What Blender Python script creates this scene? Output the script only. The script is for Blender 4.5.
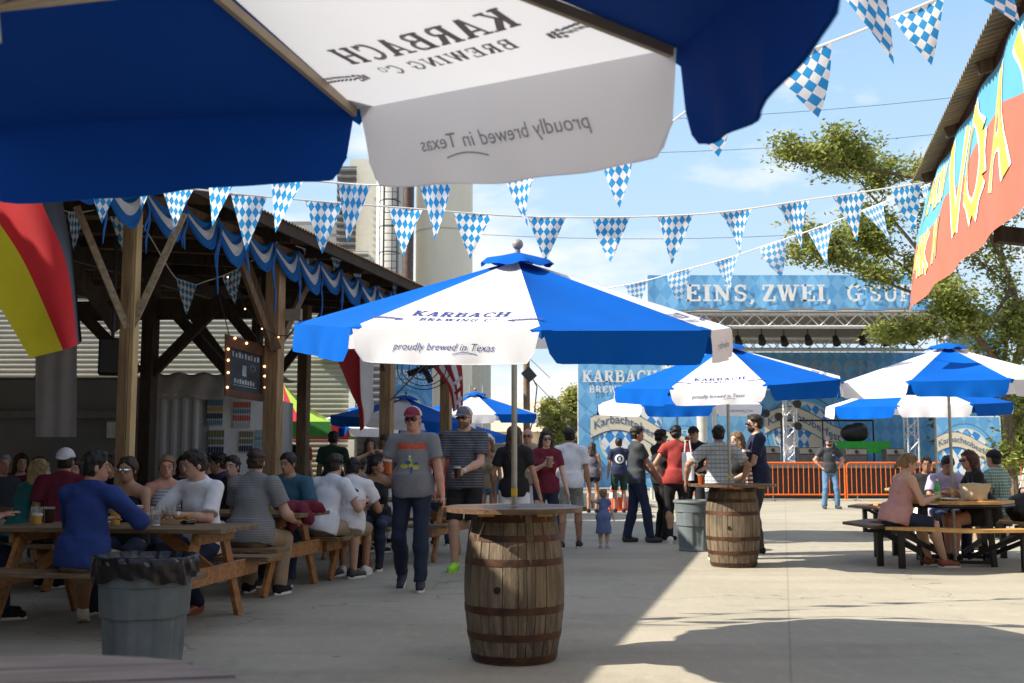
import bpy, math, random
import numpy as np
from mathutils import Vector, Matrix
random.seed(7); rng = np.random.default_rng(7)
PI = math.pi; R = math.radians
for o in list(bpy.data.objects): bpy.data.objects.remove(o)
SC = bpy.context.scene
COL = SC.collection

# ------------------------------------------------------------------ camera
FPX = 1100.0; EYE = 1.3; PITCH = math.atan((457 - 341.5) / FPX)
cam_d = bpy.data.cameras.new('camera'); cam = bpy.data.objects.new('camera', cam_d); COL.objects.link(cam)
cam.location = (0, 0, EYE); cam.rotation_euler = (PI / 2 + PITCH, 0, 0)
cam_d.sensor_width = 36; cam_d.lens = FPX / 1024 * 36; cam_d.clip_end = 3000; cam_d.clip_start = .05
cam_d.dof.use_dof = True; cam_d.dof.focus_distance = 8.5; cam_d.dof.aperture_fstop = 5.6
SC.camera = cam

# ------------------------------------------------------------------ daylight
SUN_EL = R(40.0); SUN_AZ = math.atan2(-1.18, -.24)      # sun to the left and slightly behind the camera
w = bpy.data.worlds.new('World'); SC.world = w; w.use_nodes = True
wn = w.node_tree.nodes; wl = w.node_tree.links; wn.clear()
wo = wn.new('ShaderNodeOutputWorld'); bg = wn.new('ShaderNodeBackground'); bg.inputs['Strength'].default_value = .122
sky = wn.new('ShaderNodeTexSky'); sky.sky_type = 'NISHITA'; sky.sun_disc = False
sky.sun_elevation = SUN_EL; sky.sun_rotation = SUN_AZ; sky.air_density = 1.0; sky.dust_density = 1.0; sky.ozone_density = 1.6
tc = wn.new('ShaderNodeTexCoord'); mp = wn.new('ShaderNodeMapping'); mp.inputs['Scale'].default_value = (1.0, 1.0, 2.6)
mp.inputs['Location'].default_value = (1.15, .2, .35)
n1 = wn.new('ShaderNodeTexNoise'); n1.inputs['Scale'].default_value = 3.4; n1.inputs['Detail'].default_value = 9; n1.inputs['Roughness'].default_value = .56
cr = wn.new('ShaderNodeValToRGB'); cr.color_ramp.elements[0].position = .47; cr.color_ramp.elements[1].position = .60
cr.color_ramp.elements[0].color = (0, 0, 0, 1); cr.color_ramp.elements[1].color = (.9, .9, .9, 1)
mixc = wn.new('ShaderNodeMix'); mixc.data_type = 'RGBA'; mixc.inputs[7].default_value = (4.5, 4.5, 4.45, 1)
wl.new(tc.outputs['Generated'], mp.inputs[0]); wl.new(mp.outputs[0], n1.inputs['Vector']); wl.new(n1.outputs['Fac'], cr.inputs[0])
# humid summer haze: the low sky is pale and bright, the zenith stays deep
hs_ = wn.new('ShaderNodeSeparateXYZ'); hr = wn.new('ShaderNodeValToRGB'); hm_ = wn.new('ShaderNodeMix'); hm_.data_type = 'RGBA'; hcol = wn.new('ShaderNodeValToRGB')
for e_, (p_, v_) in zip(hr.color_ramp.elements, ((.30, 1.), (.62, 0.))): e_.position = p_; e_.color = (v_, v_, v_, 1)
for e_, (p_, c_) in zip(hcol.color_ramp.elements, ((.0, (.66, .82, .93, 1)), (.42, (.36, .60, .93, 1)))): e_.position = p_; e_.color = c_
hg = wn.new('ShaderNodeVectorMath'); hg.operation = 'SCALE'; hg.inputs['Scale'].default_value = 4.7
wl.new(tc.outputs['Generated'], hs_.inputs[0]); wl.new(hs_.outputs[2], hr.inputs[0]); wl.new(hs_.outputs[2], hcol.inputs[0]); wl.new(hcol.outputs[0], hg.inputs[0])
wl.new(hr.outputs[0], hm_.inputs[0]); wl.new(sky.outputs[0], hm_.inputs[6]); wl.new(hg.outputs[0], hm_.inputs[7])
wl.new(cr.outputs[0], mixc.inputs[0]); wl.new(hm_.outputs[2], mixc.inputs[6]); wl.new(mixc.outputs[2], bg.inputs['Color']); wl.new(bg.outputs[0], wo.inputs[0])
sd = bpy.data.lights.new('sun', 'SUN'); sd.energy = 4.6; sd.angle = R(.55); sd.color = (1, .915, .77)
sun = bpy.data.objects.new('sun', sd); COL.objects.link(sun); sun.location = (-30, -10, 30)
_sv = Vector((math.sin(SUN_AZ) * math.cos(SUN_EL), math.cos(SUN_AZ) * math.cos(SUN_EL), math.sin(SUN_EL)))
sun.rotation_euler = _sv.to_track_quat('Z', 'Y').to_euler()
SC.view_settings.view_transform = 'Standard'; SC.view_settings.look = 'None'; SC.view_settings.gamma = 1
SC.view_settings.exposure = 1.0
SC.render.engine = 'CYCLES'
SC.cycles.max_bounces = 7; SC.cycles.diffuse_bounces = 4; SC.cycles.transparent_max_bounces = 8
SC.cycles.use_denoising = True

def W(px, py, Y):
    """world point on the view ray of photo pixel (px,py) at distance Y in front"""
    dx = (px - 512) / FPX; dy = (341.5 - py) / FPX
    c, s = math.cos(PITCH), math.sin(PITCH)
    d = Vector((dx, c - dy * s, s + dy * c)); t = Y / d.y
    return Vector((0, 0, EYE)) + d * t
def X(px, Y): return (px - 512) / FPX * Y * .995

# ------------------------------------------------------------------ materials
MATS = {}
def mk(name, col, rough=.65, var=.12, scale=6., bump=0., metal=0., trans=0., stretch=(1, 1, 1), bscale=None, spec=.4, col2=None, coat=0.):
    if name in MATS: return MATS[name]
    m = bpy.data.materials.new(name); m.use_nodes = True; nt = m.node_tree; N = nt.nodes; L = nt.links
    b = N['Principled BSDF']; b.inputs['Roughness'].default_value = rough; b.inputs['Metallic'].default_value = metal
    b.inputs['Specular IOR Level'].default_value = spec; b.inputs['Coat Weight'].default_value = coat
    tcn = N.new('ShaderNodeTexCoord'); mpn = N.new('ShaderNodeMapping'); mpn.inputs['Scale'].default_value = stretch
    L.new(tcn.outputs['Object'], mpn.inputs[0])
    nz = N.new('ShaderNodeTexNoise'); nz.inputs['Scale'].default_value = scale; nz.inputs['Detail'].default_value = 5; nz.inputs['Roughness'].default_value = .6
    L.new(mpn.outputs[0], nz.inputs['Vector'])
    c2 = col2 or tuple(c * (1 - var * 1.6) for c in col); c1 = tuple(min(1, c * (1 + var)) for c in col)
    mx = N.new('ShaderNodeMix'); mx.data_type = 'RGBA'; mx.inputs[6].default_value = (*c2, 1); mx.inputs[7].default_value = (*c1, 1)
    rp = N.new('ShaderNodeMapRange'); rp.inputs[1].default_value = .3; rp.inputs[2].default_value = .7
    L.new(nz.outputs['Fac'], rp.inputs[0]); L.new(rp.outputs[0], mx.inputs[0]); L.new(mx.outputs[2], b.inputs['Base Color'])
    if bump:
        nb = N.new('ShaderNodeTexNoise'); nb.inputs['Scale'].default_value = bscale or scale * 3; nb.inputs['Detail'].default_value = 4
        L.new(mpn.outputs[0], nb.inputs['Vector'])
        bp = N.new('ShaderNodeBump'); bp.inputs['Strength'].default_value = bump; bp.inputs['Distance'].default_value = .02
        L.new(nb.outputs['Fac'], bp.inputs['Height']); L.new(bp.outputs[0], b.inputs['Normal'])
    if trans:
        tr = N.new('ShaderNodeBsdfTranslucent'); ms = N.new('ShaderNodeMixShader'); ms.inputs[0].default_value = trans
        L.new(mx.outputs[2], tr.inputs[0]); L.new(b.outputs[0], ms.inputs[1]); L.new(tr.outputs[0], ms.inputs[2])
        L.new(ms.outputs[0], N['Material Output'].inputs[0])
    m['mixnode'] = mx.name
    MATS[name] = m; return m
def overlay(m, fac_builder, col2):
    """put a second colour over a material's base colour where fac_builder's node output is 1"""
    nt = m.node_tree; N = nt.nodes; L = nt.links; mx = N[m['mixnode']]
    outs = [l.to_socket for l in mx.outputs[2].links]
    src = mx.outputs[2]
    fac = fac_builder(N, L)
    m2 = N.new('ShaderNodeMix'); m2.data_type = 'RGBA'; m2.inputs[7].default_value = (*col2, 1)
    L.new(fac, m2.inputs[0]); 
    for s in outs:
        L.new(m2.outputs[2], s)
    L.new(src, m2.inputs[6]); m['mixnode'] = m2.name
    return m
def mathn(N, L, op, a, b=None):
    n = N.new('ShaderNodeMath'); n.operation = op
    for i, v in enumerate((a, b)):
        if v is None: continue
        if isinstance(v, (int, float)): n.inputs[i].default_value = v
        else: L.new(v, n.inputs[i])
    return n.outputs[0]
def stripes(axis, period, duty):
    def f(N, L):
        t = N.new('ShaderNodeTexCoord'); s = N.new('ShaderNodeSeparateXYZ'); L.new(t.outputs['Object'], s.inputs[0])
        fr = mathn(N, L, 'FRACT', mathn(N, L, 'DIVIDE', s.outputs[axis], period))
        return mathn(N, L, 'LESS_THAN', fr, duty)
    return f
def uvcheck(N, L, su, sv, diamond=True):
    t = N.new('ShaderNodeUVMap'); s = N.new('ShaderNodeSeparateXYZ'); L.new(t.outputs[0], s.inputs[0])
    u = mathn(N, L, 'DIVIDE', s.outputs[0], su); v = mathn(N, L, 'DIVIDE', s.outputs[1], sv)
    a = mathn(N, L, 'FLOOR', mathn(N, L, 'ADD', u, v)); b = mathn(N, L, 'FLOOR', mathn(N, L, 'SUBTRACT', u, v))
    return mathn(N, L, 'FLOORED_MODULO', mathn(N, L, 'ADD', a, b), 2.0)
def lozenge_mat(name, white, blue, su, sv, trans=.35, rough=.6):
    m = mk(name, white, rough=rough, var=.03, trans=trans)
    return overlay(m, lambda N, L: uvcheck(N, L, su, sv), blue)

BLUE = (.006, .135, .62); WHITE = (.80, .80, .79)
M = {}
M['blue_fabric'] = mk('blue_fabric', (.0012, .092, .44), .9, .07, 1.3, bump=.35, bscale=4, trans=.012, spec=.1)
M['white_fabric'] = mk('white_fabric', (.90, .905, .95), .9, .02, 1.3, bump=.35, bscale=4, trans=.34, spec=.1)
M['lettering'] = mk('lettering_grey', (.27, .25, .28), .8, .1)
M['lettering_blue'] = mk('lettering_navy', (.03, .045, .22), .8, .1)
M['galv'] = mk('galvanised_steel', (.42, .42, .40), .45, .12, 12, metal=.6)
M['alu'] = mk('aluminium', (.66, .67, .68), .4, .1, 10, metal=.25)
M['dark_metal'] = mk('dark_metal', (.03, .03, .032), .5, .2, 10, metal=.4)
M['black'] = mk('black_plastic', (.012, .012, .013), .45, .2, 8)
M['white_paint'] = mk('white_paint', (.78, .78, .76), .5, .05, 5)
M['orange'] = mk('orange_paint', (.80, .15, .02), .45, .12, 7)
M['glass'] = mk('clear_glass', (.9, .95, .95), .05, .02)
M['glass'].node_tree.nodes['Principled BSDF'].inputs['Transmission Weight'].default_value = .9
M['leaf'] = None

def tag(o, label=None, cat=None, group=None, kind=None):
    if label: o['label'] = label
    if cat: o['category'] = cat
    if group: o['group'] = group
    if kind: o['kind'] = kind
    return o
def thing(name, label, cat, loc=(0, 0, 0), rz=0., group=None):
    o = bpy.data.objects.new(name, None); COL.objects.link(o); o.empty_display_size = .1
    o.location = loc; o.rotation_euler = (0, 0, rz)
    return tag(o, label, cat, group)
def link(name, me, parent=None, mats=(), loc=None):
    o = bpy.data.objects.new(name, me); COL.objects.link(o)
    for m in mats: me.materials.append(m)
    if parent: o.parent = parent
    if loc is not None: o.location = loc
    return o
def copy_tree(o, parent=None):
    c = o.copy(); COL.objects.link(c); c.parent = parent
    for ch in list(o.children): copy_tree(ch, c)
    return c
def basis(d, up=Vector((0, 0, 1))):
    d = Vector(d).normalized()
    if abs(d.dot(up)) > .98: up = Vector((1, 0, 0)) if abs(d.x) < .9 else Vector((0, 1, 0))
    s = d.cross(up).normalized(); u = s.cross(d).normalized(); return s, u, d

class MB:
    def __init__(s): s.v = []; s.f = []; s.m = []; s.uv = {}
    def add(s, vs, fs, mi=0, uvs=None):
        n = len(s.v); s.v += [tuple(v) for v in vs]
        for k, f in enumerate(fs):
            if uvs is not None: s.uv[len(s.f)] = [uvs[i] for i in f]
            s.f.append(tuple(i + n for i in f)); s.m.append(mi)
    def box(s, c, size, rz=0., mi=0, bev=0.):
        a, b, d = size[0] / 2, size[1] / 2, size[2] / 2; C, S = math.cos(rz), math.sin(rz); vs = []
        if bev <= 0:
            for z in (-d, d):
                for x, y in ((-a, -b), (a, -b), (a, b), (-a, b)): vs.append((c[0] + x * C - y * S, c[1] + x * S + y * C, c[2] + z))
            s.add(vs, [(3, 2, 1, 0), (4, 5, 6, 7), (0, 1, 5, 4), (1, 2, 6, 5), (2, 3, 7, 6), (3, 0, 4, 7)], mi)
        else:
            e = bev; rings = []
            for z, i in ((-d, e), (-d + e, 0), (d - e, 0), (d, e)):
                for x, y in ((-a + e, -b + i), (a - e, -b + i), (a - i, -b + e), (a - i, b - e), (a - e, b - i), (-a + e, b - i), (-a + i, b - e), (-a + i, -b + e)):
                    vs.append((c[0] + x * C - y * S, c[1] + x * S + y * C, c[2] + z))
            fs = [tuple(range(7, -1, -1)), tuple(range(24, 32))]
            for r in range(3):
                for k in range(8): k2 = (k + 1) % 8; fs.append((r * 8 + k, r * 8 + k2, r * 8 + 8 + k2, r * 8 + 8 + k))
            s.add(vs, fs, mi)
    def beam(s, p, q, w_, h_, mi=0, up=Vector((0, 0, 1))):
        p, q = Vector(p), Vector(q); a, u, d = basis(q - p, up); vs = []
        for e in (p, q):
            for x, y in ((-1, -1), (1, -1), (1, 1), (-1, 1)): vs.append(e + a * x * w_ / 2 + u * y * h_ / 2)
        s.add(vs, [(3, 2, 1, 0), (4, 5, 6, 7), (0, 1, 5, 4), (1, 2, 6, 5), (2, 3, 7, 6), (3, 0, 4, 7)], mi)
    def tube(s, p, q, r1, r2=None, n=8, mi=0, caps=True):
        s.path([p, q], [r1, r1 if r2 is None else r2], n, mi, caps)
    def path(s, pts, rs, n=8, mi=0, caps=True):
        pts = [Vector(p) for p in pts]
        if not isinstance(rs, (list, tuple)): rs = [rs] * len(pts)
        vs = []; up = None
        for i, p in enumerate(pts):
            d = (pts[min(i + 1, len(pts) - 1)] - pts[max(i - 1, 0)])
            if up is None: a, u, d = basis(d)
            else: d.normalize(); a = d.cross(up).normalized(); u = a.cross(d).normalized()
            up = u
            for k in range(n): t = 2 * PI * k / n; vs.append(p + (a * math.cos(t) + u * math.sin(t)) * rs[i])
        fs = []
        for i in range(len(pts) - 1):
            for k in range(n): k2 = (k + 1) % n; fs.append((i * n + k, i * n + k2, (i + 1) * n + k2, (i + 1) * n + k))
        if caps: fs.append(tuple(range(n - 1, -1, -1))); fs.append(tuple((len(pts) - 1) * n + k for k in range(n)))
        s.add(vs, fs, mi)
    def lathe(s, prof, n=32, c=(0, 0, 0), mi=0, close=True, wob=None):
        vs = []
        for r, z in prof:
            for k in range(n):
                t = 2 * PI * k / n; rr = r + (wob(t, z) if wob else 0)
                vs.append((c[0] + rr * math.cos(t), c[1] + rr * math.sin(t), c[2] + z))
        fs = []
        for i in range(len(prof) - 1):
            for k in range(n): k2 = (k + 1) % n; fs.append((i * n + k, i * n + k2, (i + 1) * n + k2, (i + 1) * n + k))
        if close: fs.append(tuple(range(n - 1, -1, -1))); fs.append(tuple((len(prof) - 1) * n + k for k in range(n)))
        s.add(vs, fs, mi)
    def ball(s, c, r, n=10, mi=0, m_=6):
        if not isinstance(r, (tuple, list)): r = (r, r, r)
        vs = []; fs = []
        for i in range(m_ + 1):
            a = PI * i / m_ - PI / 2
            for k in range(n): t = 2 * PI * k / n; vs.append((c[0] + r[0] * math.cos(a) * math.cos(t), c[1] + r[1] * math.cos(a) * math.sin(t), c[2] + r[2] * math.sin(a)))
        for i in range(m_):
            for k in range(n): k2 = (k + 1) % n; fs.append((i * n + k, i * n + k2, (i + 1) * n + k2, (i + 1) * n + k))
        s.add(vs, fs, mi)
    def grid(s, fn, nu, nv, mi=0, uv=None):
        vs = []; uvs = []
        for j in range(nv + 1):
            for i in range(nu + 1): vs.append(fn(i / nu, j / nv)); uvs.append(uv(i / nu, j / nv) if uv else (i / nu, j / nv))
        fs = [(j * (nu + 1) + i, j * (nu + 1) + i + 1, (j + 1) * (nu + 1) + i + 1, (j + 1) * (nu + 1) + i) for j in range(nv) for i in range(nu)]
        s.add(vs, fs, mi, uvs)
    def prism(s, poly, y0, y1, frame=None, mi=0):
        """extrude a 2D polygon (x,z) between y0 and y1"""
        f = frame or (lambda x, y, z: (x, y, z)); n = len(poly)
        vs = [f(x, y0, z) for x, z in poly] + [f(x, y1, z) for x, z in poly]
        fs = [tuple(range(n)), tuple(range(2 * n - 1, n - 1, -1))] + [(i, i + n, (i + 1) % n + n, (i + 1) % n) for i in range(n)]
        s.add(vs, fs, mi)
    def mesh(s, name, world_of=None, smooth=False):
        me = bpy.data.meshes.new(name)
        vs = s.v
        if world_of is not None:
            T = Matrix.Translation(world_of.location) @ world_of.rotation_euler.to_matrix().to_4x4(); T = T.inverted()
            vs = [tuple(T @ Vector(v)) for v in vs]
        me.from_pydata(vs, [], s.f)
        me.polygons.foreach_set('material_index', s.m)
        if s.uv:
            ul = me.uv_layers.new(name='UVMap'); li = 0; dat = []
            for k, f in enumerate(s.f):
                u = s.uv.get(k); dat += [c for q in (u or [(0, 0)] * len(f)) for c in q]
            ul.data.foreach_set('uv', dat)
        if smooth: me.polygons.foreach_set('use_smooth', [True] * len(me.polygons))
        me.update(); return me
    def build(s, name, mats, parent=None, world_of=None, smooth=False, loc=None):
        if not isinstance(mats, (list, tuple)): mats = [mats]
        me = s.mesh(name, world_of, smooth)
        o = link(name, me, parent, mats, loc)
        if smooth and smooth != 'all':
            try: me.set_sharp_from_angle(angle=R(38))
            except Exception: pass
        return o

# ------------------------------------------------------------------ lettering
def font_polys(text, size, shear=0., align='CENTER', offset=0., space=1.):
    cu = bpy.data.curves.new('t', 'FONT'); cu.body = text; cu.size = size; cu.shear = shear; cu.align_x = align; cu.offset = offset; cu.space_character = space
    cu.resolution_u = 3
    ob = bpy.data.objects.new('t', cu); COL.objects.link(ob); bpy.context.view_layer.update()
    me = bpy.data.meshes.new_from_object(ob); vs = [(v.co.x, v.co.y) for v in me.vertices]; fs = [tuple(p.vertices) for p in me.polygons]
    bpy.data.objects.remove(ob); bpy.data.curves.remove(cu); bpy.data.meshes.remove(me)
    return vs, fs
def arc(cx, cy, rx, ry, a0, a1, n=10): return [(cx + rx * math.cos(R(a0 + (a1 - a0) * i / n)), cy + ry * math.sin(R(a0 + (a1 - a0) * i / n))) for i in range(n + 1)]
_T = .225; _t = .11; _s = .10
GL = {   # strokes: (points, width); serifs: (x0,x1,y) thin slabs
 'K': (.86, [([(.2, 0), (.2, 1)], _T), ([(.24, .38), (.66, .95)], _t), ([(.36, .52), (.68, .05)], _T)], [(.02, .38, 0), (.02, .38, 1), (.5, .82, 1), (.5, .88, 0)]),
 'A': (.90, [([(.16, .05), (.42, 1)], _t), ([(.44, 1), (.70, .05)], _T), ([(.25, .3), (.62, .3)], _t)], [(.0, .34, 0), (.52, .9, 0)]),
 'R': (.88, [([(.2, 0), (.2, 1)], _T), (arc(.44, .74, .22, .22, 90, -90), .15), ([(.2, .95), (.45, .95)], _t), ([(.2, .52), (.45, .52)], _t), ([(.46, .5), (.68, .05)], _T)], [(.02, .38, 0), (.02, .3, 1), (.56, .88, 0)]),
 'B': (.82, [([(.2, 0), (.2, 1)], _T), (arc(.44, .76, .2, .2, 90, -90), .15), (arc(.46, .28, .24, .24, 90, -90), .16), ([(.2, .95), (.45, .95)], _t), ([(.2, .53), (.45, .53)], _t), ([(.2, .05), (.46, .05)], _t)], [(.02, .3, 0), (.02, .3, 1)]),
 'C': (.80, [(arc(.44, .5, .32, .45, 48, 312, 18), .16), ([(.70, .66), (.70, .98)], _t)], []),
 'G': (.86, [(arc(.44, .5, .32, .45, 48, 300, 18), .16), ([(.70, .66), (.70, .98)], _t), ([(.68, .05), (.68, .42)], .16)], [(.5, .86, .42)]),
 'H': (.94, [([(.2, 0), (.2, 1)], _T), ([(.72, 0), (.72, 1)], _T), ([(.2, .5), (.72, .5)], _t)], [(.02, .38, 0), (.02, .38, 1), (.54, .9, 0), (.54, .9, 1)]),
 'E': (.80, [([(.2, 0), (.2, 1)], _T), ([(.2, .95), (.66, .95)], _t), ([(.2, .05), (.68, .05)], _t), ([(.2, .51), (.5, .51)], _t), ([(.67, .7), (.67, 1)], _t), ([(.70, 0), (.70, .32)], _t), ([(.5, .38), (.5, .64)], _t)], [(.02, .3, 0), (.02, .3, 1)]),
 'I': (.44, [([(.22, 0), (.22, 1)], _T)], [(.02, .42, 0), (.02, .42, 1)]),
 'N': (.94, [([(.2, 0), (.2, 1)], _t), ([(.18, .95), (.72, .05)], _T), ([(.72, 0), (.72, 1)], _t)], [(.02, .38, 0), (.02, .2, 1), (.56, .9, 1)]),
 'S': (.72, [(arc(.36, .73, .22, .22, 30, 262, 12) + arc(.36, .27, .23, .22, 80, -150, 12), .15), ([(.58, .7), (.58, .98)], _t), ([(.13, .02), (.13, .3)], _t)], []),
 'Z': (.76, [([(.08, .95), (.66, .95)], _t), ([(.58, .92), (.16, .08)], _T), ([(.08, .05), (.68, .05)], _t), ([(.1, .68), (.1, 1)], _t), ([(.68, 0), (.68, .32)], _t)], []),
 'W': (1.22, [([(.16, .95), (.38, .02)], _T), ([(.38, .02), (.6, .95)], _t), ([(.6, .95), (.82, .02)], _T), ([(.82, .02), (1.04, .95)], _t)], [(.0, .34, 1), (.46, .72, 1), (.88, 1.2, 1)]),
 'U': (.90, [([(.2, 1), (.2, .3)] + arc(.45, .3, .25, .26, 180, 360, 8)[1:] + [(.7, 1)], .15)], [(.02, .38, 1), (.54, .88, 1)]),
 'F': (.76, [([(.2, 0), (.2, 1)], _T), ([(.2, .95), (.64, .95)], _t), ([(.2, .5), (.5, .5)], _t), ([(.65, .68), (.65, 1)], _t), ([(.5, .38), (.5, .64)], _t)], [(.02, .4, 0), (.02, .3, 1)]),
 'O': (.86, [(arc(.43, .5, .31, .45, 0, 360, 22), .15)], []),
 ',': (.34, [([(.16, .1), (.16, -.04), (.08, -.18)], .14)], []),
 "'": (.30, [([(.15, 1), (.13, .7)], .13)], []),
 '!': (.36, [([(.18, 1), (.18, .3)], .15), ([(.18, .0), (.18, .14)], .16)], []),
 ' ': (.42, [], []), }
def slab_polys(text, size, align='CENTER', space=.06, wide=1.):
    x = 0; vs = []; fs = []
    def quad(a, b, c, d):
        n = len(vs); vs.extend([a, b, c, d]); fs.append((n, n + 1, n + 2, n + 3))
    for ch in text:
        wd, st, sf = GL.get(ch, GL[' '])
        for pts, t in st:
            off = []
            for i in range(len(pts)):
                p = pts[max(0, i - 1)]; q = pts[min(len(pts) - 1, i + 1)]; d = math.hypot(q[0] - p[0], q[1] - p[1]) or 1
                off.append((-(q[1] - p[1]) / d * t / 2, (q[0] - p[0]) / d * t / 2))
            for i in range(len(pts) - 1):
                a, b = pts[i], pts[i + 1]; oa, ob_ = off[i], off[i + 1]
                P = [(a[0] - oa[0], a[1] - oa[1]), (b[0] - ob_[0], b[1] - ob_[1]), (b[0] + ob_[0], b[1] + ob_[1]), (a[0] + oa[0], a[1] + oa[1])]
                quad(*[((x + px * wide) * size, py * size) for px, py in P])
        for x0, x1, y in sf:
            y0, y1 = (0, _s) if y < .2 else ((y - _s, y) if y > .9 else (y - _s / 2, y + _s / 2))
            quad(*[((x + px * wide) * size, py * size) for px, py in ((x0, y0), (x1, y0), (x1, y1), (x0, y1))])
        x += wd * wide + space
    if align == 'CENTER': vs = [(vx - x * size / 2, vy) for vx, vy in vs]
    return vs, fs
def add_text(mb, polys, fn, mi=0, lift=.0):
    """put flat lettering polygons through fn(x, y, z)->point; every polygon a hair higher than the one before so none are coplanar"""
    vs, fs = polys
    for k, f in enumerate(fs):
        z = lift + (k % 7) * .0002
        pts = [fn(vs[i][0], vs[i][1], z) for i in f]
        mb.add(pts, [tuple(range(len(pts)))], mi)
# ------------------------------------------------------------------ people: bodies and clothes grown from smooth distance fields
class Field:
    def __init__(s, lo, hi, h):
        s.h = h; s.lo = np.array(lo, np.float32); n = np.ceil((np.array(hi) - s.lo) / h).astype(int) + 1; s.n = n
        s.f = np.full(n, .2, np.float32)
        s.ax = [s.lo[i] + h * np.arange(n[i], dtype=np.float32) for i in range(3)]
    def sub(s, lo, hi):
        i0 = np.clip(np.floor((np.array(lo) - s.lo) / s.h).astype(int), 0, s.n - 1); i1 = np.clip(np.ceil((np.array(hi) - s.lo) / s.h).astype(int) + 1, 1, s.n)
        sl = tuple(slice(int(a), int(max(b, a + 1))) for a, b in zip(i0, i1))
        return sl, s.ax[0][sl[0]][:, None, None], s.ax[1][sl[1]][None, :, None], s.ax[2][sl[2]][None, None, :]
    def add(s, prim, t=0., k=.02, planes=(), mode='add'):
        pad = k + .03 + t
        if prim[0] == 'c':
            _, a, b, ra, rb = prim; a = np.array(a, np.float32); b = np.array(b, np.float32); m = max(ra, rb) + pad
            sl, x, y, z = s.sub(np.minimum(a, b) - m, np.maximum(a, b) + m); d = b - a; L2 = float(d @ d) + 1e-9
            px, py, pz = x - a[0], y - a[1], z - a[2]; u = np.clip((px * d[0] + py * d[1] + pz * d[2]) / L2, 0, 1)
            v = np.sqrt((px - u * d[0]) ** 2 + (py - u * d[1]) ** 2 + (pz - u * d[2]) ** 2) - (ra + (rb - ra) * u) - t
        else:
            _, c, r, Rm = prim; c = np.array(c, np.float32); r = np.array(r, np.float32) + t; m = float(max(r)) + pad - t
            sl, x, y, z = s.sub(c - m, c + m); px, py, pz = x - c[0], y - c[1], z - c[2]
            if Rm is not None:
                Rm = np.array(Rm, np.float32); q = [px * Rm[0, j] + py * Rm[1, j] + pz * Rm[2, j] for j in range(3)]
            else: q = [px, py, pz]
            k0 = np.sqrt((q[0] / r[0]) ** 2 + (q[1] / r[1]) ** 2 + (q[2] / r[2]) ** 2); k1 = np.sqrt((q[0] / r[0] ** 2) ** 2 + (q[1] / r[1] ** 2) ** 2 + (q[2] / r[2] ** 2) ** 2) + 1e-6
            v = k0 * (k0 - 1) / k1
        for n_, d_ in planes: v = np.maximum(v, x * n_[0] + y * n_[1] + z * n_[2] - d_)
        g = s.f[sl]
        if mode == 'add':
            hh = np.clip(.5 + .5 * (v - g) / max(k, 1e-4), 0, 1); s.f[sl] = v * (1 - hh) + g * hh - k * hh * (1 - hh)
        else: s.f[sl] = np.maximum(g, -v)
        return s
    def cut(s, n_, d_):
        v = s.ax[0][:, None, None] * n_[0] + s.ax[1][None, :, None] * n_[1] + s.ax[2][None, None, :] * n_[2] - d_
        s.f = np.maximum(s.f, v); return s
    def wrinkle(s, amp, seed=0, fr=22.):
        r = np.random.default_rng(seed); idx = np.nonzero(np.abs(s.f) < .03)
        P = np.stack([s.ax[i][idx[i]] for i in range(3)], 1); tot = 0
        for k in range(6):
            d = r.normal(size=3); d /= np.linalg.norm(d); d2 = r.normal(size=3); f = fr * (.6 + 1.1 * r.random())
            tot = tot + np.sin(P @ d * f + 1.8 * np.sin(P @ d2 * f * .5 + r.random() * 6) + r.random() * 6)
        s.f[idx] += (tot / 6 * amp * 1.6).astype(np.float32); return s
    def surf(s):
        f = s.f; ng = f < 0
        c = [ng[a:f.shape[0] - 1 + a, b:f.shape[1] - 1 + b, d:f.shape[2] - 1 + d] for a in (0, 1) for b in (0, 1) for d in (0, 1)]
        cnt = sum(q.astype(np.int8) for q in c); act = (cnt > 0) & (cnt < 8); I = np.argwhere(act)
        if not len(I): return None
        idx = -np.ones(act.shape, np.int64); idx[tuple(I.T)] = np.arange(len(I))
        acc = np.zeros((len(I), 3)); num = np.zeros(len(I))
        for ax in range(3):
            o1, o2 = [q for q in range(3) if q != ax]
            for a in (0, 1):
                for b in (0, 1):
                    p = I.copy(); p[:, o1] += a; p[:, o2] += b; q = p.copy(); q[:, ax] += 1
                    fa = f[tuple(p.T)]; fb = f[tuple(q.T)]; m = (fa < 0) != (fb < 0)
                    t = np.where(m, fa / np.where(m, fa - fb, 1), 0); P = p.astype(float); P[:, ax] += t
                    acc[m] += P[m]; num[m] += 1
        V = acc / num[:, None] * s.h + s.lo; Q = []
        for ax in range(3):
            o1, o2 = (ax + 1) % 3, (ax + 2) % 3
            s0 = [slice(None)] * 3; s1 = [slice(None)] * 3; s0[ax] = slice(0, -1); s1[ax] = slice(1, None)
            A, B = ng[tuple(s0)], ng[tuple(s1)]; E = np.argwhere(A != B)
            ok = (E[:, o1] > 0) & (E[:, o2] > 0) & (E[:, o1] < f.shape[o1] - 1) & (E[:, o2] < f.shape[o2] - 1); E = E[ok]
            fl = A[tuple(E.T)]
            def g(da, db): e = E.copy(); e[:, o1] -= da; e[:, o2] -= db; return idx[tuple(e.T)]
            q = np.stack([g(1, 1), g(0, 1), g(0, 0), g(1, 0)], 1); q[~fl] = q[~fl][:, ::-1]; Q.append(q)
        return V, np.concatenate(Q)
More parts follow.
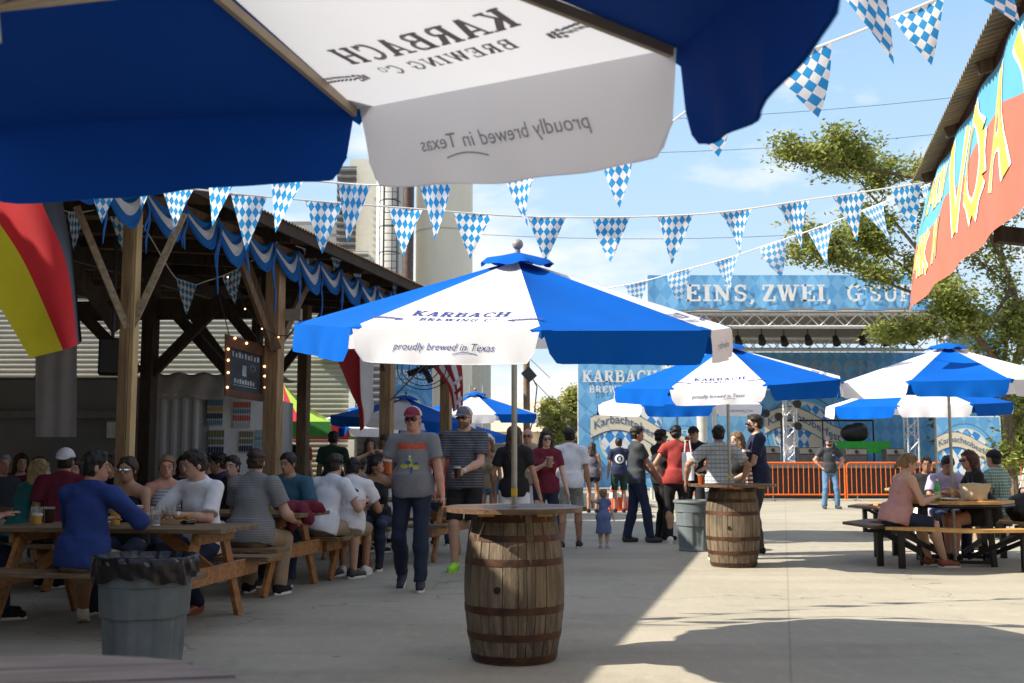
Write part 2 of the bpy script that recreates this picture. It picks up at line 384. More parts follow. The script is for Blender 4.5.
    def obj(s, name, mat, parent):
        r = s.surf()
        if r is None: return None
        V, Q = r; me = bpy.data.meshes.new(name); me.vertices.add(len(V)); me.vertices.foreach_set('co', V.astype(np.float32).ravel())
        me.loops.add(Q.size); me.loops.foreach_set('vertex_index', Q.ravel().astype(np.int32)); me.polygons.add(len(Q))
        me.polygons.foreach_set('loop_start', np.arange(0, Q.size, 4, dtype=np.int32)); me.polygons.foreach_set('use_smooth', np.ones(len(Q), bool))
        me.update(calc_edges=True); me.validate(); return link(name, me, parent, [mat])

SKIN = {'pale': mk('skin_pale', (.62, .40, .31), .5, .08, 9), 'fair': mk('skin_fair', (.55, .33, .24), .5, .08, 9), 'tan': mk('skin_tan', (.40, .22, .14), .5, .08, 9),
        'brown': mk('skin_brown', (.24, .13, .08), .5, .08, 9), 'red': mk('skin_sunburnt', (.55, .27, .19), .5, .08, 9)}
def cloth(name, col, var=.1, rough=.85): return mk('cloth_' + name, col, rough, var, 5, bump=.25, bscale=26)
HAIR = {k: mk('hair_' + k, c, .55, .35, 16, stretch=(1, 1, .25), bump=.6, bscale=60) for k, c in dict(black=(.010, .008, .008), brown=(.045, .024, .013), dark=(.022, .013, .009), blond=(.42, .29, .13), darkblond=(.20, .12, .055), red=(.055, .022, .014), grey=(.25, .24, .23)).items()}
EYEW = mk('eye_white', (.34, .31, .29), .3, .02); LENS = mk('sunglass_lens', (.008, .008, .01), .12, .05, spec=.8); MIRR = mk('mirror_lens', (.55, .6, .62), .1, .05, metal=.9)
LIP = mk('lips', (.38, .14, .11), .5, .05)

def ik(a, t, l1, l2, hint):
    d = t - a; L = d.length
    if L > (l1 + l2) * .998: d = d * ((l1 + l2) * .998 / L); L = d.length; t = a + d
    u = d.normalized(); x = (l1 * l1 - l2 * l2 + L * L) / (2 * L); y = math.sqrt(max(0, l1 * l1 - x * x))
    h = hint - u * hint.dot(u)
    if h.length < 1e-3: h = Vector((0, -1, 0))
    return a + u * x + h.normalized() * y, t
NP = 0
def person(label, px, D, face, H=1.75, sex='m', pose='stand', lean=0, side=0, twist=0, yaw=0, nod=0, hands=(None, None), feet=(None, None), fat=1.,
           top=('tee', None), bot=('trousers', None), shoes=None, hair=('short', 'dark'), skin='fair', cap=None, glasses=None, beard=None, pelvis=None, grip=(False, False),
           h=None, group=None, print_fn=None, x=None, watch=False, elbows=(None, None), sock=None, seatz=.45, hem=None):
    """face: heading in degrees, 0 = back to the camera, 90 = to the right, 180 = towards the camera, 270 = to the left"""
    global NP; NP += 1
    V3 = Vector
    xx = X(px, D) if x is None else x
    P0 = thing('person', label, 'person', (xx, D, 0), -R(face), group)
    s = H / 1.78; fem = sex == 'f'; h = h or max(.0085, min(.019, D * .00098))
    child = H < 1.2
    if pelvis: pv = V3(pelvis)
    elif pose == 'sit': pv = V3((0, 0, seatz + .095 * s))
    else: pv = V3((0, 0, .955 * s))
    lz, sd_ = R(lean), R(side); T = V3((math.sin(sd_), math.sin(lz), math.cos(lz) * math.cos(sd_))).normalized()
    tw = R(twist); sx = V3((math.cos(tw), math.sin(tw), 0)); sx = (sx - T * sx.dot(T)).normalized(); fw = T.cross(sx) * 1.0
    fwp = V3((0, 1, 0)); Tp = (T * .6 + V3((0, 0, .4))).normalized()
    C = pv + T * .315 * s; S = pv + T * .49 * s; N = pv + T * .535 * s
    Tn = (T + V3((0, 0, .8))).normalized(); ny, nn = R(yaw), R(nod)
    hx = V3((math.cos(tw + ny), math.sin(tw + ny), 0)); hf0 = V3((-math.sin(tw + ny), math.cos(tw + ny), 0))
    hf = hf0 * math.cos(nn) - V3((0, 0, 1)) * math.sin(nn); hu = hf0 * math.sin(nn) + V3((0, 0, 1)) * math.cos(nn)
    hs = s * (1.28 if child else .945); HC = N + Tn * .115 * s + hf * .022 * hs + hu * .03 * hs
    hR = Matrix((hx, hf, hu)).transposed(); hRn = np.array(hR)
    def hp(a, b, c): return HC + (hx * a + hf * b + hu * c) * hs
    bR = np.array(Matrix((sx, fw, T)).transposed())
    shw = (.160 if fem else .182) * s
    joints = {}; arms = []; legs = []
    for i, sg in enumerate((1, -1)):
        sh = S + sx * shw * sg - T * .012 * s
        tgt = hands[i]; tgt = V3(tgt) if tgt is not None else V3((sg * (.27 if not fem else .24) * s, .05, (pv.z - .13 * s)))
        el_h = elbows[i]; el_h = V3(el_h) if el_h is not None else V3((sg * .45, -.7, -.5))
        el, wr = ik(sh, tgt, .295 * s, .255 * s, el_h); fd = (wr - el).normalized()
        r = (.049 if not fem else .041) * s * (1 + (fat - 1) * .5)
        arms.append((sh, el, wr, fd, r, sg))
        hip = pv + V3((sg * .092 * s, 0, -.01 * s)); ft = feet[i]
        if ft is None: ft = (sg * .105 * s, .02, 0) if pose != 'sit' else (sg * .13 * s, .43 * s, 0)
        ft = tuple(ft) + (0,) * (3 - len(ft)); toe = feet[i][3] if feet[i] is not None and len(feet[i]) > 3 else (sg * 8)
        pitch = feet[i][4] if feet[i] is not None and len(feet[i]) > 4 else 0
        an = V3((ft[0], ft[1], ft[2] + .085 * s))
        kn, an = ik(hip, an, .44 * s, .432 * s, V3((sg * .12, 1, .15)))
        legs.append((hip, kn, an, ft, toe, pitch, sg))
    tor = [('e', pv, (.150 * s * fat * (1.06 if fem else 1), .108 * s * fat, .125 * s), bR), ('e', pv + T * .15 * s + fw * (.025 * (fat - 1)) * 4 * s, ((.118 if fem else .138) * s * fat, (.092 if fem else .10) * s * fat ** 1.6, .15 * s), bR),
           ('e', C, ((.138 if fem else .158) * s, .106 * s, .17 * s), bR), ('c', S - sx * shw * .72 - T * .02 * s, S + sx * shw * .72 - T * .02 * s, .058 * s, .058 * s),
           ('c', S - sx * .07 * s + T * .01, N + T * .012 * s, .058 * s, .05 * s), ('c', S + sx * .07 * s + T * .01, N + T * .012 * s, .058 * s, .05 * s)]
    if fem and not child: tor += [('e', C + fw * .082 * s + sx * .07 * s * q - T * .01 * s, (.062 * s,) * 3, None) for q in (1, -1)]
    pts = [pv, N, HC + V3((0, 0, .1 * s))] + [q for a in arms for q in a[1:3]] + [q for l in legs for q in l[1:3]] + [V3((l[3][0], l[3][1], l[3][2])) for l in legs]
    lo = [min(p[i] for p in pts) - .24 * max(s, .6) for i in range(3)]; hi = [max(p[i] for p in pts) + .24 * max(s, .6) for i in range(3)]; lo[2] = max(lo[2], -.02)
    B = Field(lo, hi, h)
    for p in tor: B.add(p, 0, .035 * s)
    B.add(('c', N - T * .03 * s, HC - hu * .06 * hs - hf * .02 * hs, (.056 if not fem else .046) * s, (.054 if not fem else .044) * s), 0, .025 * s)
    # head
    B.add(('e', hp(0, -.008, .035), (.076 * hs, .096 * hs, .088 * hs), hRn), 0, .02)
    B.add(('e', hp(0, .018, -.045), (.059 * hs, .070 * hs, .070 * hs), hRn), 0, .03)
    B.add(('e', hp(0, .066, -.088), (.026 * hs, .022 * hs, .020 * hs), hRn), 0, .025)
    B.add(('c', hp(0, .088, .012), hp(0, .106, -.028), .009 * hs, .014 * hs), 0, .012)
    B.add(('c', hp(-.035, .083, .026), hp(.035, .083, .026), .012 * hs, .012 * hs), 0, .015)
    B.add(('c', hp(-.018, .088, -.06), hp(.018, .088, -.06), .0085 * hs, .0085 * hs), 0, .012)
    for q in (1, -1): B.add(('e', hp(q * .077, -.005, -.012), (.010 * hs, .019 * hs, .032 * hs), hRn), 0, .006)
    # arms, hands
    for i, (sh, el, wr, fd, r, sg) in enumerate(arms):
        B.add(('c', sh, sh + (el - sh) * .2, r * 1.18, r * 1.08), 0, .03); B.add(('c', sh, el, r * 1.05, r * .80), 0, .02)
        B.add(('c', el, el + (wr - el) * .35, r * .82, r * .86), 0, .02); B.add(('c', el + (wr - el) * .3, wr, r * .84, r * .54), 0, .02)
        up = V3((0, 0, 1)) if abs(fd.z) < .7 else V3((0, 1, 0))
        side_ = fd.cross(up).normalized(); dn = side_.cross(fd).normalized()          # dn: back of the hand normal for a horizontal forearm
        if abs(fd.z) >= .7: side_, dn = V3((0, 1, 0)), V3((sg, 0, 0)); side_ = (side_ - fd * side_.dot(fd)).normalized(); dn = (dn - fd * dn.dot(fd)).normalized()
        if grip[i]: side_, dn = V3((0, 0, 1)), fd.cross(V3((0, 0, 1))).normalized() * (-sg) * -1; side_ = (side_ - fd * side_.dot(fd)).normalized()
        pm = wr + fd * .045 * s
        Rm = np.array(Matrix((side_, dn, fd)).transposed())
        B.add(('e', pm, (.042 * s, .019 * s, .055 * s), Rm), 0, .015)
        curl = 1.1 if grip[i] else .35
        for k in range(4):
            b0 = pm + fd * .04 * s + side_ * (k - 1.5) * .0205 * s; ln = (.074, .082, .077, .062)[k] * s
            d1 = (fd * math.cos(curl * .5) - dn * math.sin(curl * .5)); d2 = (fd * math.cos(curl * 1.5) - dn * math.sin(curl * 1.5))
            b1 = b0 + d1 * ln * .5; B.add(('c', b0, b1, .0092 * s, .0085 * s), 0, .003); B.add(('c', b1, b1 + d2 * ln * .5, .0085 * s, .0070 * s), 0, .003)
        ts = side_ * (1 if (side_.dot(fwp) + side_.z) > 0 else -1)
        t0 = pm - fd * .015 * s + ts * .034 * s; t1 = t0 + (ts * .7 + fd * .7 - dn * .2).normalized() * .036 * s; B.add(('c', t0, t1, .0115 * s, .0098 * s), 0, .008); B.add(('c', t1, t1 + (fd - dn * .4 - ts * .1).normalized() * .028 * s, .0098 * s, .008 * s), 0, .004)
    # legs, feet
    fl = (1 + (fat - 1) * .6) * (1.06 if fem else 1)
    for hip, kn, an, ft, toe, pitch, sg in legs:
        B.add(('c', hip, kn, .085 * s * fl, .053 * s * fl), 0, .03); mid = kn + (an - kn) * .3 - V3((0, 1, 0)) * .012 * s
        B.add(('c', kn, mid, .052 * s * fl, .054 * s * fl), 0, .02); B.add(('c', mid, an, .054 * s * fl, .036 * s), 0, .02)
        td = V3((math.sin(R(toe)), math.cos(R(toe)), 0)); bz = ft[2]
        td = V3((td.x, td.y, -math.sin(R(pitch)))).normalized()
        B.add(('c', an - td * .02 * s - V3((0, 0, .045 * s)), an + td * .14 * s - V3((0, 0, .06 * s)), .034 * s, .026 * s), 0, .02)
    B.obj('body', SKIN[skin], P0)
    # ---- shirt
    sd0 = NP * 7
    tk, tm = top[0], top[1]; slv = dict(tee=.62, polo=.62, long=2, tank=0, halter=0, dress=.35, dtank=0, off=.0).get(tk, .6)
    if len(top) > 2: slv = top[2]
    if tk != 'none':
        tt = .013 * s if tk not in ('tank', 'halter', 'dtank') else .009 * s
        F_ = Field(lo, hi, h)
        for p in tor[:(4 if slv == 0 else 6)]:
            if slv == 0 and p[0] == 'c': continue
            F_.add(p, tt, .05 * s)
        if tk not in ('dress', 'dtank'): F_.add(('e', pv + T * .03 * s, ((.180 if fem else .186) * s * (1 + (fat - 1) * .8), (.125 if fem else .128) * s * (1 + (fat - 1) * 1.2), .30 * s), bR), .004, .06, [(T, T.dot(pv + T * .14 * s))])
        if fem and not child:
            for p in tor[6:]: F_.add(p, tt, .05 * s)
        if slv == 0:
            for q in (1, -1): F_.add(('c', C + sx * q * .085 * s + fw * .06 * s, N + sx * q * (.06 if tk != 'halter' else .02) * s - T * .01, .03 * s, .014 * s), tt, .02); F_.add(('c', C + sx * q * .085 * s - fw * .06 * s, N + sx * q * (.06 if tk != 'halter' else .02) * s - T * .01, .03 * s, .014 * s), tt, .02)
        if tk in ('dress', 'dtank'):
            hl = (hem or .42) * s
            if pose == 'sit':
                for hip, kn, an, *_ in legs: F_.add(('c', hip, hip + (kn - hip) * .85, .10 * s, .10 * s), .012, .06)
            else:
                F_.add(('c', pv, pv - V3((0, 0, hl)), .15 * s * fl, .19 * s * fl), 0, .05)
                F_.cut((0, 0, -1), -(pv.z - hl))
        else:
            hz = (.075 if hem is None else hem) * s; n_ = -T; F_.cut(n_, n_.dot(pv - T * hz))
        if slv:
            for sh, el, wr, fd, r, sg in arms:
                u = (el - sh).normalized()
                if slv < 1:
                    e = sh + (el - sh) * slv; F_.add(('c', sh, e + u * .03, r * 1.22 + .012 * s, r * 1.12 + .018 * s), 0, .03, [(u, u.dot(e))])
                else:
                    F_.add(('c', sh, el, r * 1.15 + .014 * s, r * .98 + .013 * s), 0, .03); e = el + (wr - el) * (.94 if slv >= 2 else .25); u2 = (wr - el).normalized()
                    F_.add(('c', el, e + u2 * .03, r * .95 + .013 * s, r * .72 + .010 * s), 0, .02, [(u2, u2.dot(e))])
        nk = N + T * (.012 if slv else -.01) * s + fw * 0; nd = (T * 1.0 + fw * .45).normalized(); F_.cut(nd, nd.dot(N + T * .012 * s + fw * .05 * s))
        if tk in ('polo', 'long'):
            for q in (1, -1): F_.add(('c', N - fw * .045 * s + T * .012 * s, N + sx * q * .045 * s + fw * .05 * s - T * .01 * s, .017 * s, .014 * s), .004, .012); 
            F_.add(('c', N - fw * .05 * s - sx * .03 * s + T * .016 * s, N - fw * .05 * s + sx * .03 * s + T * .016 * s, .022 * s, .022 * s), .004, .012)
        if tk == 'off': F_.cut(T, T.dot(S - T * .05 * s))
        F_.wrinkle(.0085 if tk != 'long' else .011, sd0, 19)
        F_.obj('dress' if tk in ('dress', 'dtank') else 'shirt', tm, P0)
    # ---- trousers / shorts
    bk, bm = bot[0], bot[1]
    if bk != 'none':
        F_ = Field(lo, hi, h); F_.add(tor[0], .008 * s, .03); wst = T * .10 * s; F_.add(tor[1], .007 * s, .03, [(T, T.dot(pv + wst))])
        for hip, kn, an, ft, toe, pitch, sg in legs:
            if bk == 'trousers' or bk == 'tight':
                g = .018 if bk == 'trousers' else .007
                F_.add(('c', hip, kn, .085 * s * fl + g * .8, .053 * s * fl + g), 0, .03)
                u = (an - kn).normalized(); e = kn + (an - kn) * .97; mid = kn + (an - kn) * .3
                F_.add(('c', kn, mid, .053 * s * fl + g, .054 * s * fl + g), 0, .02)
                F_.add(('c', mid, e + u * .04, .054 * s * fl + g, .040 * s + g * 1.4), 0, .02, [(u, u.dot(e + u * .02))])
            else:
                fr = {'shorts': .92, 'short_shorts': .35, 'skirt': .6}[bk]; u = (kn - hip).normalized(); e = hip + (kn - hip) * fr
                F_.add(('c', hip, e + u * .04, .085 * s * fl + .012, (.085 - .03 * fr) * s * fl + .027), 0, .03, [(u, u.dot(e))])
        F_.wrinkle(.009, sd0 + 3, 20); F_.obj({'tight': 'trousers', 'short_shorts': 'shorts'}.get(bk, bk), bm, P0)
    # ---- shoes
    shm = shoes or cloth('black', (.015, .015, .016))
    for hip, kn, an, ft, toe, pitch, sg in legs:
        td = V3((math.sin(R(toe)), math.cos(R(toe)), 0)); td = V3((td.x, td.y, -math.sin(R(pitch)))).normalized()
        a = an - td * .035 * s - V3((0, 0, .043 * s)); b = an + td * .155 * s - V3((0, 0, .052 * s))
        m_ = .12; lo2 = [min(a[i], b[i]) - m_ for i in range(3)]; hi2 = [max(a[i], b[i]) + m_ for i in range(3)]
        F_ = Field(lo2, hi2, min(h, .012)); F_.add(('c', a, b, .045 * s, .037 * s), 0, .02); F_.add(('c', a + V3((0, 0, .03 * s)), an + td * .06 * s - V3((0, 0, .03 * s)), .040 * s, .036 * s), 0, .03)
        if abs(pitch) < 5: F_.cut((0, 0, -1), -(ft[2] + .004))
        sho = F_.obj('shoe', shm, P0)
        if sho and D < 17:
            mbs = MB(); sd2 = V3((td.y, -td.x, 0)).normalized(); out = []
            for k in range(12):
                t_ = 2 * PI * k / 12; ctr = an + td * .06 * s - V3((0, 0, .085 * s)); out.append(ctr + td * .142 * s * math.cos(t_) + sd2 * .046 * s * math.sin(t_))
            dz = V3((0, 0, .022)); mbs.add(out + [o + dz for o in out], [tuple(range(11, -1, -1)), tuple(range(12, 24))] + [(k, (k + 1) % 12, (k + 1) % 12 + 12, k + 12) for k in range(12)])
            mbs.build('sole', sock or M['white_paint'], sho)
    # ---- face details
    mbe = []
    if not glasses and D < 22:
        for q in (1, -1):
            e = MB(); c = hp(q * .032, .0815, .004); e.ball(c, (.0105 * hs,.009 * hs,.0085 * hs), 8, 0, 6); e.ball(hp(q * .032, .0875, .004), (.0058 * hs,) * 3, 8, 1, 4); e.build('eye', [EYEW, M['black']], P0, smooth=True)
    if D < 22:
        e = MB(); e.path([hp(-.024, .084, -.057), hp(-.01, .0965, -.055), hp(.01, .0965, -.055), hp(.024, .084, -.057)], [.002, .0065 * hs, .0065 * hs, .002], 6); e.build('mouth', LIP, P0, smooth=True)
        e = MB()
        for q in (1, -1): e.path([hp(q * .014, .094, .027), hp(q * .034, .090, .033), hp(q * .054, .074, .026)], [.0035 * hs, .0045 * hs, .002], 5)
        if hair[0] != 'bald' or True: e.build('eyebrows', HAIR[hair[1]], P0, smooth=True)
    if glasses:
        gm = MIRR if glasses == 'mirror' else LENS; e = MB(); on = glasses == 'top'
        dz = .075 if on else 0; dy = -.012 if on else 0
        for q in (1, -1):
            e.path([hp(q * .010, .100 + dy, .006 + dz), hp(q * .022, .1035 + dy, .003 + dz), hp(q * .048, .096 + dy, .003 + dz), hp(q * .062, .084 + dy, .008 + dz)], [.010 * hs, .019 * hs, .019 * hs, .011 * hs], 8)
            e.path([hp(q * .064, .082 + dy, .012 + dz), hp(q * .081, .0 + dy, .012 + dz)], .003 * hs, 5)
        e.path([hp(-.014, .1 + dy, .012 + dz), hp(.014, .1 + dy, .012 + dz)], .003, 5); e.build('sunglasses', gm, P0, smooth=True)
    # ---- hair
    hk, hc = hair; hm = HAIR[hc]
    lo2 = [HC[i] - .32 * hs for i in range(3)]; hi2 = [HC[i] + .22 * hs for i in range(3)]; lo2[2] -= .22 * hs
    if hk != 'bald':
        F_ = Field(lo2, hi2, min(h, .009)); tk_ = .013 if hk != 'buzz' else .005
        fr = (hf * .80 + hu * -.62).normalized()           # keeps what lies above and behind the hairline
        shortc = hk in ('short', 'buzz'); F_.add(('e', hp(0, -.010, .037), (.078 * hs, .098 * hs, .090 * hs), hRn), (-.002 if cap else .004) if shortc else (tk_ if not cap else .002), .01, [(fr, fr.dot(hp(0, .062, .045)))])
        if shortc and not cap: F_.add(('e', hp(0, -.010, .040), (.077 * hs, .096 * hs, .090 * hs), hRn), tk_, .012, [(fr, fr.dot(hp(0, .064, .050))), (-hu, (-hu).dot(hp(0, 0, .045)))])
        F_.add(('e', hp(0, -.045, -.02), (.066 * hs, .055 * hs, .07 * hs), hRn), tk_ * .5, .03, [(fr, fr.dot(hp(0, .062, .045))), (-hu, (-hu).dot(hp(0, 0, -.062)))])
        if hk in ('short', 'curly') and not cap: F_.add(('e', hp(.01, .045, .105), (.055 * hs, .042 * hs, .022 * hs), hRn), .004, .02)
        if hk in ('long', 'bob'):
            L = .30 if hk == 'long' else .14
            for q in (1, -1):
                F_.add(('c', hp(q * .066, .015, .05), hp(q * .078, -.01, -.07 - L * .2), .026 * hs, .030 * hs), 0, .03)
                F_.add(('c', hp(q * .075, -.015, -.07), hp(q * .085, -.03, -.07 - L * .6), .030 * hs, .024 * hs), 0, .03)
            F_.add(('c', hp(0, -.06, .0), hp(0, -.085, -.08 - L * .8), .075 * hs, .058 * hs), 0, .04)
            for q in (1, -1): F_.add(('c', hp(q * .05, -.06, -.03), hp(q * .05, -.08, -.08 - L * .8), .045 * hs, .04 * hs), 0, .03)
        if hk == 'bun': F_.add(('e', hp(0, -.085, .095), (.042 * hs, .042 * hs, .042 * hs), hRn), 0, .015)
        if hk == 'pony': F_.add(('c', hp(0, -.11, .05), hp(0, -.15, -.10), .030 * hs, .018 * hs), 0, .02)
        F_.wrinkle((.009 if hk != 'curly' else .014) if not cap else .002, sd0 + 5, 75); F_.obj('hair', hm, P0)
    if beard:
        F_ = Field(lo2, hi2, min(h, .009)); F_.add(('e', hp(0, .020, -.055), (.063 * hs, .074 * hs, .066 * hs), hRn), .004, .02, [(hu, hu.dot(hp(0, 0, -.042))), (-hf, (-hf).dot(hp(0, .02, 0)))])
        F_.add(('c', hp(-.026, .084, -.043), hp(.026, .084, -.043), .010 * hs, .010 * hs), 0, .01); F_.wrinkle(.003, sd0 + 6, 70); F_.obj('beard', HAIR[beard], P0)
    if cap:
        F_ = Field(lo2, hi2, min(h, .009)); bk_ = cap[0] == 'back'; sgn = -1 if bk_ else 1
        F_.add(('e', hp(0, -.008, .040), (.082 * hs, .102 * hs, .096 * hs), hRn), .012, .01, [(-hu, (-hu).dot(hp(0, 0, .042)))])
        co = F_.obj('cap', cap[1], P0)
        if len(cap) > 3:      # a front panel of another colour
            F_ = Field(lo2, hi2, min(h, .009)); F_.add(('e', hp(0, -.008, .040), (.082 * hs, .102 * hs, .096 * hs), hRn), .0155, .01, [(-hu, (-hu).dot(hp(0, 0, .044))), (-hf * sgn, (-hf * sgn).dot(hp(0, .035 * sgn, 0)))]); F_.obj('front_panel', cap[3], co)
        F_ = Field(lo2, hi2, min(h, .008))
        F_.add(('e', hp(0, .105 * sgn, .045), (.070 * hs, .082 * hs, .009 * hs), np.array(Matrix((hx, (hf * sgn - hu * .28).normalized(), (hu + hf * sgn * .28).normalized())).transposed())), 0, .01); F_.obj('brim', cap[2], co)
    if watch:
        sh, el, wr, fd, r, sg = arms[0 if watch == 'R' else 1]; e = MB(); e.path([wr - fd * .03, wr - fd * .008], [.03 * s, .03 * s], 12); e.build('wristwatch', M['alu'], P0, smooth=True)
    info = dict(root=P0, hands=[(a[2] + a[3] * .05 * s) for a in arms], chest=C, fw=fw, sx=sx, T=T, s=s, arms=arms, HC=HC, C=C, S=S, N=N, pv=pv)
    if print_fn: print_fn(info)
    return info
def hand_world(info, i, off=(0, 0, 0)):
    r = info['root']; return Matrix.Translation(r.location) @ r.rotation_euler.to_matrix().to_4x4() @ (info['hands'][i] + Vector(off))
# ------------------------------------------------------------------ ground
def ground_mat():
    m = mk('concrete_ground', (.365, .338, .272), .85, .10, .35, bump=.25, bscale=40, col2=(.305, .282, .225))
    def joints(N, L):
        t = N.new('ShaderNodeTexCoord'); mp = N.new('ShaderNodeMapping'); mp.inputs['Rotation'].default_value = (0, 0, R(13.8)); L.new(t.outputs['Object'], mp.inputs[0])
        s = N.new('ShaderNodeSeparateXYZ'); L.new(mp.outputs[0], s.inputs[0])
        fx = mathn(N, L, 'FRACT', mathn(N, L, 'DIVIDE', s.outputs[0], 4.6)); fy = mathn(N, L, 'FRACT', mathn(N, L, 'DIVIDE', s.outputs[1], 4.6))
        a = mathn(N, L, 'LESS_THAN', fx, .004); b = mathn(N, L, 'LESS_THAN', fy, .005)
        return mathn(N, L, 'MULTIPLY', mathn(N, L, 'MAXIMUM', a, b), .28)
    overlay(m, joints, (.10, .085, .07))
    def stains(N, L):
        t = N.new('ShaderNodeTexCoord'); n = N.new('ShaderNodeTexNoise'); n.inputs['Scale'].default_value = .9; n.inputs['Detail'].default_value = 9; n.inputs['Roughness'].default_value = .68; n.inputs['Distortion'].default_value = .6
        L.new(t.outputs['Object'], n.inputs['Vector']); r = N.new('ShaderNodeMapRange'); r.inputs[1].default_value = .54; r.inputs[2].default_value = .72; r.inputs[4].default_value = .55; L.new(n.outputs['Fac'], r.inputs[0]); return r.outputs[0]
    overlay(m, stains, (.20, .17, .14))
    def spots(N, L):
        t = N.new('ShaderNodeTexCoord'); n = N.new('ShaderNodeTexVoronoi'); n.inputs['Scale'].default_value = 1.7; L.new(t.outputs['Object'], n.inputs['Vector'])
        n2 = N.new('ShaderNodeTexNoise'); n2.inputs['Scale'].default_value = 14; L.new(t.outputs['Object'], n2.inputs['Vector'])
        d = mathn(N, L, 'ADD', n.outputs['Distance'], mathn(N, L, 'MULTIPLY', n2.outputs['Fac'], .08)); return mathn(N, L, 'MULTIPLY', mathn(N, L, 'LESS_THAN', d, .085), .55)
    overlay(m, spots, (.12, .10, .085))
    def cracks(N, L):
        t = N.new('ShaderNodeTexCoord'); v = N.new('ShaderNodeTexVoronoi'); v.feature = 'DISTANCE_TO_EDGE'; v.inputs['Scale'].default_value = .16
        n = N.new('ShaderNodeTexNoise'); n.inputs['Scale'].default_value = 1.6; n.inputs['Detail'].default_value = 6; L.new(t.outputs['Object'], n.inputs['Vector'])
        mx = N.new('ShaderNodeVectorMath'); mx.operation = 'MULTIPLY_ADD'; mx.inputs[1].default_value = (1.1, 1.1, 1.1); L.new(n.outputs['Color'], mx.inputs[0]); L.new(t.outputs['Object'], mx.inputs[2]); L.new(mx.outputs[0], v.inputs['Vector'])
        return mathn(N, L, 'MULTIPLY', mathn(N, L, 'LESS_THAN', v.outputs['Distance'], .0016), .6)
    overlay(m, cracks, (.09, .08, .065))
    def tracks(N, L):
        t = N.new('ShaderNodeTexCoord'); n = N.new('ShaderNodeTexNoise'); n.inputs['Scale'].default_value = .55; n.inputs['Detail'].default_value = 7; n.inputs['Roughness'].default_value = .6
        mp = N.new('ShaderNodeMapping'); mp.inputs['Scale'].default_value = (.35, 2.4, 1); mp.inputs['Rotation'].default_value = (0, 0, .2); L.new(t.outputs['Object'], mp.inputs[0]); L.new(mp.outputs[0], n.inputs['Vector']); r = N.new('ShaderNodeMapRange'); r.inputs[1].default_value = .48; r.inputs[2].default_value = .68; r.inputs[4].default_value = .42; L.new(n.outputs['Fac'], r.inputs[0]); return r.outputs[0]
    overlay(m, tracks, (.23, .20, .155))
    def grit(N, L):
        t = N.new('ShaderNodeTexCoord'); n = N.new('ShaderNodeTexNoise'); n.inputs['Scale'].default_value = 9; n.inputs['Detail'].default_value = 10; n.inputs['Roughness'].default_value = .8
        mp = N.new('ShaderNodeMapping'); mp.inputs['Scale'].default_value = (1, .35, 1); L.new(t.outputs['Object'], mp.inputs[0]); L.new(mp.outputs[0], n.inputs['Vector']); r = N.new('ShaderNodeMapRange'); r.inputs[1].default_value = .5; r.inputs[2].default_value = .75; r.inputs[4].default_value = .5; L.new(n.outputs['Fac'], r.inputs[0]); return r.outputs[0]
    overlay(m, grit, (.50, .45, .335))
    return m
g = MB(); g.add([(-900, -60, 0), (900, -60, 0), (900, 1500, 0), (-900, 1500, 0)], [(0, 1, 2, 3)]); go = g.build('ground', ground_mat()); tag(go, kind='structure')

GX = .245                               # the yard's grid runs along (GX, 1)
GD = Vector((GX, 1, 0)).normalized(); GA = math.atan2(1, GX) - PI / 2   # rotation about z of things laid along the grid
wood_d = mk('weathered_timber', (.15, .092, .05), .8, .3, 5, bump=.4, bscale=40, stretch=(6, 6, .6))
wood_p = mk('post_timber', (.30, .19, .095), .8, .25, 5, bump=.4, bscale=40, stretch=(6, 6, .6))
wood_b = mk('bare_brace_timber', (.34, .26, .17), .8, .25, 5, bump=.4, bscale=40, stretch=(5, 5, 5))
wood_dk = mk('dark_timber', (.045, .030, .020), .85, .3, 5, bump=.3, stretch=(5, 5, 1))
rust = mk('rusted_roof_sheet', (.17, .10, .055), .75, .35, 2.2, bump=.2, col2=(.07, .04, .022))

def corrugated(mb, p0, du, dv, nu, amp=.012, pitch=.076, mi=0, up=Vector((0, 0, 1))):
    """corrugated sheet: ribs run along dv, repeated along du"""
    du, dv = Vector(du), Vector(dv); L = du.length; n = int(L / pitch) * 4; vs = []; 
    for j in range(2):
        for i in range(n + 1):
            p = Vector(p0) + du * (i / n) + dv * j + up * (amp * math.sin(i * PI / 2 + PI / 4) * 1.3); vs.append(p)
    mb.add(vs, [(i, i + 1, n + 2 + i, n + 1 + i) for i in range(n)], mi)

# ------------------------------------------------------------------ pavilion on the left
EX = -5.56                              # eave line x = EX + GX*y, height 3.9; timber line half a metre inside
def eave(y, dx=0., z=3.9): return Vector((EX + GX * y + dx, y, z))
pav = thing('pavilion', 'long open timber pavilion with a rusty sheet roof over the picnic tables on the left', 'pavilion', (EX + GX * 10 - .5, 10, 0))
m = MB(); p0 = eave(-3.5); du = eave(21.2) - p0; corrugated(m, p0 + Vector((0, 0, .06)), du, Vector((-14.5, 3.5, 1.3)), 0, up=Vector((0, 0, 1)))
m.build('roof_sheet', rust, pav, pav)
m = MB(); m.beam(eave(-3.5, -.05, 3.90), eave(21.2, -.05, 3.90), .04, .15); m.build('fascia', wood_dk, pav, pav)
for dx, z in ((-.54, 3.74), (-3.9, 4.05), (-7.2, 4.35)):
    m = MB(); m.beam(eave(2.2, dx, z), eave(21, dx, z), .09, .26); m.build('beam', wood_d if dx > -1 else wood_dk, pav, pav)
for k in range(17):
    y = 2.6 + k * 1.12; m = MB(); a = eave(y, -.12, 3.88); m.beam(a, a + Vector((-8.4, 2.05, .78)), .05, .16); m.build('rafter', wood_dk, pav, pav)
POSTY = [6.9, 10.3, 13.2, 17.0, 20.0]
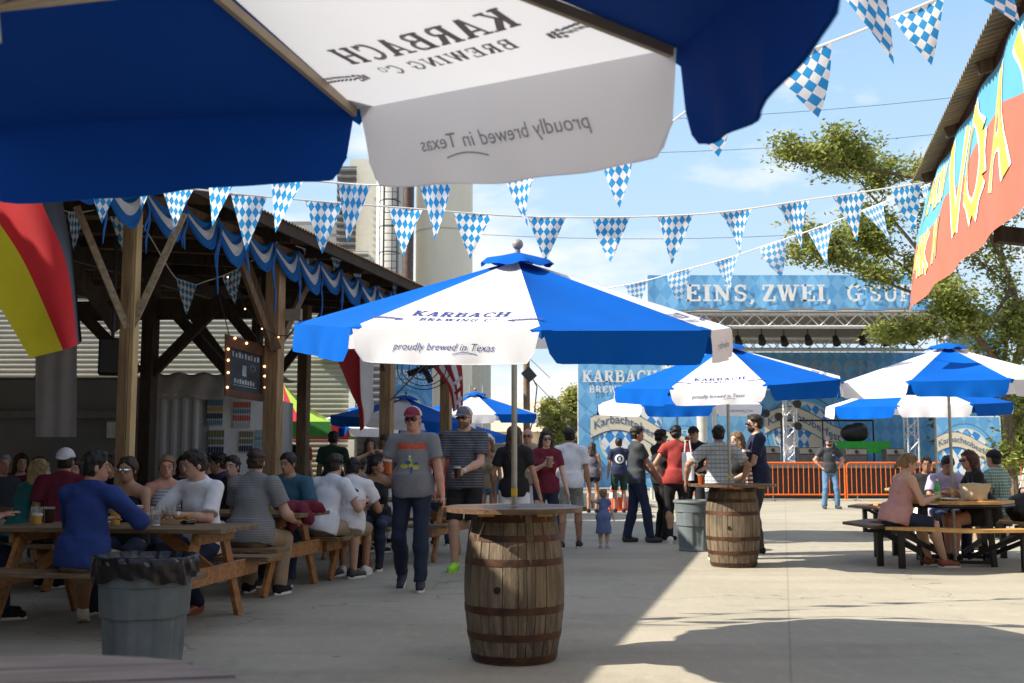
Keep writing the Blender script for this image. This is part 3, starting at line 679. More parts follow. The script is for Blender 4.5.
for i, y in enumerate(POSTY):
    m = MB(); b = eave(y, -.54 - (.05 if i == 1 else 0), 0); m.box((b.x, b.y, 1.81), ((.10, .11, 3.62) if i == 1 else (.18, .18, 3.62)), GA, bev=.006); m.build('post', wood_p, pav, pav)
    if i == 1:     # light board nailed to the post
        m = MB(); m.box((b.x + .074, b.y - .02, 1.82), (.04, .09, 3.64), GA); m.build('post_board', mk('light_board', (.52, .36, .17), .7, .15, 5, stretch=(5, 5, .6)), pav, pav)
    for sg in (-1, 1):
        p = b + GD * sg * .10 + Vector((0, 0, 2.65)); q = b + GD * sg * 1.0 + Vector((0, 0, 3.62))
        if i == 1: p = b + Vector((sg * .02 + .03, -.035, 2.50)); q = b + Vector((sg * .46 + .03, -.10 + sg * .14, 3.62))
        m = MB(); m.beam(p, q, .05, .10 if i != 1 else .062); m.build('brace', wood_b if i == 1 else wood_d, pav, pav)
# inner rows of posts and crossing braces, dark under the roof
for y, dx in ((6.5, -3.9), (14.0, -2.5), (19.8, -3.9), (17.4, -2.0)):
    b = eave(y, dx, 0); hgt = 3.85 if dx < -2.2 else 3.7
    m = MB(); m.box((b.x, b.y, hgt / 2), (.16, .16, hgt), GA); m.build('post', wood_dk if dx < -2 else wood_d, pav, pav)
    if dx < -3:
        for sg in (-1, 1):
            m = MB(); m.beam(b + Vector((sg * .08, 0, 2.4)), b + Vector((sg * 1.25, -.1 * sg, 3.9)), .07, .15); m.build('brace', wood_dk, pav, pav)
for (a, b_) in (((86, 318, 14.0), (138, 372, 13.9)), ((150, 375, 14.0), (218, 306, 13.9)), ((172, 310, 14.1), (228, 372, 14.0)), ((60, 335, 13.8), (40, 380, 13.8)), ((72, 265, 11.9), (118, 330, 12.2)), ((216, 296, 13.6), (262, 352, 13.6)), ((245, 262, 13.0), (276, 350, 13.1))):
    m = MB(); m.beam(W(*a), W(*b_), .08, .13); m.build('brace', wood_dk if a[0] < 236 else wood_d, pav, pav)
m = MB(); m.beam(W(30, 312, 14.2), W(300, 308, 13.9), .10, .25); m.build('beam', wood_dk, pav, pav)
m = MB(); m.box(eave(13.3, -.46, 3.02), (.42, .06, .14), GA); m.build('bracket', mk('grey_wood', (.26, .22, .17), .8, .2), pav, pav)
m = MB(); m.tube(W(275, 352, 13.1), W(300, 322, 14.2), .012); m.build('tie_rod', M['dark_metal'], pav, pav)
m = MB(); m.tube(W(391, 400, 16.8), W(427, 362, 17.9), .012); m.build('tie_rod', M['dark_metal'], pav, pav)

# blue and white festoon along the eave
def drape_mat():
    m = mk('festoon_cloth', (.80, .81, .84), .7, .05, 4, trans=.4)
    def f(N, L):
        t = N.new('ShaderNodeUVMap'); s = N.new('ShaderNodeSeparateXYZ'); L.new(t.outputs[0], s.inputs[0]); v = s.outputs[1]
        a = mathn(N, L, 'LESS_THAN', v, .34); b = mathn(N, L, 'GREATER_THAN', v, .66); return mathn(N, L, 'MAXIMUM', a, b)
    return overlay(m, f, (.02, .19, .58))
dm = drape_mat(); ribm = mk('ribbon', (.02, .16, .55), .6, .1, trans=.2)
drp = thing('festoon', 'blue and white cloth swags with hanging ribbons along the pavilion eave', 'bunting', eave(9, -.44, 3.85))
ys = [7.6 + .66 * k for k in range(20)]
for k in range(len(ys) - 1):
    y0, y1 = ys[k], ys[k + 1]; m = MB(); dp = .25 + .05 * math.sin(k * 2.3); sk = .05 * math.sin(k * 1.7)
    def fn(u, v, y0=y0, y1=y1, dp=dp, sk=sk):
        y = y0 + (y1 - y0) * u; sag = 4 * u * (1 - u)
        z = 3.87 - .12 * sag - v * (.10 + dp * sag)
        out = .02 + .045 * math.sin(v * 19) * (.25 + sag * .6) + .10 * sag * v
        return eave(y + sk * sag * v, -.46 + out, z)
    m.grid(fn, 14, 12); m.build('swag', dm, drp, drp, smooth=True)
    m = MB()
    for q in range(2):
        ln = .42 + .5 * random.random(); pts = [eave(y0 + .02 * q - .01, -.42 + .01 * q, 3.85)]
        for j in range(1, 7): pts.append(eave(y0 + .02 * q + .03 * math.sin(j * 1.3 + k + q), -.41 + .015 * math.sin(j + k), 3.85 - ln * j / 6))
        m.path(pts, [.012] * 6 + [.005], 5)
    m.build('ribbon', ribm, drp, drp, smooth=True)

# ------------------------------------------------------------------ bunting
loz = lozenge_mat('pennant_cloth', (.93, .93, .92), (.03, .33, .72), .052, .084, .50)
loz2 = lozenge_mat('pennant_cloth_backlit', (.94, .94, .93), (.14, .46, .78), .05, .08, .6)  # paler copy of the pennant blue, backlight painted into the colour
def catmull(P, t):
    n = len(P) - 1; i = min(int(t), n - 1); u = t - i; g = lambda k: P[max(0, min(n, k))]
    a, b, c, d = g(i - 1), g(i), g(i + 1), g(i + 2)
    return .5 * ((2 * b) + (c - a) * u + (2 * a - 5 * b + 4 * c - d) * u * u + (3 * b - 3 * c + d - a) * u ** 3)
def bunting(label, pts, flags, mat, size=(.30, .40), tips=None):
    P = [W(*p) for p in pts]; t = thing('bunting_string', label, 'bunting', P[len(P) // 2], group='strings of blue and white pennants')
    S = [catmull(P, k / 12) for k in range(12 * (len(P) - 1) + 1)]
    m = MB(); m.path(S, .0075, 5); m.build('cord', mk('white_cord', (.75, .75, .72), .7, .05), t, t)
    def at_px(px):
        def pr(p): d = p.y * math.cos(PITCH) + (p.z - EYE) * math.sin(PITCH); return 512 + FPX * p.x / d
        for a, b in zip(S, S[1:]):
            xa, xb = pr(a), pr(b)
            if (xa - px) * (xb - px) <= 0 and xa != xb: return a.lerp(b, (px - xa) / (xb - xa))
        return S[0] if abs(pr(S[0]) - px) < abs(pr(S[-1]) - px) else S[-1]
    for k, fl in enumerate(flags):
        a = at_px(fl[0]); b = at_px(fl[1]); w_ = (b - a).length; h_ = fl[2] if len(fl) > 2 else w_ * 1.33; skx = fl[3] if len(fl) > 3 else 0; dr = (b - a).normalized()
        tip = (a + b) / 2 - Vector((0, 0, h_)) + dr * skx * w_ + Vector((0, random.uniform(-.05, .05), 0)); nn = dr.cross(Vector((0, 0, 1))).normalized()
        ph = random.random() * 6; bow = random.uniform(.02, .06); yw = random.uniform(-1.1, .8); m = MB()
        def fn(u, v):
            top = a.lerp(b, u); e = top.lerp(tip, v); return e + nn * (bow * math.sin(v * 3.2 + ph) * v + .010 * math.sin(u * 7 + ph + v * 3) * (1 - v) + yw * .25 * (u - .5) * v * (1 - v) * 2 - .10 * v)
        m.grid(fn, 6, 8, uv=lambda u, v: (.15 + (u - .5) * (1 - v) * .30, v * .40)); m.build('pennant', mat, t, t, smooth=True)
# three strings cross the yard; each entry: left edge, right edge
bunting('long middle string of blue and white pennants from the pavilion roof to the painted sign', [(-40, 120, 7.6), (88, 172, 7.9), (230, 193, 8.5), (405, 208, 9.0), (545, 217, 9.4), (700, 214, 9.7), (820, 198, 10.0), (943, 180, 10.35)],
        [(34, 62), (86, 122), (161, 194), (230, 267, .42, 0), (305, 343, .42, .05), (388, 423, .40, .02), (453, 493, .38), (528, 566, .39), (593, 630, .40), (657, 693, .42, .05), (719, 752, .41, .25), (777, 810, .46, .30), (833, 866, .46, .3), (891, 921, .44, .3)], loz)
bunting('near upper string of blue and white pennants rising steeply to the top right', [(60, 130, 7.8), (200, 165, 8.0), (350, 184, 8.4), (449, 183, 8.2), (537, 169, 7.8), (627, 149, 7.2), (712, 94, 6.6), (780, 62, 6.2), (868, 28, 5.8), (944, -4, 5.5), (1040, -45, 5.2)],
        [(132, 166, .42, -.2), (205, 240, .42, -.25), (270, 304, .42, -.2), (338, 371, .46, -.2), (418, 451, .42, -.1), (503, 538, .38, -.05), (598, 632, .36, -.05), (690, 724, .37, .0), (775, 832, .36, .0), (893, 945, .30, -.05)], loz)
bunting('short nearest string of large pennants across the very top right corner', [(790, -60, 4.6), (836, -14, 4.5), (899, -16, 4.4), (955, -18, 4.3), (1003, -40, 4.2), (1080, -75, 4.1)],
        [(834, 886, .34, .5), (950, 1003, .25, .62)], loz, (.26, .3))
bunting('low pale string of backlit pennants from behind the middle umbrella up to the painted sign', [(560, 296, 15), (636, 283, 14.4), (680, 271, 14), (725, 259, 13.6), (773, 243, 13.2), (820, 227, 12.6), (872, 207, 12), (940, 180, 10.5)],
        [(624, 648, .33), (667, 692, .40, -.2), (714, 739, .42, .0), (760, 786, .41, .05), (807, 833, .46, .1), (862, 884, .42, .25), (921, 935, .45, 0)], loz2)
bunting('string of shaded pennants hanging under the pavilion roof behind the swags', [(20, 190, 11.6), (70, 212, 11.8), (130, 212, 12.3), (178, 280, 13), (210, 280, 13), (250, 262, 13.3), (280, 240, 13.5)],
        [(68, 84, .42), (108, 140, .50, .2), (176, 197, .40), (222, 246, .46, .2)], loz)
bunting('string of small pennants running along the pavilion eave towards the back', [(296, 246, 13.6), (330, 257, 14.6), (370, 268, 16.0), (405, 280, 17.4), (440, 290, 19)],
        [(303, 320, .38), (330, 345, .38), (352, 366, .38), (372, 386, .38), (392, 405, .38), (411, 422, .38)], loz)

# ------------------------------------------------------------------ umbrellas
def umbrella(label, base, c, tilt=(0, 0), az=0, R_=1.4, drop=.43, start=0, text=(), text_mat='lettering', under=False, val=.185, pole_z0=0., seg=12, group='blue and white market umbrellas', pole_top=None, ribs=True, detail=True, tape=True, vals={}):
    """canopy of eight panels, panel k between corner k and k+1, white when (k+start) is even; c = centre of the rim plane"""
    t = thing('market_umbrella', label, 'umbrella', (base[0], base[1], pole_z0), 0, group)
    ty, tx = tilt[1], tilt[0]; c = Vector(c); D_near = c.y < 8; UNDER_SHADE = mk('underside_shade', (.003, .048, .31), .9, .05, 1.5, bump=.35, bscale=4, spec=.1)  # darker copy of the blue, shade under the canopy painted in
    Rt = Matrix.Rotation(tx, 3, 'Y') @ Matrix.Rotation(ty, 3, 'X')
    def cor(k, dz=0., r=1.): a = az + k * PI / 4; return c + Rt @ Vector((r * R_ * math.sin(a), -r * R_ * math.cos(a), dz))
    hub = c + Rt @ Vector((0, 0, drop)); up = (hub - c).normalized()
    pole_r = .019
    m = MB(); b = Vector((base[0], base[1], pole_z0)); jt = Vector((base[0], base[1], hub.z - .62)); m.path([b, jt, hub - up * .02], pole_r, 12); m.build('pole', M['galv'], t, t, smooth=True)
    if tape:
        m = MB(); tz = pole_z0 + .06 if pole_z0 > .5 else .86; m.tube((base[0], base[1], tz), (base[0], base[1], tz + .05), pole_r + .002, n=12); m.build('tape_band', mk('yellow_tape', (.75, .55, .04), .5), t, t, smooth=True)
    for k in range(8):
        A, B = cor(k), cor(k + 1); Mi = (A + B) / 2; e = (B - A).normalized(); hl = (B - A).length / 2; sl = hub - Mi; slen = sl.length; s_ = sl / slen
        nrm = e.cross(s_).normalized()
        if nrm.z < 0: nrm = -nrm
        outw = Vector((Mi.x - c.x, Mi.y - c.y, 0)).normalized(); down = Vector((0, 0, -1)).lerp(-up, .4).normalized(); white = (k + start) % 2 == 0; cap0 = .985
        def S(a, tt, off=0.): return Mi.lerp(hub, tt) + e * a * hl * (1 - tt) - nrm * (.028 * (1 - a * a) * 4 * tt * (1 - tt) - off)
        def V(a, w_, off=0.): return Mi + e * a * (hl * .985) + down * w_ + outw * (.10 * w_ + off + .010 * math.sin(a * 5 + k * 2) * w_ / val + .012 * math.sin(a * 11 + k) * (w_ / val) ** 2) - Vector((0, 0, .0))
        m = MB(); m.grid(lambda u, v: S(2 * u - 1, v * cap0), seg, 8); m.build('canopy_panel', M['white_fabric' if white else 'blue_fabric'], t, t, smooth=True)
        pan = t.children[-1]
        if under and not white:     # navy sheet that puts the underside's shade into the colour
            m = MB(); m.grid(lambda u, v: S(2 * u - 1, v * cap0, -.005), seg, 8); m.build('shade_sheet', UNDER_SHADE, pan, t, smooth=True)
        # valance with rounded lower corners and a little flutter
        def vf(u, v):
            a = 2 * u - 1; ed = 1 - abs(a); rr = .12; L = vals.get(k, val) * (1 - .34 * max(0, 1 - ed / rr) ** 2.2) * ((.60 + .40 * min(1, u * 2.2)) if under and k == 6 else 1) * (1 + .05 * math.sin(k * 2.1 + a * 2)); inset = 1 - (.24 if under and k == 6 and a < 0 else .05) * v
            return V(a * inset, v * L)
        m = MB(); m.grid(vf, seg * 2, 5); m.build('valance', M['white_fabric' if white else 'blue_fabric'], pan, t, smooth=True)
        if under and not white: m = MB(); m.grid(lambda u, v: vf(u, v) - outw * .005, seg * 2, 5); m.build('valance_shade_sheet', UNDER_SHADE, pan, t, smooth=True)  # same painted shade inside the valance
        if D_near:     # stitched hem along the lower edge and seam along the rib
            m = MB(); hem = [vf(q / 24, 1.0) for q in range(25)]; m.path(hem, .0022, 4); m.build('hem', M['white_fabric' if white else 'blue_fabric'], pan, t, smooth=True)
        if white and (k in text):
            sg = -1 if under else 1; off = (.004 if under else .0025) * sg
            def fpan(x, y, z): tt = y / slen; a = x / (hl * (1 - tt)); return S(a, tt, off + sg * z)
            def fval(x, y, z): return V(x / (hl * .985), -y, off * 1.2 + sg * z)
            sub = 'KARBACH'; m = MB()
            kx = .60 * R_ / 1.4; z_ = R_ / 1.4
            add_text(m, [[(a, b + .245 * z_) for a, b in slab_polys('KARBACH', .088 * z_, wide=1.0)[0]], slab_polys('KARBACH', .088 * z_)[1]], fpan); m.build('lettering', M[text_mat], pan, t); m = MB()
            vs, fs = slab_polys('BREWING C', .050 * z_, space=.13); vs = [(a, b + .158 * z_) for a, b in vs]; add_text(m, (vs, fs), fpan)
            vo, fo = slab_polys('O', .030 * z_); xr = max(a for a, b in vs); add_text(m, ([(a + xr + .022, b + .178 * z_) for a, b in vo], fo), fpan); m.build('lettering', M[text_mat], pan, t); m = MB()
            vs, fs = font_polys('proudly brewed in Texas', .056 * z_, shear=.30); vs = [(a, b - .125 * val / .2) for a, b in vs]; add_text(m, (vs, fs), fval)
            sw = [((.06 + .13 * q / 8) * z_, -.150 * val / .2 + .012 * math.sin(q / 8 * 3)) for q in range(9)]
            for q in range(8):
                (x0, y0), (x1, y1) = sw[q], sw[q + 1]; m.add([fval(x0, y0, 0), fval(x1, y1, 0), fval(x1, y1 + .004, 0), fval(x0, y0 + .004, 0)], [(0, 1, 2, 3)])
            m.build('script_lettering', M[text_mat], pan, t)
            if detail:   # wheat ears and hop cones at both ends of the second line
                for q in (-1, 1):
                    m = MB(); xc = q * .345 * z_
                    for i in range(10):
                        xx_ = xc + q * (i * .015 + .01); 
                        for v_ in (-1, 1):
                            cx_, cy_ = xx_, .178 * z_ + v_ * .009 + .006 * math.sin(i * .35); ca, sa = math.cos(v_ * .5 * q), math.sin(v_ * .5 * q); P = []
                            for j in range(6):
                                th = 2 * PI * j / 6; ex, ey = .014 * math.cos(th), .0042 * math.sin(th); P.append(fpan(cx_ + ex * ca - ey * sa, cy_ + ex * sa + ey * ca, (i % 2) * .0004))
                            m.add(P, [tuple(range(6))])
                    for i in range(3):
                        for j in range(3):
                            cx_, cy_ = xc - q * (.006 + i * .015), .172 * z_ + (j - 1) * .016 * (1 - .25 * i); P = [fpan(cx_ + .0078 * math.cos(2 * PI * g_ / 6), cy_ + .0072 * math.sin(2 * PI * g_ / 6), .0002 * ((i + j) % 2)) for g_ in range(6)]
                            m.add(P, [tuple(range(6))])
                    m.build('hop_and_wheat', M[text_mat], pan, t)
        if ribs:
            m = MB(); m.beam(hub - up * .04 - nrm * .0, A.lerp(hub, .015) - up * .018, .014, .024); m.build('rib', M['galv'] if not under else mk('tan_rib', (.30, .24, .17), .45, .1, metal=.3), t, t)
            m = MB(); m.tube(hub - up * .42, A.lerp(hub, .5) - up * .02, .006, n=6); m.build('strut', M['galv'] if not under else MATS['tan_rib'], t, t)
        # blue corner pocket over the rib end
        m = MB(); m.add([A + up * .003 + outw * 0, A.lerp(B, .06) + up * .004, A.lerp(hub, .045) + up * .005, A.lerp(cor(k - 1), .06) + up * .004, A - up * .045 + (A - c).normalized() * .006], [(0, 1, 2), (0, 2, 3), (4, 1, 0), (4, 0, 3)]); m.build('rib_pocket', M['blue_fabric'], t, t)
    if ribs: m = MB(); m.tube(hub - up * .47, hub - up * .38, .035, n=12); m.build('runner', M['galv'], t, t, smooth=True)
    # top vent cap and finial
    m = MB(); n = 32; rings = []
    for r_, dz in ((.0, .030), (.10, .008), (.20, -.022), (.235, -.050)):
        for k in range(n): a = az + 2 * PI * k / n; rr = r_ * R_ / 1.4; wob = .010 * math.sin(a * 8) + .008 * math.sin(a * 5 + 1) if r_ > .15 else 0; rings.append(c + Rt @ Vector((rr * math.sin(a), -rr * math.cos(a), drop + .02 + dz + wob)))
    m.add(rings, [(i * n + k, i * n + (k + 1) % n, (i + 1) * n + (k + 1) % n, (i + 1) * n + k) for i in range(3) for k in range(n)]); m.build('vent_cap', M['blue_fabric'], t, t, smooth=True)
    m = MB(); m.tube(hub + up * .03, hub + up * .075, .02, .016, 12); f = hub + up * .10; m.ball(f, .036, 14, 0, 10); m.build('finial', mk('finial_grey', (.30, .29, .27), .35, .1), t, t, smooth=True)
    return t
umbrella('large umbrella overhead seen from below, blue and white panels filling the top of the picture', (-.80, 1.56), (-.880, 1.742, 2.0186), (-.055, .183), -3.4724, start=1, text=(7, 1, 3), under=True, seg=20, pole_z0=.985, val=.235, tape=False, vals={0: .205, 1: .205, 6: .215, 5: .09})
umbrella('blue and white umbrella standing through the front barrel table in the middle', (.015, 7.3), (.032, 7.12, 2.15), (.010, .136), .086, R_=1.43, start=1, text=(7, 1), text_mat='lettering_blue', pole_z0=.985)
umbrella('umbrella over the second barrel table, right of the middle one', (2.63, 13.4), (2.61, 13.25, 2.20), (-.05, .10), .105, start=1, text=(7, 1), text_mat='lettering_blue', pole_z0=.985)
umbrella('umbrella half hidden behind the second barrel umbrella, over the standing group', (2.70, 18.0), (2.75, 18.0, 2.16), (0, .05), .22, start=0, text=(0,), text_mat='lettering_blue', detail=False)
umbrella('umbrella over the octagonal picnic table at the right edge', (5.46, 13.75), (5.42, 13.65, 2.24), (-.02, .06), -.677, start=1, text=(), text_mat='lettering_blue')
umbrella('lower umbrella behind the right hand picnic table umbrella', (7.10, 18.5), (6.75, 18.4, 2.17), (-.03, .05), -.546, R_=1.5, start=0, text=(), detail=False)
umbrella('distant umbrella behind the striped shirt man, left of the telephone pole', (-.83, 24), (-.80, 24, 2.24), (0, .05), .35, R_=1.45, start=1, detail=False)
umbrella('distant umbrella with a navy front panel behind the man in the maroon cap', (-2.15, 21.5), (-2.10, 21.5, 2.02), (.06, .03), -.45, R_=1.45, start=0, detail=False)
umbrella('distant mostly white umbrella beside the green and red tent', (-3.55, 25), (-3.5, 25, 1.95), (0, .03), .0, R_=1.5, start=0, detail=False)
umbrella('low distant umbrella between the two capped men', (-1.62, 28), (-1.6, 28, 1.85), (0, .03), .1, R_=1.5, start=0, detail=False)

# ------------------------------------------------------------------ barrel tables
def barrel_wood():
    m = mk('barrel_staves', (.165, .125, .080), .75, .30, 5, bump=.35, bscale=30, stretch=(5, 5, .7), col2=(.070, .050, .033))
    def f(N, L):
        t = N.new('ShaderNodeTexCoord'); n = N.new('ShaderNodeTexNoise'); n.inputs['Scale'].default_value = 2.6; n.inputs['Detail'].default_value = 6; mp = N.new('ShaderNodeMapping'); mp.inputs['Scale'].default_value = (1, 1, .8); L.new(t.outputs['Object'], mp.inputs[0]); L.new(mp.outputs[0], n.inputs['Vector'])
        r = N.new('ShaderNodeMapRange'); r.inputs[1].default_value = .50; r.inputs[2].default_value = .68; r.inputs[4].default_value = .85; L.new(n.outputs['Fac'], r.inputs[0]); return r.outputs[0]
    overlay(m, f, (.045, .034, .025))
    def g_(N, L):
        t = N.new('ShaderNodeTexCoord'); n = N.new('ShaderNodeTexNoise'); n.inputs['Scale'].default_value = 30; n.inputs['Detail'].default_value = 2; mp = N.new('ShaderNodeMapping'); mp.inputs['Scale'].default_value = (1, 1, .04); L.new(t.outputs['Object'], mp.inputs[0]); L.new(mp.outputs[0], n.inputs['Vector'])
        r = N.new('ShaderNodeMapRange'); r.inputs[1].default_value = .5; r.inputs[2].default_value = .7; r.inputs[4].default_value = .6; L.new(n.outputs['Fac'], r.inputs[0]); return r.outputs[0]
    overlay(m, g_, (.27, .215, .145))
    return m
bw = barrel_wood(); hoopm = mk('rusty_hoop', (.085, .035, .020), .6, .45, 6, metal=.35, bump=.3, col2=(.035, .02, .014)); topw = mk('table_planks', (.13, .072, .040), .45, .35, 3, bump=.25, stretch=(1, 8, 8), coat=.15, col2=(.06, .036, .022))
def barrel_table(label, x, y, rz, Rt=.47, group='barrel tables', h=.935):
    t = thing('barrel_table', label, 'table', (x, y, 0), rz, group)
    def rad(z): u = (z / h) * 2 - 1; return .325 - .058 * u * u
    m = MB(); ns = 26; edges = []
    a = 0; rr = random.Random(int(x * 100)); ws = [rr.uniform(.7, 1.3) for _ in range(ns)]; tot = sum(ws)
    for w_ in ws:      # each stave is a slightly bowed strip with a groove on both sides
        a1 = a + 2 * PI * w_ / tot; vs = []; nz = 14; jit = rr.uniform(-.003, .003)
        for j in range(nz + 1):
            z = .0 + h * j / nz
            for q, dr in ((a, -.010), (a + .010, jit), ((a + a1) / 2, .001 + jit), (a1 - .010, jit), (a1, -.010)): r_ = rad(z) + dr; vs.append((r_ * math.cos(q), r_ * math.sin(q), z + .006))
        m.add(vs, [(j * 5 + i, j * 5 + i + 1, (j + 1) * 5 + i + 1, (j + 1) * 5 + i) for j in range(nz) for i in range(4)]); a = a1
    m.lathe([(.26, .02), (.255, .02)], 24); m.build('staves', bw, t)
    for z0, z1 in ((.012, .055), (.150, .195), (.315, .362), (.615, .660), (.765, .808), (.885, .932)):
        m = MB(); r0, r1 = rad(z0) + .004, rad(z1) + .004; m.lathe([(r0 - .004, z0), (r0, z0 + .001), (r1, z1 - .001), (r1 - .004, z1)], 48, close=False); m.build('hoop', hoopm, t, smooth=True)
    bz = .47; ba = -PI / 2 - .34 - rz; m = MB(); m.tube((math.cos(ba) * (rad(bz) - .006), math.sin(ba) * (rad(bz) - .006), bz), (math.cos(ba) * (rad(bz) + .006), math.sin(ba) * (rad(bz) + .006), bz), .022, n=14); m.build('bung', M['black'], t)
    # plank top, each plank cut to the circle
    m = MB(); np_ = 7; wd = 2 * Rt / np_; 
    for i in range(np_):
        y0, y1 = -Rt + i * wd + .003, -Rt + (i + 1) * wd - .003; P = []
        ext = rr.uniform(-.02, .012)
        for q in range(7): yy = y0 + (y1 - y0) * q / 6; P.append((math.sqrt(max(.0004, (Rt + ext) ** 2 - yy * yy)), yy))
        P += [(-a_, b_) for a_, b_ in reversed(P)]; n = len(P); z0, z1 = h + .012, h + .042 + rr.uniform(-.002, .002)
        m.add([(a_, b_, z0) for a_, b_ in P] + [(a_, b_, z1) for a_, b_ in P], [tuple(range(n - 1, -1, -1)), tuple(range(n, 2 * n))] + [(q, (q + 1) % n, (q + 1) % n + n, q + n) for q in range(n)])
    m.build('plank_top', topw, t)
    m = MB(); m.box((.17, 0, h + .002), (.10, .80 * Rt * 2 * .8, .022)); m.box((-.2, 0, h + .002), (.10, .80 * Rt * 2 * .8, .022)); m.build('batten', mk('orange_pine', (.42, .22, .07), .6, .2), t)
    return t
barrel_table('old wooden barrel table in front, carrying the middle umbrella', .015, 7.3, .08)
barrel_table('sunlit barrel table beyond, carrying the second umbrella, with people leaning on it', 2.66, 13.4, .5, Rt=.52)
# the near table is the top of a barrel too, its edge in the bottom left corner
barrel_table('grey weathered barrel table whose rim fills the bottom left corner', -.80, 1.56, .2, Rt=.45, h=.905)
bpy.data.objects['plank_top.002'].data.materials[0] = mk('grey_planks', (.30, .25, .24), .55, .25, 4, bump=.2, stretch=(1, 8, 8))

# ------------------------------------------------------------------ bins
def bin_(label, x, y, h=.69, r=.28, bag=True, rz=0):
    t = thing('trash_can', label, 'trash can', (x, y, 0), rz, 'grey trash cans')
    m = MB(); n = 96
    def wob(th, z): c = math.cos(th * 6); return .010 * max(-1, min(1, c * 4)) if .04 < z < h * .76 else .010
    prof = [(r * .80, 0), (r * .81, .02)] + [(r * (.80 + .16 * z / h) - .008, z) for z in np.linspace(.03, h * .75, 10)] + [(r * .955, h * .77), (r * .96, h * .80), (r * .985, h * .94), (r * 1.04, h * .95), (r * 1.05, h - .012), (r * 1.03, h), (r * .97, h), (r * .9, h * .5)]
    m.lathe(prof, n, wob=wob, close=False); m.build('can_body', mk('grey_plastic', (.15, .178, .19), .5, .12, 7, bump=.05), t, smooth=True)
    if bag:
        m = MB(); rr = random.Random(5); ph = [rr.random() * 6 for _ in range(8)]
        def wb(th, z): k = (1 - min(1, max(0, (z - h * .80) / (h * .2)))); return .008 * math.sin(th * 17 + z * 60 + ph[0]) + .006 * math.sin(th * 31 + z * 25 + ph[1]) + .004 * math.sin(th * 7 + ph[3] + z * 90)
        vs = []; prof = [(r * .8, h * .9), (r * 1.0, h + .016), (r * 1.10, h + .008), (r * 1.115, h * .96), (r * 1.10, h * .91), (r * 1.095, h * .86), (r * 1.085, h * .82)]
        for i, (rr_, z) in enumerate(prof):
            for k in range(n):
                th = 2 * PI * k / n; zz = z + (.022 * math.sin(th * 3 + 1) + .012 * math.sin(th * 11)) * (1 if i == len(prof) - 1 else .4 if i > 2 else .15); q = rr_ + wb(th, z); vs.append((q * math.cos(th), q * math.sin(th), zz))
        m.add(vs, [(i * n + k, i * n + (k + 1) % n, (i + 1) * n + (k + 1) % n, (i + 1) * n + k) for i in range(len(prof) - 1) for k in range(n)])
        m.build('bin_bag', mk('black_bag', (.012, .012, .014), .30, .04, 20, bump=.25, bscale=12), t, smooth='all')
    return t
bin_('grey ribbed trash can lined with a black bag, in front of the left picnic table', X(150, 6.85), 6.85, bag=True, rz=.3)
bin_('grey trash can standing behind the second barrel table', X(694, 15.6), 15.6, h=.70, bag=False)

# ------------------------------------------------------------------ picnic tables
pin = mk('picnic_wood', (.20, .135, .075), .65, .35, 4, bump=.3, bscale=30, stretch=(1, 7, 7), col2=(.10, .065, .038)); pino = mk('picnic_orange_wood', (.36, .17, .055), .55, .35, 4, bump=.2, stretch=(1.5, 6, 6), col2=(.20, .09, .035))
def picnic(label, x, y, rz, L=1.95):
    t = thing('picnic_table', label, 'picnic table', (x, y, 0), rz, 'timber picnic tables under the pavilion')
    m = MB(); [m.box((0, (i - 2) * .148, .742), (L, .14, .038), bev=.004) for i in range(5)]; m.build('tabletop', pin, t)
    for sg in (-1, 1):
        m = MB(); m.box((0, sg * .72, .452), (L, .28, .038), bev=.004); m.build('bench', pin, t)
    for ex in (-1, 1):
        x0 = ex * (L / 2 - .25)
        for sg in (-1, 1): m = MB(); m.beam((x0, sg * .22, .725), (x0, sg * .60, .0), .038, .10, up=Vector((0, 1, 0))); m.build('leg', pino, t)
        m = MB(); m.box((x0 + ex * .04, 0, .39), (.038, 1.68, .135), bev=.004); m.build('seat_support', pino, t)
        m = MB(); m.box((x0 + ex * .04, 0, .68), (.038, .66, .085), bev=.004); m.build('top_support', pino, t)
        m = MB(); m.beam((x0, 0, .42), (x0 - ex * .42, 0, .72), .038, .09); m.build('brace', pino, t)
    return t
TB = [('front left picnic table where the blue shirt man sits', -3.08, 8.85, R(-9)), ('second picnic table with the maroon jacket lying on it', -2.88, 11.15, R(-13)), ('third picnic table in front of the woman raising her arms', -2.50, 12.6, R(-13)),
      ('fourth picnic table behind the walking man', -1.55, 14.6, R(-13)), ('rear left picnic table of the man in the white cap', -5.1, 11.6, R(-13)), ('picnic table deep under the roof beside the booth', -3.9, 14.3, R(-13))]
for a in TB: picnic(*a)
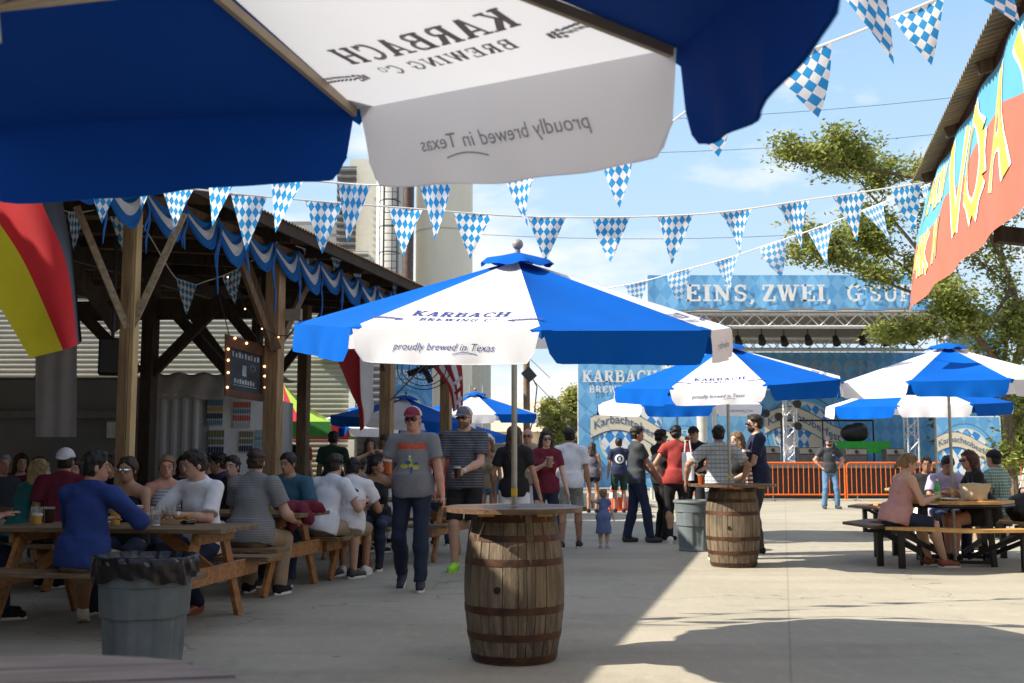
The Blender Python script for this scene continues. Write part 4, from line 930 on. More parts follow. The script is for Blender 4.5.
# octagonal tables on the right: yellow boards on black steel
ylw = mk('yellow_boards', (.55, .30, .09), .5, .2, 5, bump=.1, stretch=(1, 6, 6)); blk = mk('black_steel', (.012, .012, .013), .4, .2, 8)
def octo(label, x, y, rz, top=.775, seat=.485, mat=ylw):
    t = thing('octagonal_picnic_table', label, 'picnic table', (x, y, 0), rz, 'octagonal picnic tables on the right')
    def P(r, k, z): a = PI / 8 + k * PI / 4; return Vector((r * math.cos(a), r * math.sin(a), z))
    m = MB(); n = 8; m.add([P(.70, k, top - .035) for k in range(8)] + [P(.70, k, top) for k in range(8)], [tuple(range(7, -1, -1)), tuple(range(8, 16))] + [(k, (k + 1) % 8, (k + 1) % 8 + 8, k + 8) for k in range(8)]); m.build('tabletop', mat, t)
    m = MB(); m.path([P(.69, k, top - .06) for k in range(9)], .022, 4); m.build('edge_rail', blk, t)
    for b in range(4):
        ks = [b * 2, b * 2 + 1, b * 2 + 2]; ri, ro = 1.02, 1.32; m = MB(); q = []
        for k in ks:
            sh = .08 if k != ks[1] else 0; d = (P(1, ks[1], 0) - P(1, k, 0)).normalized() * sh if sh else Vector((0, 0, 0))
            q += [P(ri, k, seat - .035) + d, P(ro, k, seat - .035) + d * 1.3, P(ro, k, seat) + d * 1.3, P(ri, k, seat) + d]
        fs = [(3, 2, 1, 0), (8, 9, 10, 11)]
        for s_ in range(2): o = s_ * 4; fs += [(o + i, o + (i + 1) % 4, o + 4 + (i + 1) % 4, o + 4 + i) for i in range(4)]
        m.add(q, fs); m.build('bench', mat if b != 1 else mk('brown_boards', (.16, .10, .07), .6, .2), t)
        for k in (ks[0], ks[2]):
            d = (P(1, ks[1], 0) - P(1, k, 0)).normalized() * .18
            m = MB(); a = P(1.17, k, seat - .05) + d; m.beam(a, Vector((a.x, a.y, 0)), .05, .07); m.beam(a + Vector((0, 0, -.02)), P(.40, k, .10) + d, .04, .05); m.beam(P(1.0, k, seat - .06) + d, P(1.34, k, seat - .06) + d, .05, .04); m.build('leg', blk, t)
    for k in range(0, 8, 2):
        m = MB(); a = P(.50, k, top - .05); m.beam(a, P(.56, k, 0), .05, .06); m.beam(P(.56, k, .05), P(.56, k + 2, .05), .04, .04); m.build('table_leg', blk, t)
    return t
octo('yellow topped octagonal picnic table with black legs where three people sit', 5.46, 13.75, .10)
octo('octagonal picnic table farther back, behind the seated group on the right', 7.0, 18.7, .3)
# ------------------------------------------------------------------ painted sign and eave on the right
def REV(y, z, dx=0.): return Vector((4.075 + GX * 1.0 * (y - 10.5) + dx, y, z))
rb = thing('shed_roof', 'rusty corrugated roof overhang with a dark eave board above the painted sign, top right', 'roof', REV(8, 3.9))
m = MB(); a = REV(10.55, 3.98, -.17); b = REV(2.0, 3.98, -.17); corrugated(m, a, b - a, Vector((3.2, -.8, .85)), 0, amp=.014, pitch=.085); m.build('roof_sheet', mk('aged_roof_sheet', (.27, .20, .11), .7, .35, 1.5, col2=(.12, .08, .045)), rb, rb)
m = MB(); m.beam(REV(10.5, 3.97, .03), REV(2.0, 3.97, .03), .05, .12); m.build('eave_board', mk('red_brown_paint', (.10, .035, .02), .7, .2), rb, rb)
for k in range(6):
    y = 10.3 - k * 1.5; m = MB(); a = REV(y, 3.945, -.10); m.beam(a + Vector((0, 0, .0)), a + Vector((3.0, -.75, .78)), .04, .09); m.build('rafter', wood_d, rb, rb)
m = MB(); p = REV(9.2, 0, 3.4); m.box((p.x, p.y, 2.1), (.18, .18, 4.2), GA); m.build('post', wood_dk, rb, rb)
m = MB(); m.beam(REV(8.9, 3.12, .30), Vector((p.x, p.y, 2.85)), .10, .13); m.build('beam', wood_dk, rb, rb)
# banner hangs from the eave: blue above, red below, tall yellow letter shapes outlined in white
sg_blue = mk('sign_blue', (.12, .42, .62), .6, .06, 2, trans=.15); sg_red = mk('sign_red', (.60, .17, .11), .6, .06, 2, trans=.15); sg_yel = mk('sign_yellow', (.78, .52, .08), .6, .06, 4); sg_wht = mk('sign_outline', (.80, .86, .84), .6, .03)
sgn = thing('painted_banner', 'long painted banner with tall yellow lettering on blue and red, hanging at right', 'banner', REV(10.2, 2.8))
SL = 7.5; SH = 1.28
def SB(u, v, off=0.):     # u metres from the far end, v metres down
    y = 10.45 - u; bow = .10 * math.sin(PI * min(1, v / SH)) * math.exp(-u * .5) ; wv = .018 * math.sin(u * 6 + v * 2) + .10 * max(0, .35 - u) * (v / SH); lift = .16 * (1 - math.exp(-u * 1.4)) * (v / SH)
    return REV(y + .12 * (v / SH) * math.exp(-u * 3), 3.90 - v * (1.0 - .02) + lift * .6, -.02 - off - bow * .5 + wv - .27 * (v / SH) * math.exp(-u * .35)) 
def spl(u): return .52 + .10 * math.sin(u * 1.25 + .6) + .05 * math.sin(u * 3.3)
m = MB(); m.grid(lambda u, v: SB(u * SL, v * spl(u * SL)), 90, 8); m.build('blue_field', sg_blue, sgn, sgn, smooth=True)
m = MB(); m.grid(lambda u, v: SB(u * SL, spl(u * SL) + v * (SH - spl(u * SL))), 90, 8); m.build('red_field', sg_red, sgn, sgn, smooth=True)
def sstroke(mb, pts, w0, off):
    for i in range(len(pts) - 1):
        (a, b), (c_, d) = pts[i], pts[i + 1]; L = math.hypot(c_ - a, d - b); nx, ny = -(d - b) / L, (c_ - a) / L; n = 6; vs = []
        for q in range(n + 1):
            t_ = q / n; ww = w0 * (1 + .22 * math.cos(t_ * PI * 2)); x_, y_ = a + (c_ - a) * t_, b + (d - b) * t_
            vs += [SB(x_ + nx * ww / 2, y_ + ny * ww / 2, off + i * .0006), SB(x_ - nx * ww / 2, y_ - ny * ww / 2, off + i * .0006)]
        mb.add(vs, [(2 * q, 2 * q + 1, 2 * q + 3, 2 * q + 2) for q in range(n)])
LET = {'M': [[(0, 1), (.05, 0), (.3, .75), (.55, 0), (.6, 1)]], 'N': [[(0, 1), (.02, 0), (.42, 1), (.44, 0)]], 'V': [[(0, 0), (.22, 1), (.44, 0)]], 'Y': [[(0, 0), (.2, .5), (.42, 0)], [(.2, .5), (.2, 1)]], 'O': [[(.2, 0), (.0, .3), (.0, .7), (.2, 1), (.4, .7), (.4, .3), (.2, 0)]],
       'A': [[(0, 1), (.2, 0), (.42, 1)], [(.1, .65), (.33, .65)]], 'R': [[(0, 1), (0, 0), (.3, .08), (.3, .42), (.05, .5), (.36, 1)]], 'K': [[(0, 0), (0, 1)], [(.36, 0), (.05, .5), (.38, 1)]], 'E': [[(.3, 0), (0, 0), (0, .5), (.25, .5)], [(0, .5), (0, 1), (.32, 1)]], 'X': [[(0, 0), (.36, 1)], [(.36, 0), (0, 1)]]}
mw, my = MB(), MB(); rows = [('NMN', .30, .10, .34, .26), ('MKM', .30, .62, .40, .28), ('VOAYV', 1.75, .12, .84, .72)]
for txt, u0, v0, hh, ws in rows:
    u = u0
    for ch in txt:
        for st in LET[ch]:
            pts = [(u + a * ws * 1.7, v0 + b * hh + .02 * math.sin(u * 3)) for a, b in st]; sstroke(mw, pts, .185 if hh > .5 else .10, .004); sstroke(my, pts, .115 if hh > .5 else .058, .007)
        u += (.78 if hh > .5 else .30) * (1 if hh > .5 else 1.25)
mw.build('letter_outline', sg_wht, sgn, sgn); my.build('lettering', sg_yel, sgn, sgn)

# ------------------------------------------------------------------ banners with round emblem
ban_blue = mk('banner_blue', (.045, .26, .62), .6, .06, 2); ban_dk = mk('banner_deep_blue', (.02, .10, .42), .6, .05); ban_lt = mk('banner_light_blue', (.14, .44, .74), .6, .05)
cream = mk('banner_cream', (.70, .64, .50), .6, .05); bwhite = mk('banner_white', (.80, .80, .78), .6, .04); bgrey = mk('banner_lettering', (.10, .16, .30), .6, .05)
lozb = lozenge_mat('banner_lozenges', (.13, .38, .68), (.20, .47, .75), .42, .62, 0)
lozs = lozenge_mat('emblem_lozenges', (.70, .76, .80), (.04, .25, .62), .30, .42, 0)
def banner(label, x, y, z0, w_, h_, rz=0., title=None, tz=None, ts=.3, em=None, name='banner', rib=True, dark=False):
    """em=(cx,cz,r) relative to the lower left corner"""
    t = thing(name, label, 'banner', (x, y, z0), rz)
    m = MB(); m.grid(lambda u, v: ((u - .5) * w_, .02 * math.sin(u * 5 + v * 3), v * h_), 10, 10, uv=lambda u, v: (u * w_, v * h_)); m.build('cloth', lozb, t, smooth=True)
    f = lambda x_, z_, o=0.: (x_ - w_ / 2, -.035 - o, z_)
    if title:
        m = MB(); vs, fs = slab_polys('KARBACH', ts); add_text(m, ([(a + w_ / 2, b + tz) for a, b in vs], fs), lambda a, b, z: f(a, b, z * 4)); vs, fs = slab_polys('BREWING CO', ts * .58, space=.12); add_text(m, ([(a + w_ / 2, b + tz - ts * .9) for a, b in vs], fs), lambda a, b, z: f(a, b, z * 4)); m.build('lettering', bwhite if not dark else mk('faded_lettering', (.30, .42, .58), .7), t)
    if em:
        cx, cz, r = em
        for k, (rr, mt) in enumerate(((1.0, bgrey), (.97, ban_lt), (.84, cream), (.80, lozs))):
            m = MB(); P = [(cx + r * rr * math.cos(2 * PI * i / 40), cz + r * rr * math.sin(2 * PI * i / 40)) for i in range(40)]; P = [(min(max(a, .02), w_ - .02), b) for a, b in P]
            m.add([f(a, b, .004 * (k + 1)) for a, b in P], [tuple(range(40))], 0, [(a, b) for a, b in P]); m.build('emblem_ring' if k < 3 else 'emblem_field', mt, t)
        if rib:
            def rp(u, v): return (cx - r * 1.05 + u * r * 2.1, cz + r * (.12 + .32 * math.sin(u * PI * 1.25 + .35)) + (v - .5) * r * .50)
            for gr, mt, o in ((1.12, bgrey, .024), (1.0, cream, .030)):
                m = MB(); m.grid(lambda u, v: f(*[q for q in rp(u, .5 + (v - .5) * gr)], o), 20, 2); m.build('ribbon', mt, t)
            m = MB(); vs, fs = font_polys('Karbachtoberfest', r * .30, offset=r * .004); L = max(a for a, b in vs) - min(a for a, b in vs); 
            def ft(a, b, z): u = .5 + a / L * .92; q = rp(u, .5); return f(q[0], q[1] + b - r * .09, .036 + z * 3)
            add_text(m, (vs, fs), ft); m.build('ribbon_lettering', bgrey, t)
            for i, (a, b, rr) in enumerate(((.30, -.35, .34), (-.42, -.30, .26), (.05, .55, .20))):       # a hop cone and leaves
                m = MB(); P = [f(cx + r * (a + rr * (1 + .18 * math.cos(5 * q)) * math.cos(q) * .6), cz + r * (b + rr * math.sin(q)), .018 + i * .003) for q in [2 * PI * j / 30 for j in range(30)]]; m.add(P, [tuple(range(30))]); m.build('emblem_leaf', (cream, bwhite, ban_lt)[i], t)
    m = MB(); 
    for sx_ in (-1, 1): m.tube((sx_ * w_ / 2, .04, -z0), (sx_ * w_ / 2, .04, h_), .025)
    m.tube((-w_ / 2, .04, h_), (w_ / 2, .04, h_), .025); m.build('frame', M['alu'], t)
    return t
px = lambda p, D: X(p, D)
banner('tall blue banner left of the stage, with a round beer emblem and a cream ribbon', px(621, 32), 32, .42, 2.45, 3.75, title=1, tz=3.05, ts=.34, em=(1.55, 1.45, 1.15))
banner('small blue banner seen between the pavilion posts above the man in the maroon cap', px(405, 30), 30, .6, 1.45, 3.4, title=1, tz=2.85, ts=.22, em=(.72, 1.9, .62))
banner('blue banner hanging right of the stage roof, behind the tree', px(979, 35.5), 35.5, 1.6, 1.95, 4.5, title=1, tz=3.9, ts=.25, em=(1.0, 2.6, .85))
banner('low pale banner with a round emblem behind the seated people at the right edge', px(972, 33), 33.2, .5, 1.95, 2.0, em=(.85, .95, .85))
banner('low blue banner with a round emblem behind the standing group', px(686, 33), 33.4, .3, 1.75, 2.3, em=(.85, 1.15, .80))
m = MB()
inf = thing('silver_duct', 'pale inflated columns beside the low blue banner, behind the standing group', 'decoration', (px(711, 33), 33.5, 0))
for i, p in enumerate((705, 716)): m = MB(); m.path([(px(p, 33), 33.5 + i * .3, 0), (px(p, 33), 33.5 + i * .3, 3.0)], .19, 14); m.build('column', mk('pale_grey_cloth', (.55, .55, .50), .6, .08), inf, inf, smooth=True)

# ------------------------------------------------------------------ stage
SY = 35.0
def truss(mb, a, b, s_=.35, r=.022, n=None, up=Vector((0, 0, 1))):
    a, b = Vector(a), Vector(b); e, u, d = basis(b - a, up); L = (b - a).length; n = n or max(2, int(L / s_)); c4 = [(e * x + u * y) * s_ / 2 for x, y in ((-1, -1), (1, -1), (1, 1), (-1, 1))]
    for c_ in c4: mb.tube(a + c_, b + c_, r, n=5)
    for k in range(n):
        p, q = a.lerp(b, k / n), a.lerp(b, (k + 1) / n)
        for i in range(4):
            j = (i + 1) % 4; mb.tube(p + c4[i if k % 2 == 0 else j], q + c4[j if k % 2 == 0 else i], r * .6, n=4, caps=False)
st = thing('stage', 'covered concert stage with a truss roof behind the orange barricades', 'stage', (px(815, SY), SY, 0))
xl, xr = px(697, SY), px(952, SY); cxs = (xl + xr) / 2; wst = xr - xl
m = MB(); m.box((cxs, SY + 2.6, 1.02), (wst, 5.6, .14)); m.build('deck', mk('stage_deck', (.16, .13, .11), .6), st, st)
m = MB(); m.box((cxs, SY - .16, .50), (wst, .05, .92)); m.build('skirt', mk('stage_skirt', (.02, .018, .018), .9), st, st)
for xq in (xl + .15, xr - .15):
    for yq in (SY - .1, SY + 5.2): m = MB(); truss(m, (xq, yq, 0), (xq, yq, 5.9), .32, up=Vector((0, 1, 0))); m.build('tower', M['alu'], st, st)
for p in (791, 912): m = MB(); truss(m, (px(p, SY + .6), SY + .6, 1.1), (px(p, SY + .6), SY + .6, 3.6), .34, .028, up=Vector((0, 1, 0))); m.build('light_tower', M['alu'], st, st)
m = MB(); truss(m, (xl - .2, SY - .2, 5.62), (xr + .3, SY - .2, 5.62), .40, .034); m.build('roof_truss', M['alu'], st, st)
m = MB(); truss(m, (xl - .2, SY + 2.6, 5.15), (xr + .3, SY + 2.6, 5.15), .40, .032); m.build('roof_truss', M['alu'], st, st)
m = MB(); truss(m, (xl - .2, SY + 5.3, 5.1), (xr + .3, SY + 5.3, 5.1), .34, .02); m.build('roof_truss', M['alu'], st, st)
m = MB(); m.beam((cxs, SY - .5, 5.96), (cxs, SY + 5.6, 5.5), wst + .9, .05, up=Vector((0, 0, 1))); m.build('roof_cloth', mk('roof_cloth_grey', (.24, .22, .18), .8, .08), st, st)
for i, p in enumerate((743, 765, 790, 812, 843, 867, 893, 918)):
    m = MB(); a = Vector((px(p, SY), SY + (.1 if i % 2 else .4), 5.02)); m.tube(a + Vector((0, 0, .38)), a + Vector((0, 0, .12)), .02, n=6); m.tube(a + Vector((0, .08, .15)), a + Vector((0, -.12, -.10)), .09, .13, 12); m.build('spotlight', M['black'], st, st)
for p, z in ((781, 3.3), (781, 2.6), (800, 3.0), (800, 2.3), (800, 3.6), (752, 2.9), (768, 2.7)):
    m = MB(); a = Vector((px(p, SY), SY + .3, z)); m.tube(a + Vector((0, .1, .02)), a + Vector((0, -.16, -.02)), .10, .13, 12); m.build('spotlight', M['black'], st, st)
m = MB(); pts_ = [(px(800, SY), 2.9), (px(800, SY), 2.95), (px(905, SY), 2.95)]; m.tube((px(805, SY), SY + 3, 1.1), (px(805, SY), SY + 3, 2.55), .03); m.tube((px(805, SY), SY + 3, 2.55), (px(905, SY), SY + 3, 2.55), .03); m.tube((px(905, SY), SY + 3, 1.1), (px(905, SY), SY + 3, 2.55), .03); m.tube((px(850, SY), SY + 3, 1.1), (px(850, SY), SY + 3, 2.55), .025); m.build('pipe_rack', M['dark_metal'], st, st)
banner('wide blue backdrop at the stage rear with faded lettering and a round emblem', px(820, SY + 5), SY + 4.9, 1.12, 8.7, 3.95, title=1, tz=3.05, ts=.62, em=(3.75, 1.05, 1.35), name='stage_backdrop', dark=True)
# the long banner above the roof
eb = thing('stage_banner', 'long blue lozenge banner with large white words above the stage roof', 'banner', (px(792, SY), SY - .5, 6.0))
x0, x1 = px(650, SY - .5), px(956, SY - .5); m = MB(); m.grid(lambda u, v: (x0 + (x1 - x0) * u, SY - .5 + .02 * math.sin(u * 40), 5.92 + v * 1.12), 40, 3, uv=lambda u, v: (u * 10, v * 1.2)); m.build('cloth', lozb, eb, eb)
def word(s_, p0, p1, hgt=.60, z=6.14):
    m = MB()
    vs, fs = slab_polys(s_, hgt); a0, a1 = min(v[0] for v in vs), max(v[0] for v in vs); q0, q1 = px(p0, SY - .5), px(p1, SY - .5)
    add_text(m, ([(q0 + (a - a0) / (a1 - a0) * (q1 - q0), b + z) for a, b in vs], fs), lambda a, b, z_: (a, SY - .54 - z_ * 6, b)); m.build('lettering', bwhite, eb, eb)
word('EINS,', 688, 757, .53, 6.20); word('ZWEI,', 766, 835, .53, 6.20); word("G'SUFFA", 852, 950, .53, 6.20)
m = MB(); m.tube((x0, SY - .46, 5.9), (x1, SY - .46, 5.9), .04); 
for k in range(9): xx_ = x0 + (x1 - x0) * k / 8; m.tube((xx_, SY - .44, 5.75), (xx_, SY - .44, 7.02), .025, n=5)
m.tube((x0 + .05, SY - .44, 0), (x0 + .05, SY - .44, 7.0), .05); m.build('frame', M['alu'], eb, eb)
# stage gear
def monitor(label, p, w_, h_, z=1.09, y=SY + .3):
    t = thing('loudspeaker', label, 'loudspeaker', (px(p, y), y, z), 0, 'black loudspeakers on the stage'); m = MB(); m.box((0, 0, h_ / 2), (w_, .5, h_), bev=.03); m.build('cabinet', M['black'], t)
    m = MB(); m.box((0, -.255, h_ * .30), (w_ * .9, .02, h_ * .5)); m.build('grille', mk('speaker_grille', (.05, .05, .055), .5), t); m = MB(); m.box((0, -.255, h_ * .78), (w_ * .9, .02, h_ * .34)); m.build('upper_panel', mk('speaker_grey', (.16, .155, .15), .6), t); m = MB(); m.tube((0, -.262, h_ * .78), (0, -.275, h_ * .78), .06, n=14); m.build('horn', M['black'], t)
monitor('left loudspeaker on the stage front, beside the light tower', 808, .72, .52); monitor('loudspeaker in front of the green table on the stage', 854, .72, .48); monitor('right loudspeaker beyond the green table', 893, .6, .48); monitor('dark loudspeaker beside the navy polo man', 771, .5, .55)
t = thing('draped_table', 'table under a bright green cloth on the stage', 'table', (px(864, 36.2), 36.2, 1.09)); m = MB(); grn = mk('green_cloth', (.06, .50, .06), .7, .1, trans=.2)
m.box((0, .4, .70), (1.75, .7, .03)); m.build('tabletop', grn, t); m = MB(); m.grid(lambda u, v: ((u - .5) * 1.8 * (1 - v * .08), .03 - .06 * v + .03 * math.sin(u * 25) * v, .72 - v * (.52 + .15 * math.sin(u * 7))), 30, 6); m.build('cloth', grn, t, smooth=True)
m = MB()
for a in (-.8, .8): m.tube((a, .6, 0), (a, .6, .69), .02)
m.build('leg', M['dark_metal'], t)
F_ = Field((-.7, -.4, -.1), (.7, .5, .8), .03); F_.add(('e', (0, 0, .22), (.48, .26, .30), None)); F_.add(('e', (.18, 0, .36), (.24, .2, .2), None), 0, .1); F_.wrinkle(.02, 3, 12); dk = F_.obj('covered_mixer', M['black'], None); dk.location = (px(855, 36.5), 36.5, 1.86); tag(dk, 'black cover thrown over a mixing desk on the green table', 'covered desk')
# barricades
def barricade(label, p0, p1, y=33.2, hb=1.13):
    xa, xb = px(p0, y), px(p1, y); L = xb - xa; t = thing('barricade', label, 'barricade', ((xa + xb) / 2, y, 0), 0, 'orange crowd barricades in front of the stage'); r = .024
    m = MB(); m.path([(-L / 2, 0, .04), (-L / 2, 0, hb - .1), (-L / 2 + .03, 0, hb - .03), (-L / 2 + .1, 0, hb), (L / 2 - .1, 0, hb), (L / 2 - .03, 0, hb - .03), (L / 2, 0, hb - .1), (L / 2, 0, .04)], r, 8); m.tube((-L / 2, 0, .18), (L / 2, 0, .18), r); m.build('frame', M['orange'], t, smooth=True)
    m = MB(); n = int(L / .145)
    for k in range(1, n): xx_ = -L / 2 + L * k / n; m.tube((xx_, 0, .18), (xx_, 0, hb), .011, n=5)
    m.build('bars', M['orange'], t)
    m = MB()
    for a in (-L / 2 + .3, L / 2 - .3): m.beam((a, -.3, .02), (a, .3, .02), .05, .02); m.beam((a, 0, .02), (a, 0, .18), .04, .02)
    m.build('foot', M['galv'], t)
for i, (a, b) in enumerate(((690, 760), (762, 844), (846, 929), (931, 1013), (1015, 1095))): barricade(('leftmost orange barricade, behind the second barrel table', 'orange barricade to the left of and behind the man with hands on hips', 'orange barricade to the right of the man with hands on hips', 'orange barricade behind the right hand picnic table', 'rightmost orange barricade at the picture edge')[i], a, b)

# ------------------------------------------------------------------ traffic cones
for i, p in enumerate((613, 622)):
    y = 27 + i * .6; t = thing('traffic_cone', ('left', 'right')[i] + ' orange traffic cone with white bands behind the far navy shirt man', 'traffic cone', (px(p, y), y, 0), 0, 'traffic cones'); c_ = lambda z: .15 - .12 * z / .72
    m = MB(); m.box((0, 0, .02), (.38, .38, .04)); m.lathe([(c_(0), .04), (c_(.72), .74)], 16); m.build('cone', mk('cone_red', (.75, .08, .03), .5), t); 
    for z in (.28, .50): m = MB(); m.lathe([(c_(z) + .004, z + .03), (c_(z + .13) + .004, z + .16)], 16, close=False); m.build('reflective_band', bwhite, t)

# ------------------------------------------------------------------ buildings behind
def siding(name, col, period=.16, vertical=False):
    m = mk(name, col, .55, .06, 1, metal=.15)
    def f(N, L):
        t = N.new('ShaderNodeTexCoord'); s = N.new('ShaderNodeSeparateXYZ'); L.new(t.outputs['Object'], s.inputs[0]); fr = mathn(N, L, 'FRACT', mathn(N, L, 'DIVIDE', s.outputs[0 if vertical else 2], period)); return mathn(N, L, 'MULTIPLY', mathn(N, L, 'LESS_THAN', fr, .28), .55)
    return overlay(m, f, tuple(c * .35 for c in col))
def ribbed_wall(mb, x0, x1, y, z0, z1, pitch, amp, horizontal=True, mi=0):
    """folded metal wall: real ribs"""
    if horizontal:
        n = int((z1 - z0) / pitch) * 4; vs = []
        for i in range(n + 1): z = z0 + (z1 - z0) * i / n; o = (0, amp, amp, 0)[i % 4]; vs += [(x0, y - o, z), (x1, y - o, z)]
    else:
        n = int((x1 - x0) / pitch) * 4; vs = []
        for i in range(n + 1): x = x0 + (x1 - x0) * i / n; o = (0, amp, amp, 0)[i % 4]; vs += [(x, y - o, z0), (x, y - o, z1)]
    mb.add(vs, [(2 * i, 2 * i + 1, 2 * i + 3, 2 * i + 2) for i in range(n)], mi)
wh = thing('warehouse', 'pale grey corrugated metal warehouse behind the pavilion', 'building', (-11, 27, 0))
m = MB(); ribbed_wall(m, -34, px(366, 27), 27, 0, 6.4, .12, .035); m.build('wall', mk('pale_metal_siding', (.33, .32, .28), .5, .06, 1), wh, wh)
m = MB(); m.box(((-34 + px(366, 27)) / 2, 33, 3.2), (34 + px(366, 27), 11.6, 6.3)); m.build('core', mk('warehouse_grey', (.42, .41, .38), .6), wh, wh)
m = MB(); m.box((px(352, 27), 26.9, 2.6), (.16, .1, 5.2)); m.build('downpipe', M['white_paint'], wh, wh)
m = MB(); m.box((px(325, 27), 26.75, 4.0), (.75, .35, .62), bev=.03); m.build('air_unit', M['white_paint'], wh, wh)
dwh = thing('louvred_building', 'dark corrugated building beside the red and white flag', 'building', (px(375, 26), 26.0, 0))
m = MB(); ribbed_wall(m, px(358, 26), px(386, 26), 26, 0, 5.3, .16, .04); m.build('wall', mk('dark_siding', (.16, .155, .15), .6, .1), dwh, dwh); m = MB(); m.box((px(372, 26), 27, 2.62), (.66, 1.9, 5.24)); m.build('core', mk('dark_core', (.12, .12, .12), .6), dwh, dwh)
# upper plant: louvre tower, tanks, chimney pipe, silo
pl = thing('brewery_block', 'tall pale block with dark louvres rising behind the pavilion roof', 'building', (px(300, 45), 45, 0))
zt = lambda y, D: EYE + (457 - y) / FPX * D * 1.0
m = MB(); m.box((px(250, 46), 48, zt(216, 45) / 2), (7.5, 5, zt(216, 45))); m.build('wall', siding('block_siding', (.34, .34, .33), .5), pl, pl)
m = MB(); m.box((px(362, 45), 47, zt(150, 45) / 2), (1.5, 3, zt(150, 45))); m.build('tower', mk('pale_wall', (.60, .58, .50), .6, .05), pl, pl)
m = MB(); ribbed_wall(m, px(332, 45), px(352, 45), 45.2, 2, zt(160, 45), .28, .10); m.build('louvre', mk('louvre_grey', (.13, .13, .13), .6), pl, pl)
tk_ = thing('white_tank', 'white tank with a caged ladder behind the pavilion roof', 'tank', (px(388, 42), 42, 0)); m = MB(); m.lathe([(.62, 0), (.62, zt(150, 42)), (.3, zt(140, 42))], 28, c=(px(388, 42), 42.5, 0)); m.build('shell', mk('tank_white', (.62, .61, .57), .4, .06), tk_, tk_, smooth=True)
m = MB(); lx, ly = px(386, 41), 41.5
for q in (-.26, .26): m.tube((lx + q, ly, 2), (lx + q, ly, zt(165, 42)), .022, n=5)
for k in range(44): z = 2 + k * .27; m.tube((lx - .26, ly, z), (lx + .26, ly, z), .014, n=4)
for k in range(9): z = 5 + k * 1.0; m.path([(lx + .40 * math.cos(a), ly - .1 - .6 * math.sin(a), z) for a in np.linspace(PI, 0, 9)], .022, 4)
for a in (.5, 1.2, 1.95, 2.64): m.tube((lx + .40 * math.cos(a), ly - .1 - .6 * math.sin(a), 5), (lx + .40 * math.cos(a), ly - .1 - .6 * math.sin(a), 13), .016, n=4)
m.build('ladder', M['dark_metal'], tk_, tk_)
ch = MB(); ch.path([(px(406, 41), 41, 0), (px(406, 41), 41, zt(155, 41))], .21, 16); o = ch.build('vent_pipe', mk('rust_pipe', (.09, .055, .045), .5, .3), None, smooth=True); tag(o, 'dark brown vertical vent pipe between the tank and the big silo', 'pipe')
si = thing('silo', 'big smooth beige silo rising behind the pavilion roof', 'silo', (px(441, 43), 43, 0)); rr_ = 1.14
m = MB(); m.lathe([(rr_, 0), (rr_, zt(172, 43)), (rr_ * .5, zt(155, 43)), (.1, zt(150, 43))], 48, c=(px(442, 43), 43.5, 0)); m.build('shell', mk('silo_beige', (.76, .69, .54), .45, .06, .5, stretch=(2, 2, .3)), si, si, smooth=True)
for k in range(5): m = MB(); zz = 3 + k * 2.4; m.lathe([(rr_ + .012, zz), (rr_ + .012, zz + .05)], 48, c=(px(442, 43), 43.5, 0), close=False); m.build('seam_ring', mk('seam_beige', (.50, .45, .35), .5, .1), si, si, smooth=True)
m = MB(); m.tube((px(470, 40), 40, 0), (px(470, 40), 40, 3.9), .04); m.tube((px(483, 40), 40, 0), (px(483, 40), 40, 3.9), .04); m.build('pipe', M['galv'], si, si)
lowb = thing('ribbed_silo', 'pale ribbed metal silo standing right of the flag behind the small umbrellas', 'silo', (px(476, 48), 48, 0)); m = MB(); m.lathe([(.62, 0), (.62, zt(340, 48)), (.1, zt(325, 48))], 40, c=(px(476, 48), 48, 0), wob=lambda th, z: .02 * math.cos(th * 20)); m.build('shell', mk('pale_silo', (.52, .50, .44), .5, .05), lowb, lowb)
m = MB(); m.box((px(452, 48), 48.6, 2.2), (1.0, 1, 4.4)); m.build('annex', mk('pale_annex', (.50, .47, .42), .6), lowb, lowb)
# beige houses far behind
bh = thing('beige_house', 'long low beige building with a tan roof behind the distant umbrellas', 'building', (px(525, 70), 70, 0)); tan = mk('tan_roof', (.52, .42, .32), .7, .08, 1); bei = mk('beige_wall', (.55, .50, .40), .7, .06, 1)
m = MB(); m.box((px(520, 72), 74, 1.5), (9.6, 7, 3.0)); m.build('wall', bei, bh, bh); m = MB(); m.prism([(70, 2.9), (78.4, 2.9), (74.2, 5.0)], px(442, 72), px(566, 72), frame=lambda x, y, z: (y, x, z)); m.build('roof', tan, bh, bh)
m = MB(); [m.box((px(p, 70), 70.44, 1.6), (.9, .1, 1.1)) for p in (500, 520, 545)]; m.build('window', mk('dim_window', (.08, .09, .10), .2), bh, bh)
gh = thing('gabled_house', 'house with a steep pinkish gable beside the tall banner', 'house', (px(568, 62), 62, 0)); m = MB(); m.prism([(-1.0, 0), (1.0, 0), (1.0, 2.9), (0, 4.75), (-1.0, 2.9)], 0, 8, frame=lambda x, y, z: (px(566, 62) + x, 62 + y, z)); m.build('wall', mk('gable_wall', (.56, .44, .36), .7, .06, 1), gh, gh)
for s_ in (-1, 1): m = MB(); m.beam((px(566, 62) + s_ * .55, 65.9, 3.92), (px(566, 62) + s_ * .56, 65.9, 3.92), .1, .1); m = MB(); m.add([(px(566, 62), 61.8, 4.85), (px(566, 62) + s_ * 1.2, 61.8, 2.7), (px(566, 62) + s_ * 1.2, 70, 2.7), (px(566, 62), 70, 4.85)], [(0, 1, 2, 3)]); m.build('roof', tan, gh, gh)
m = MB(); m.box((px(563, 62), 61.95, 1.4), (.5, .1, .9)); m.build('window', MATS['dim_window'], gh, gh)
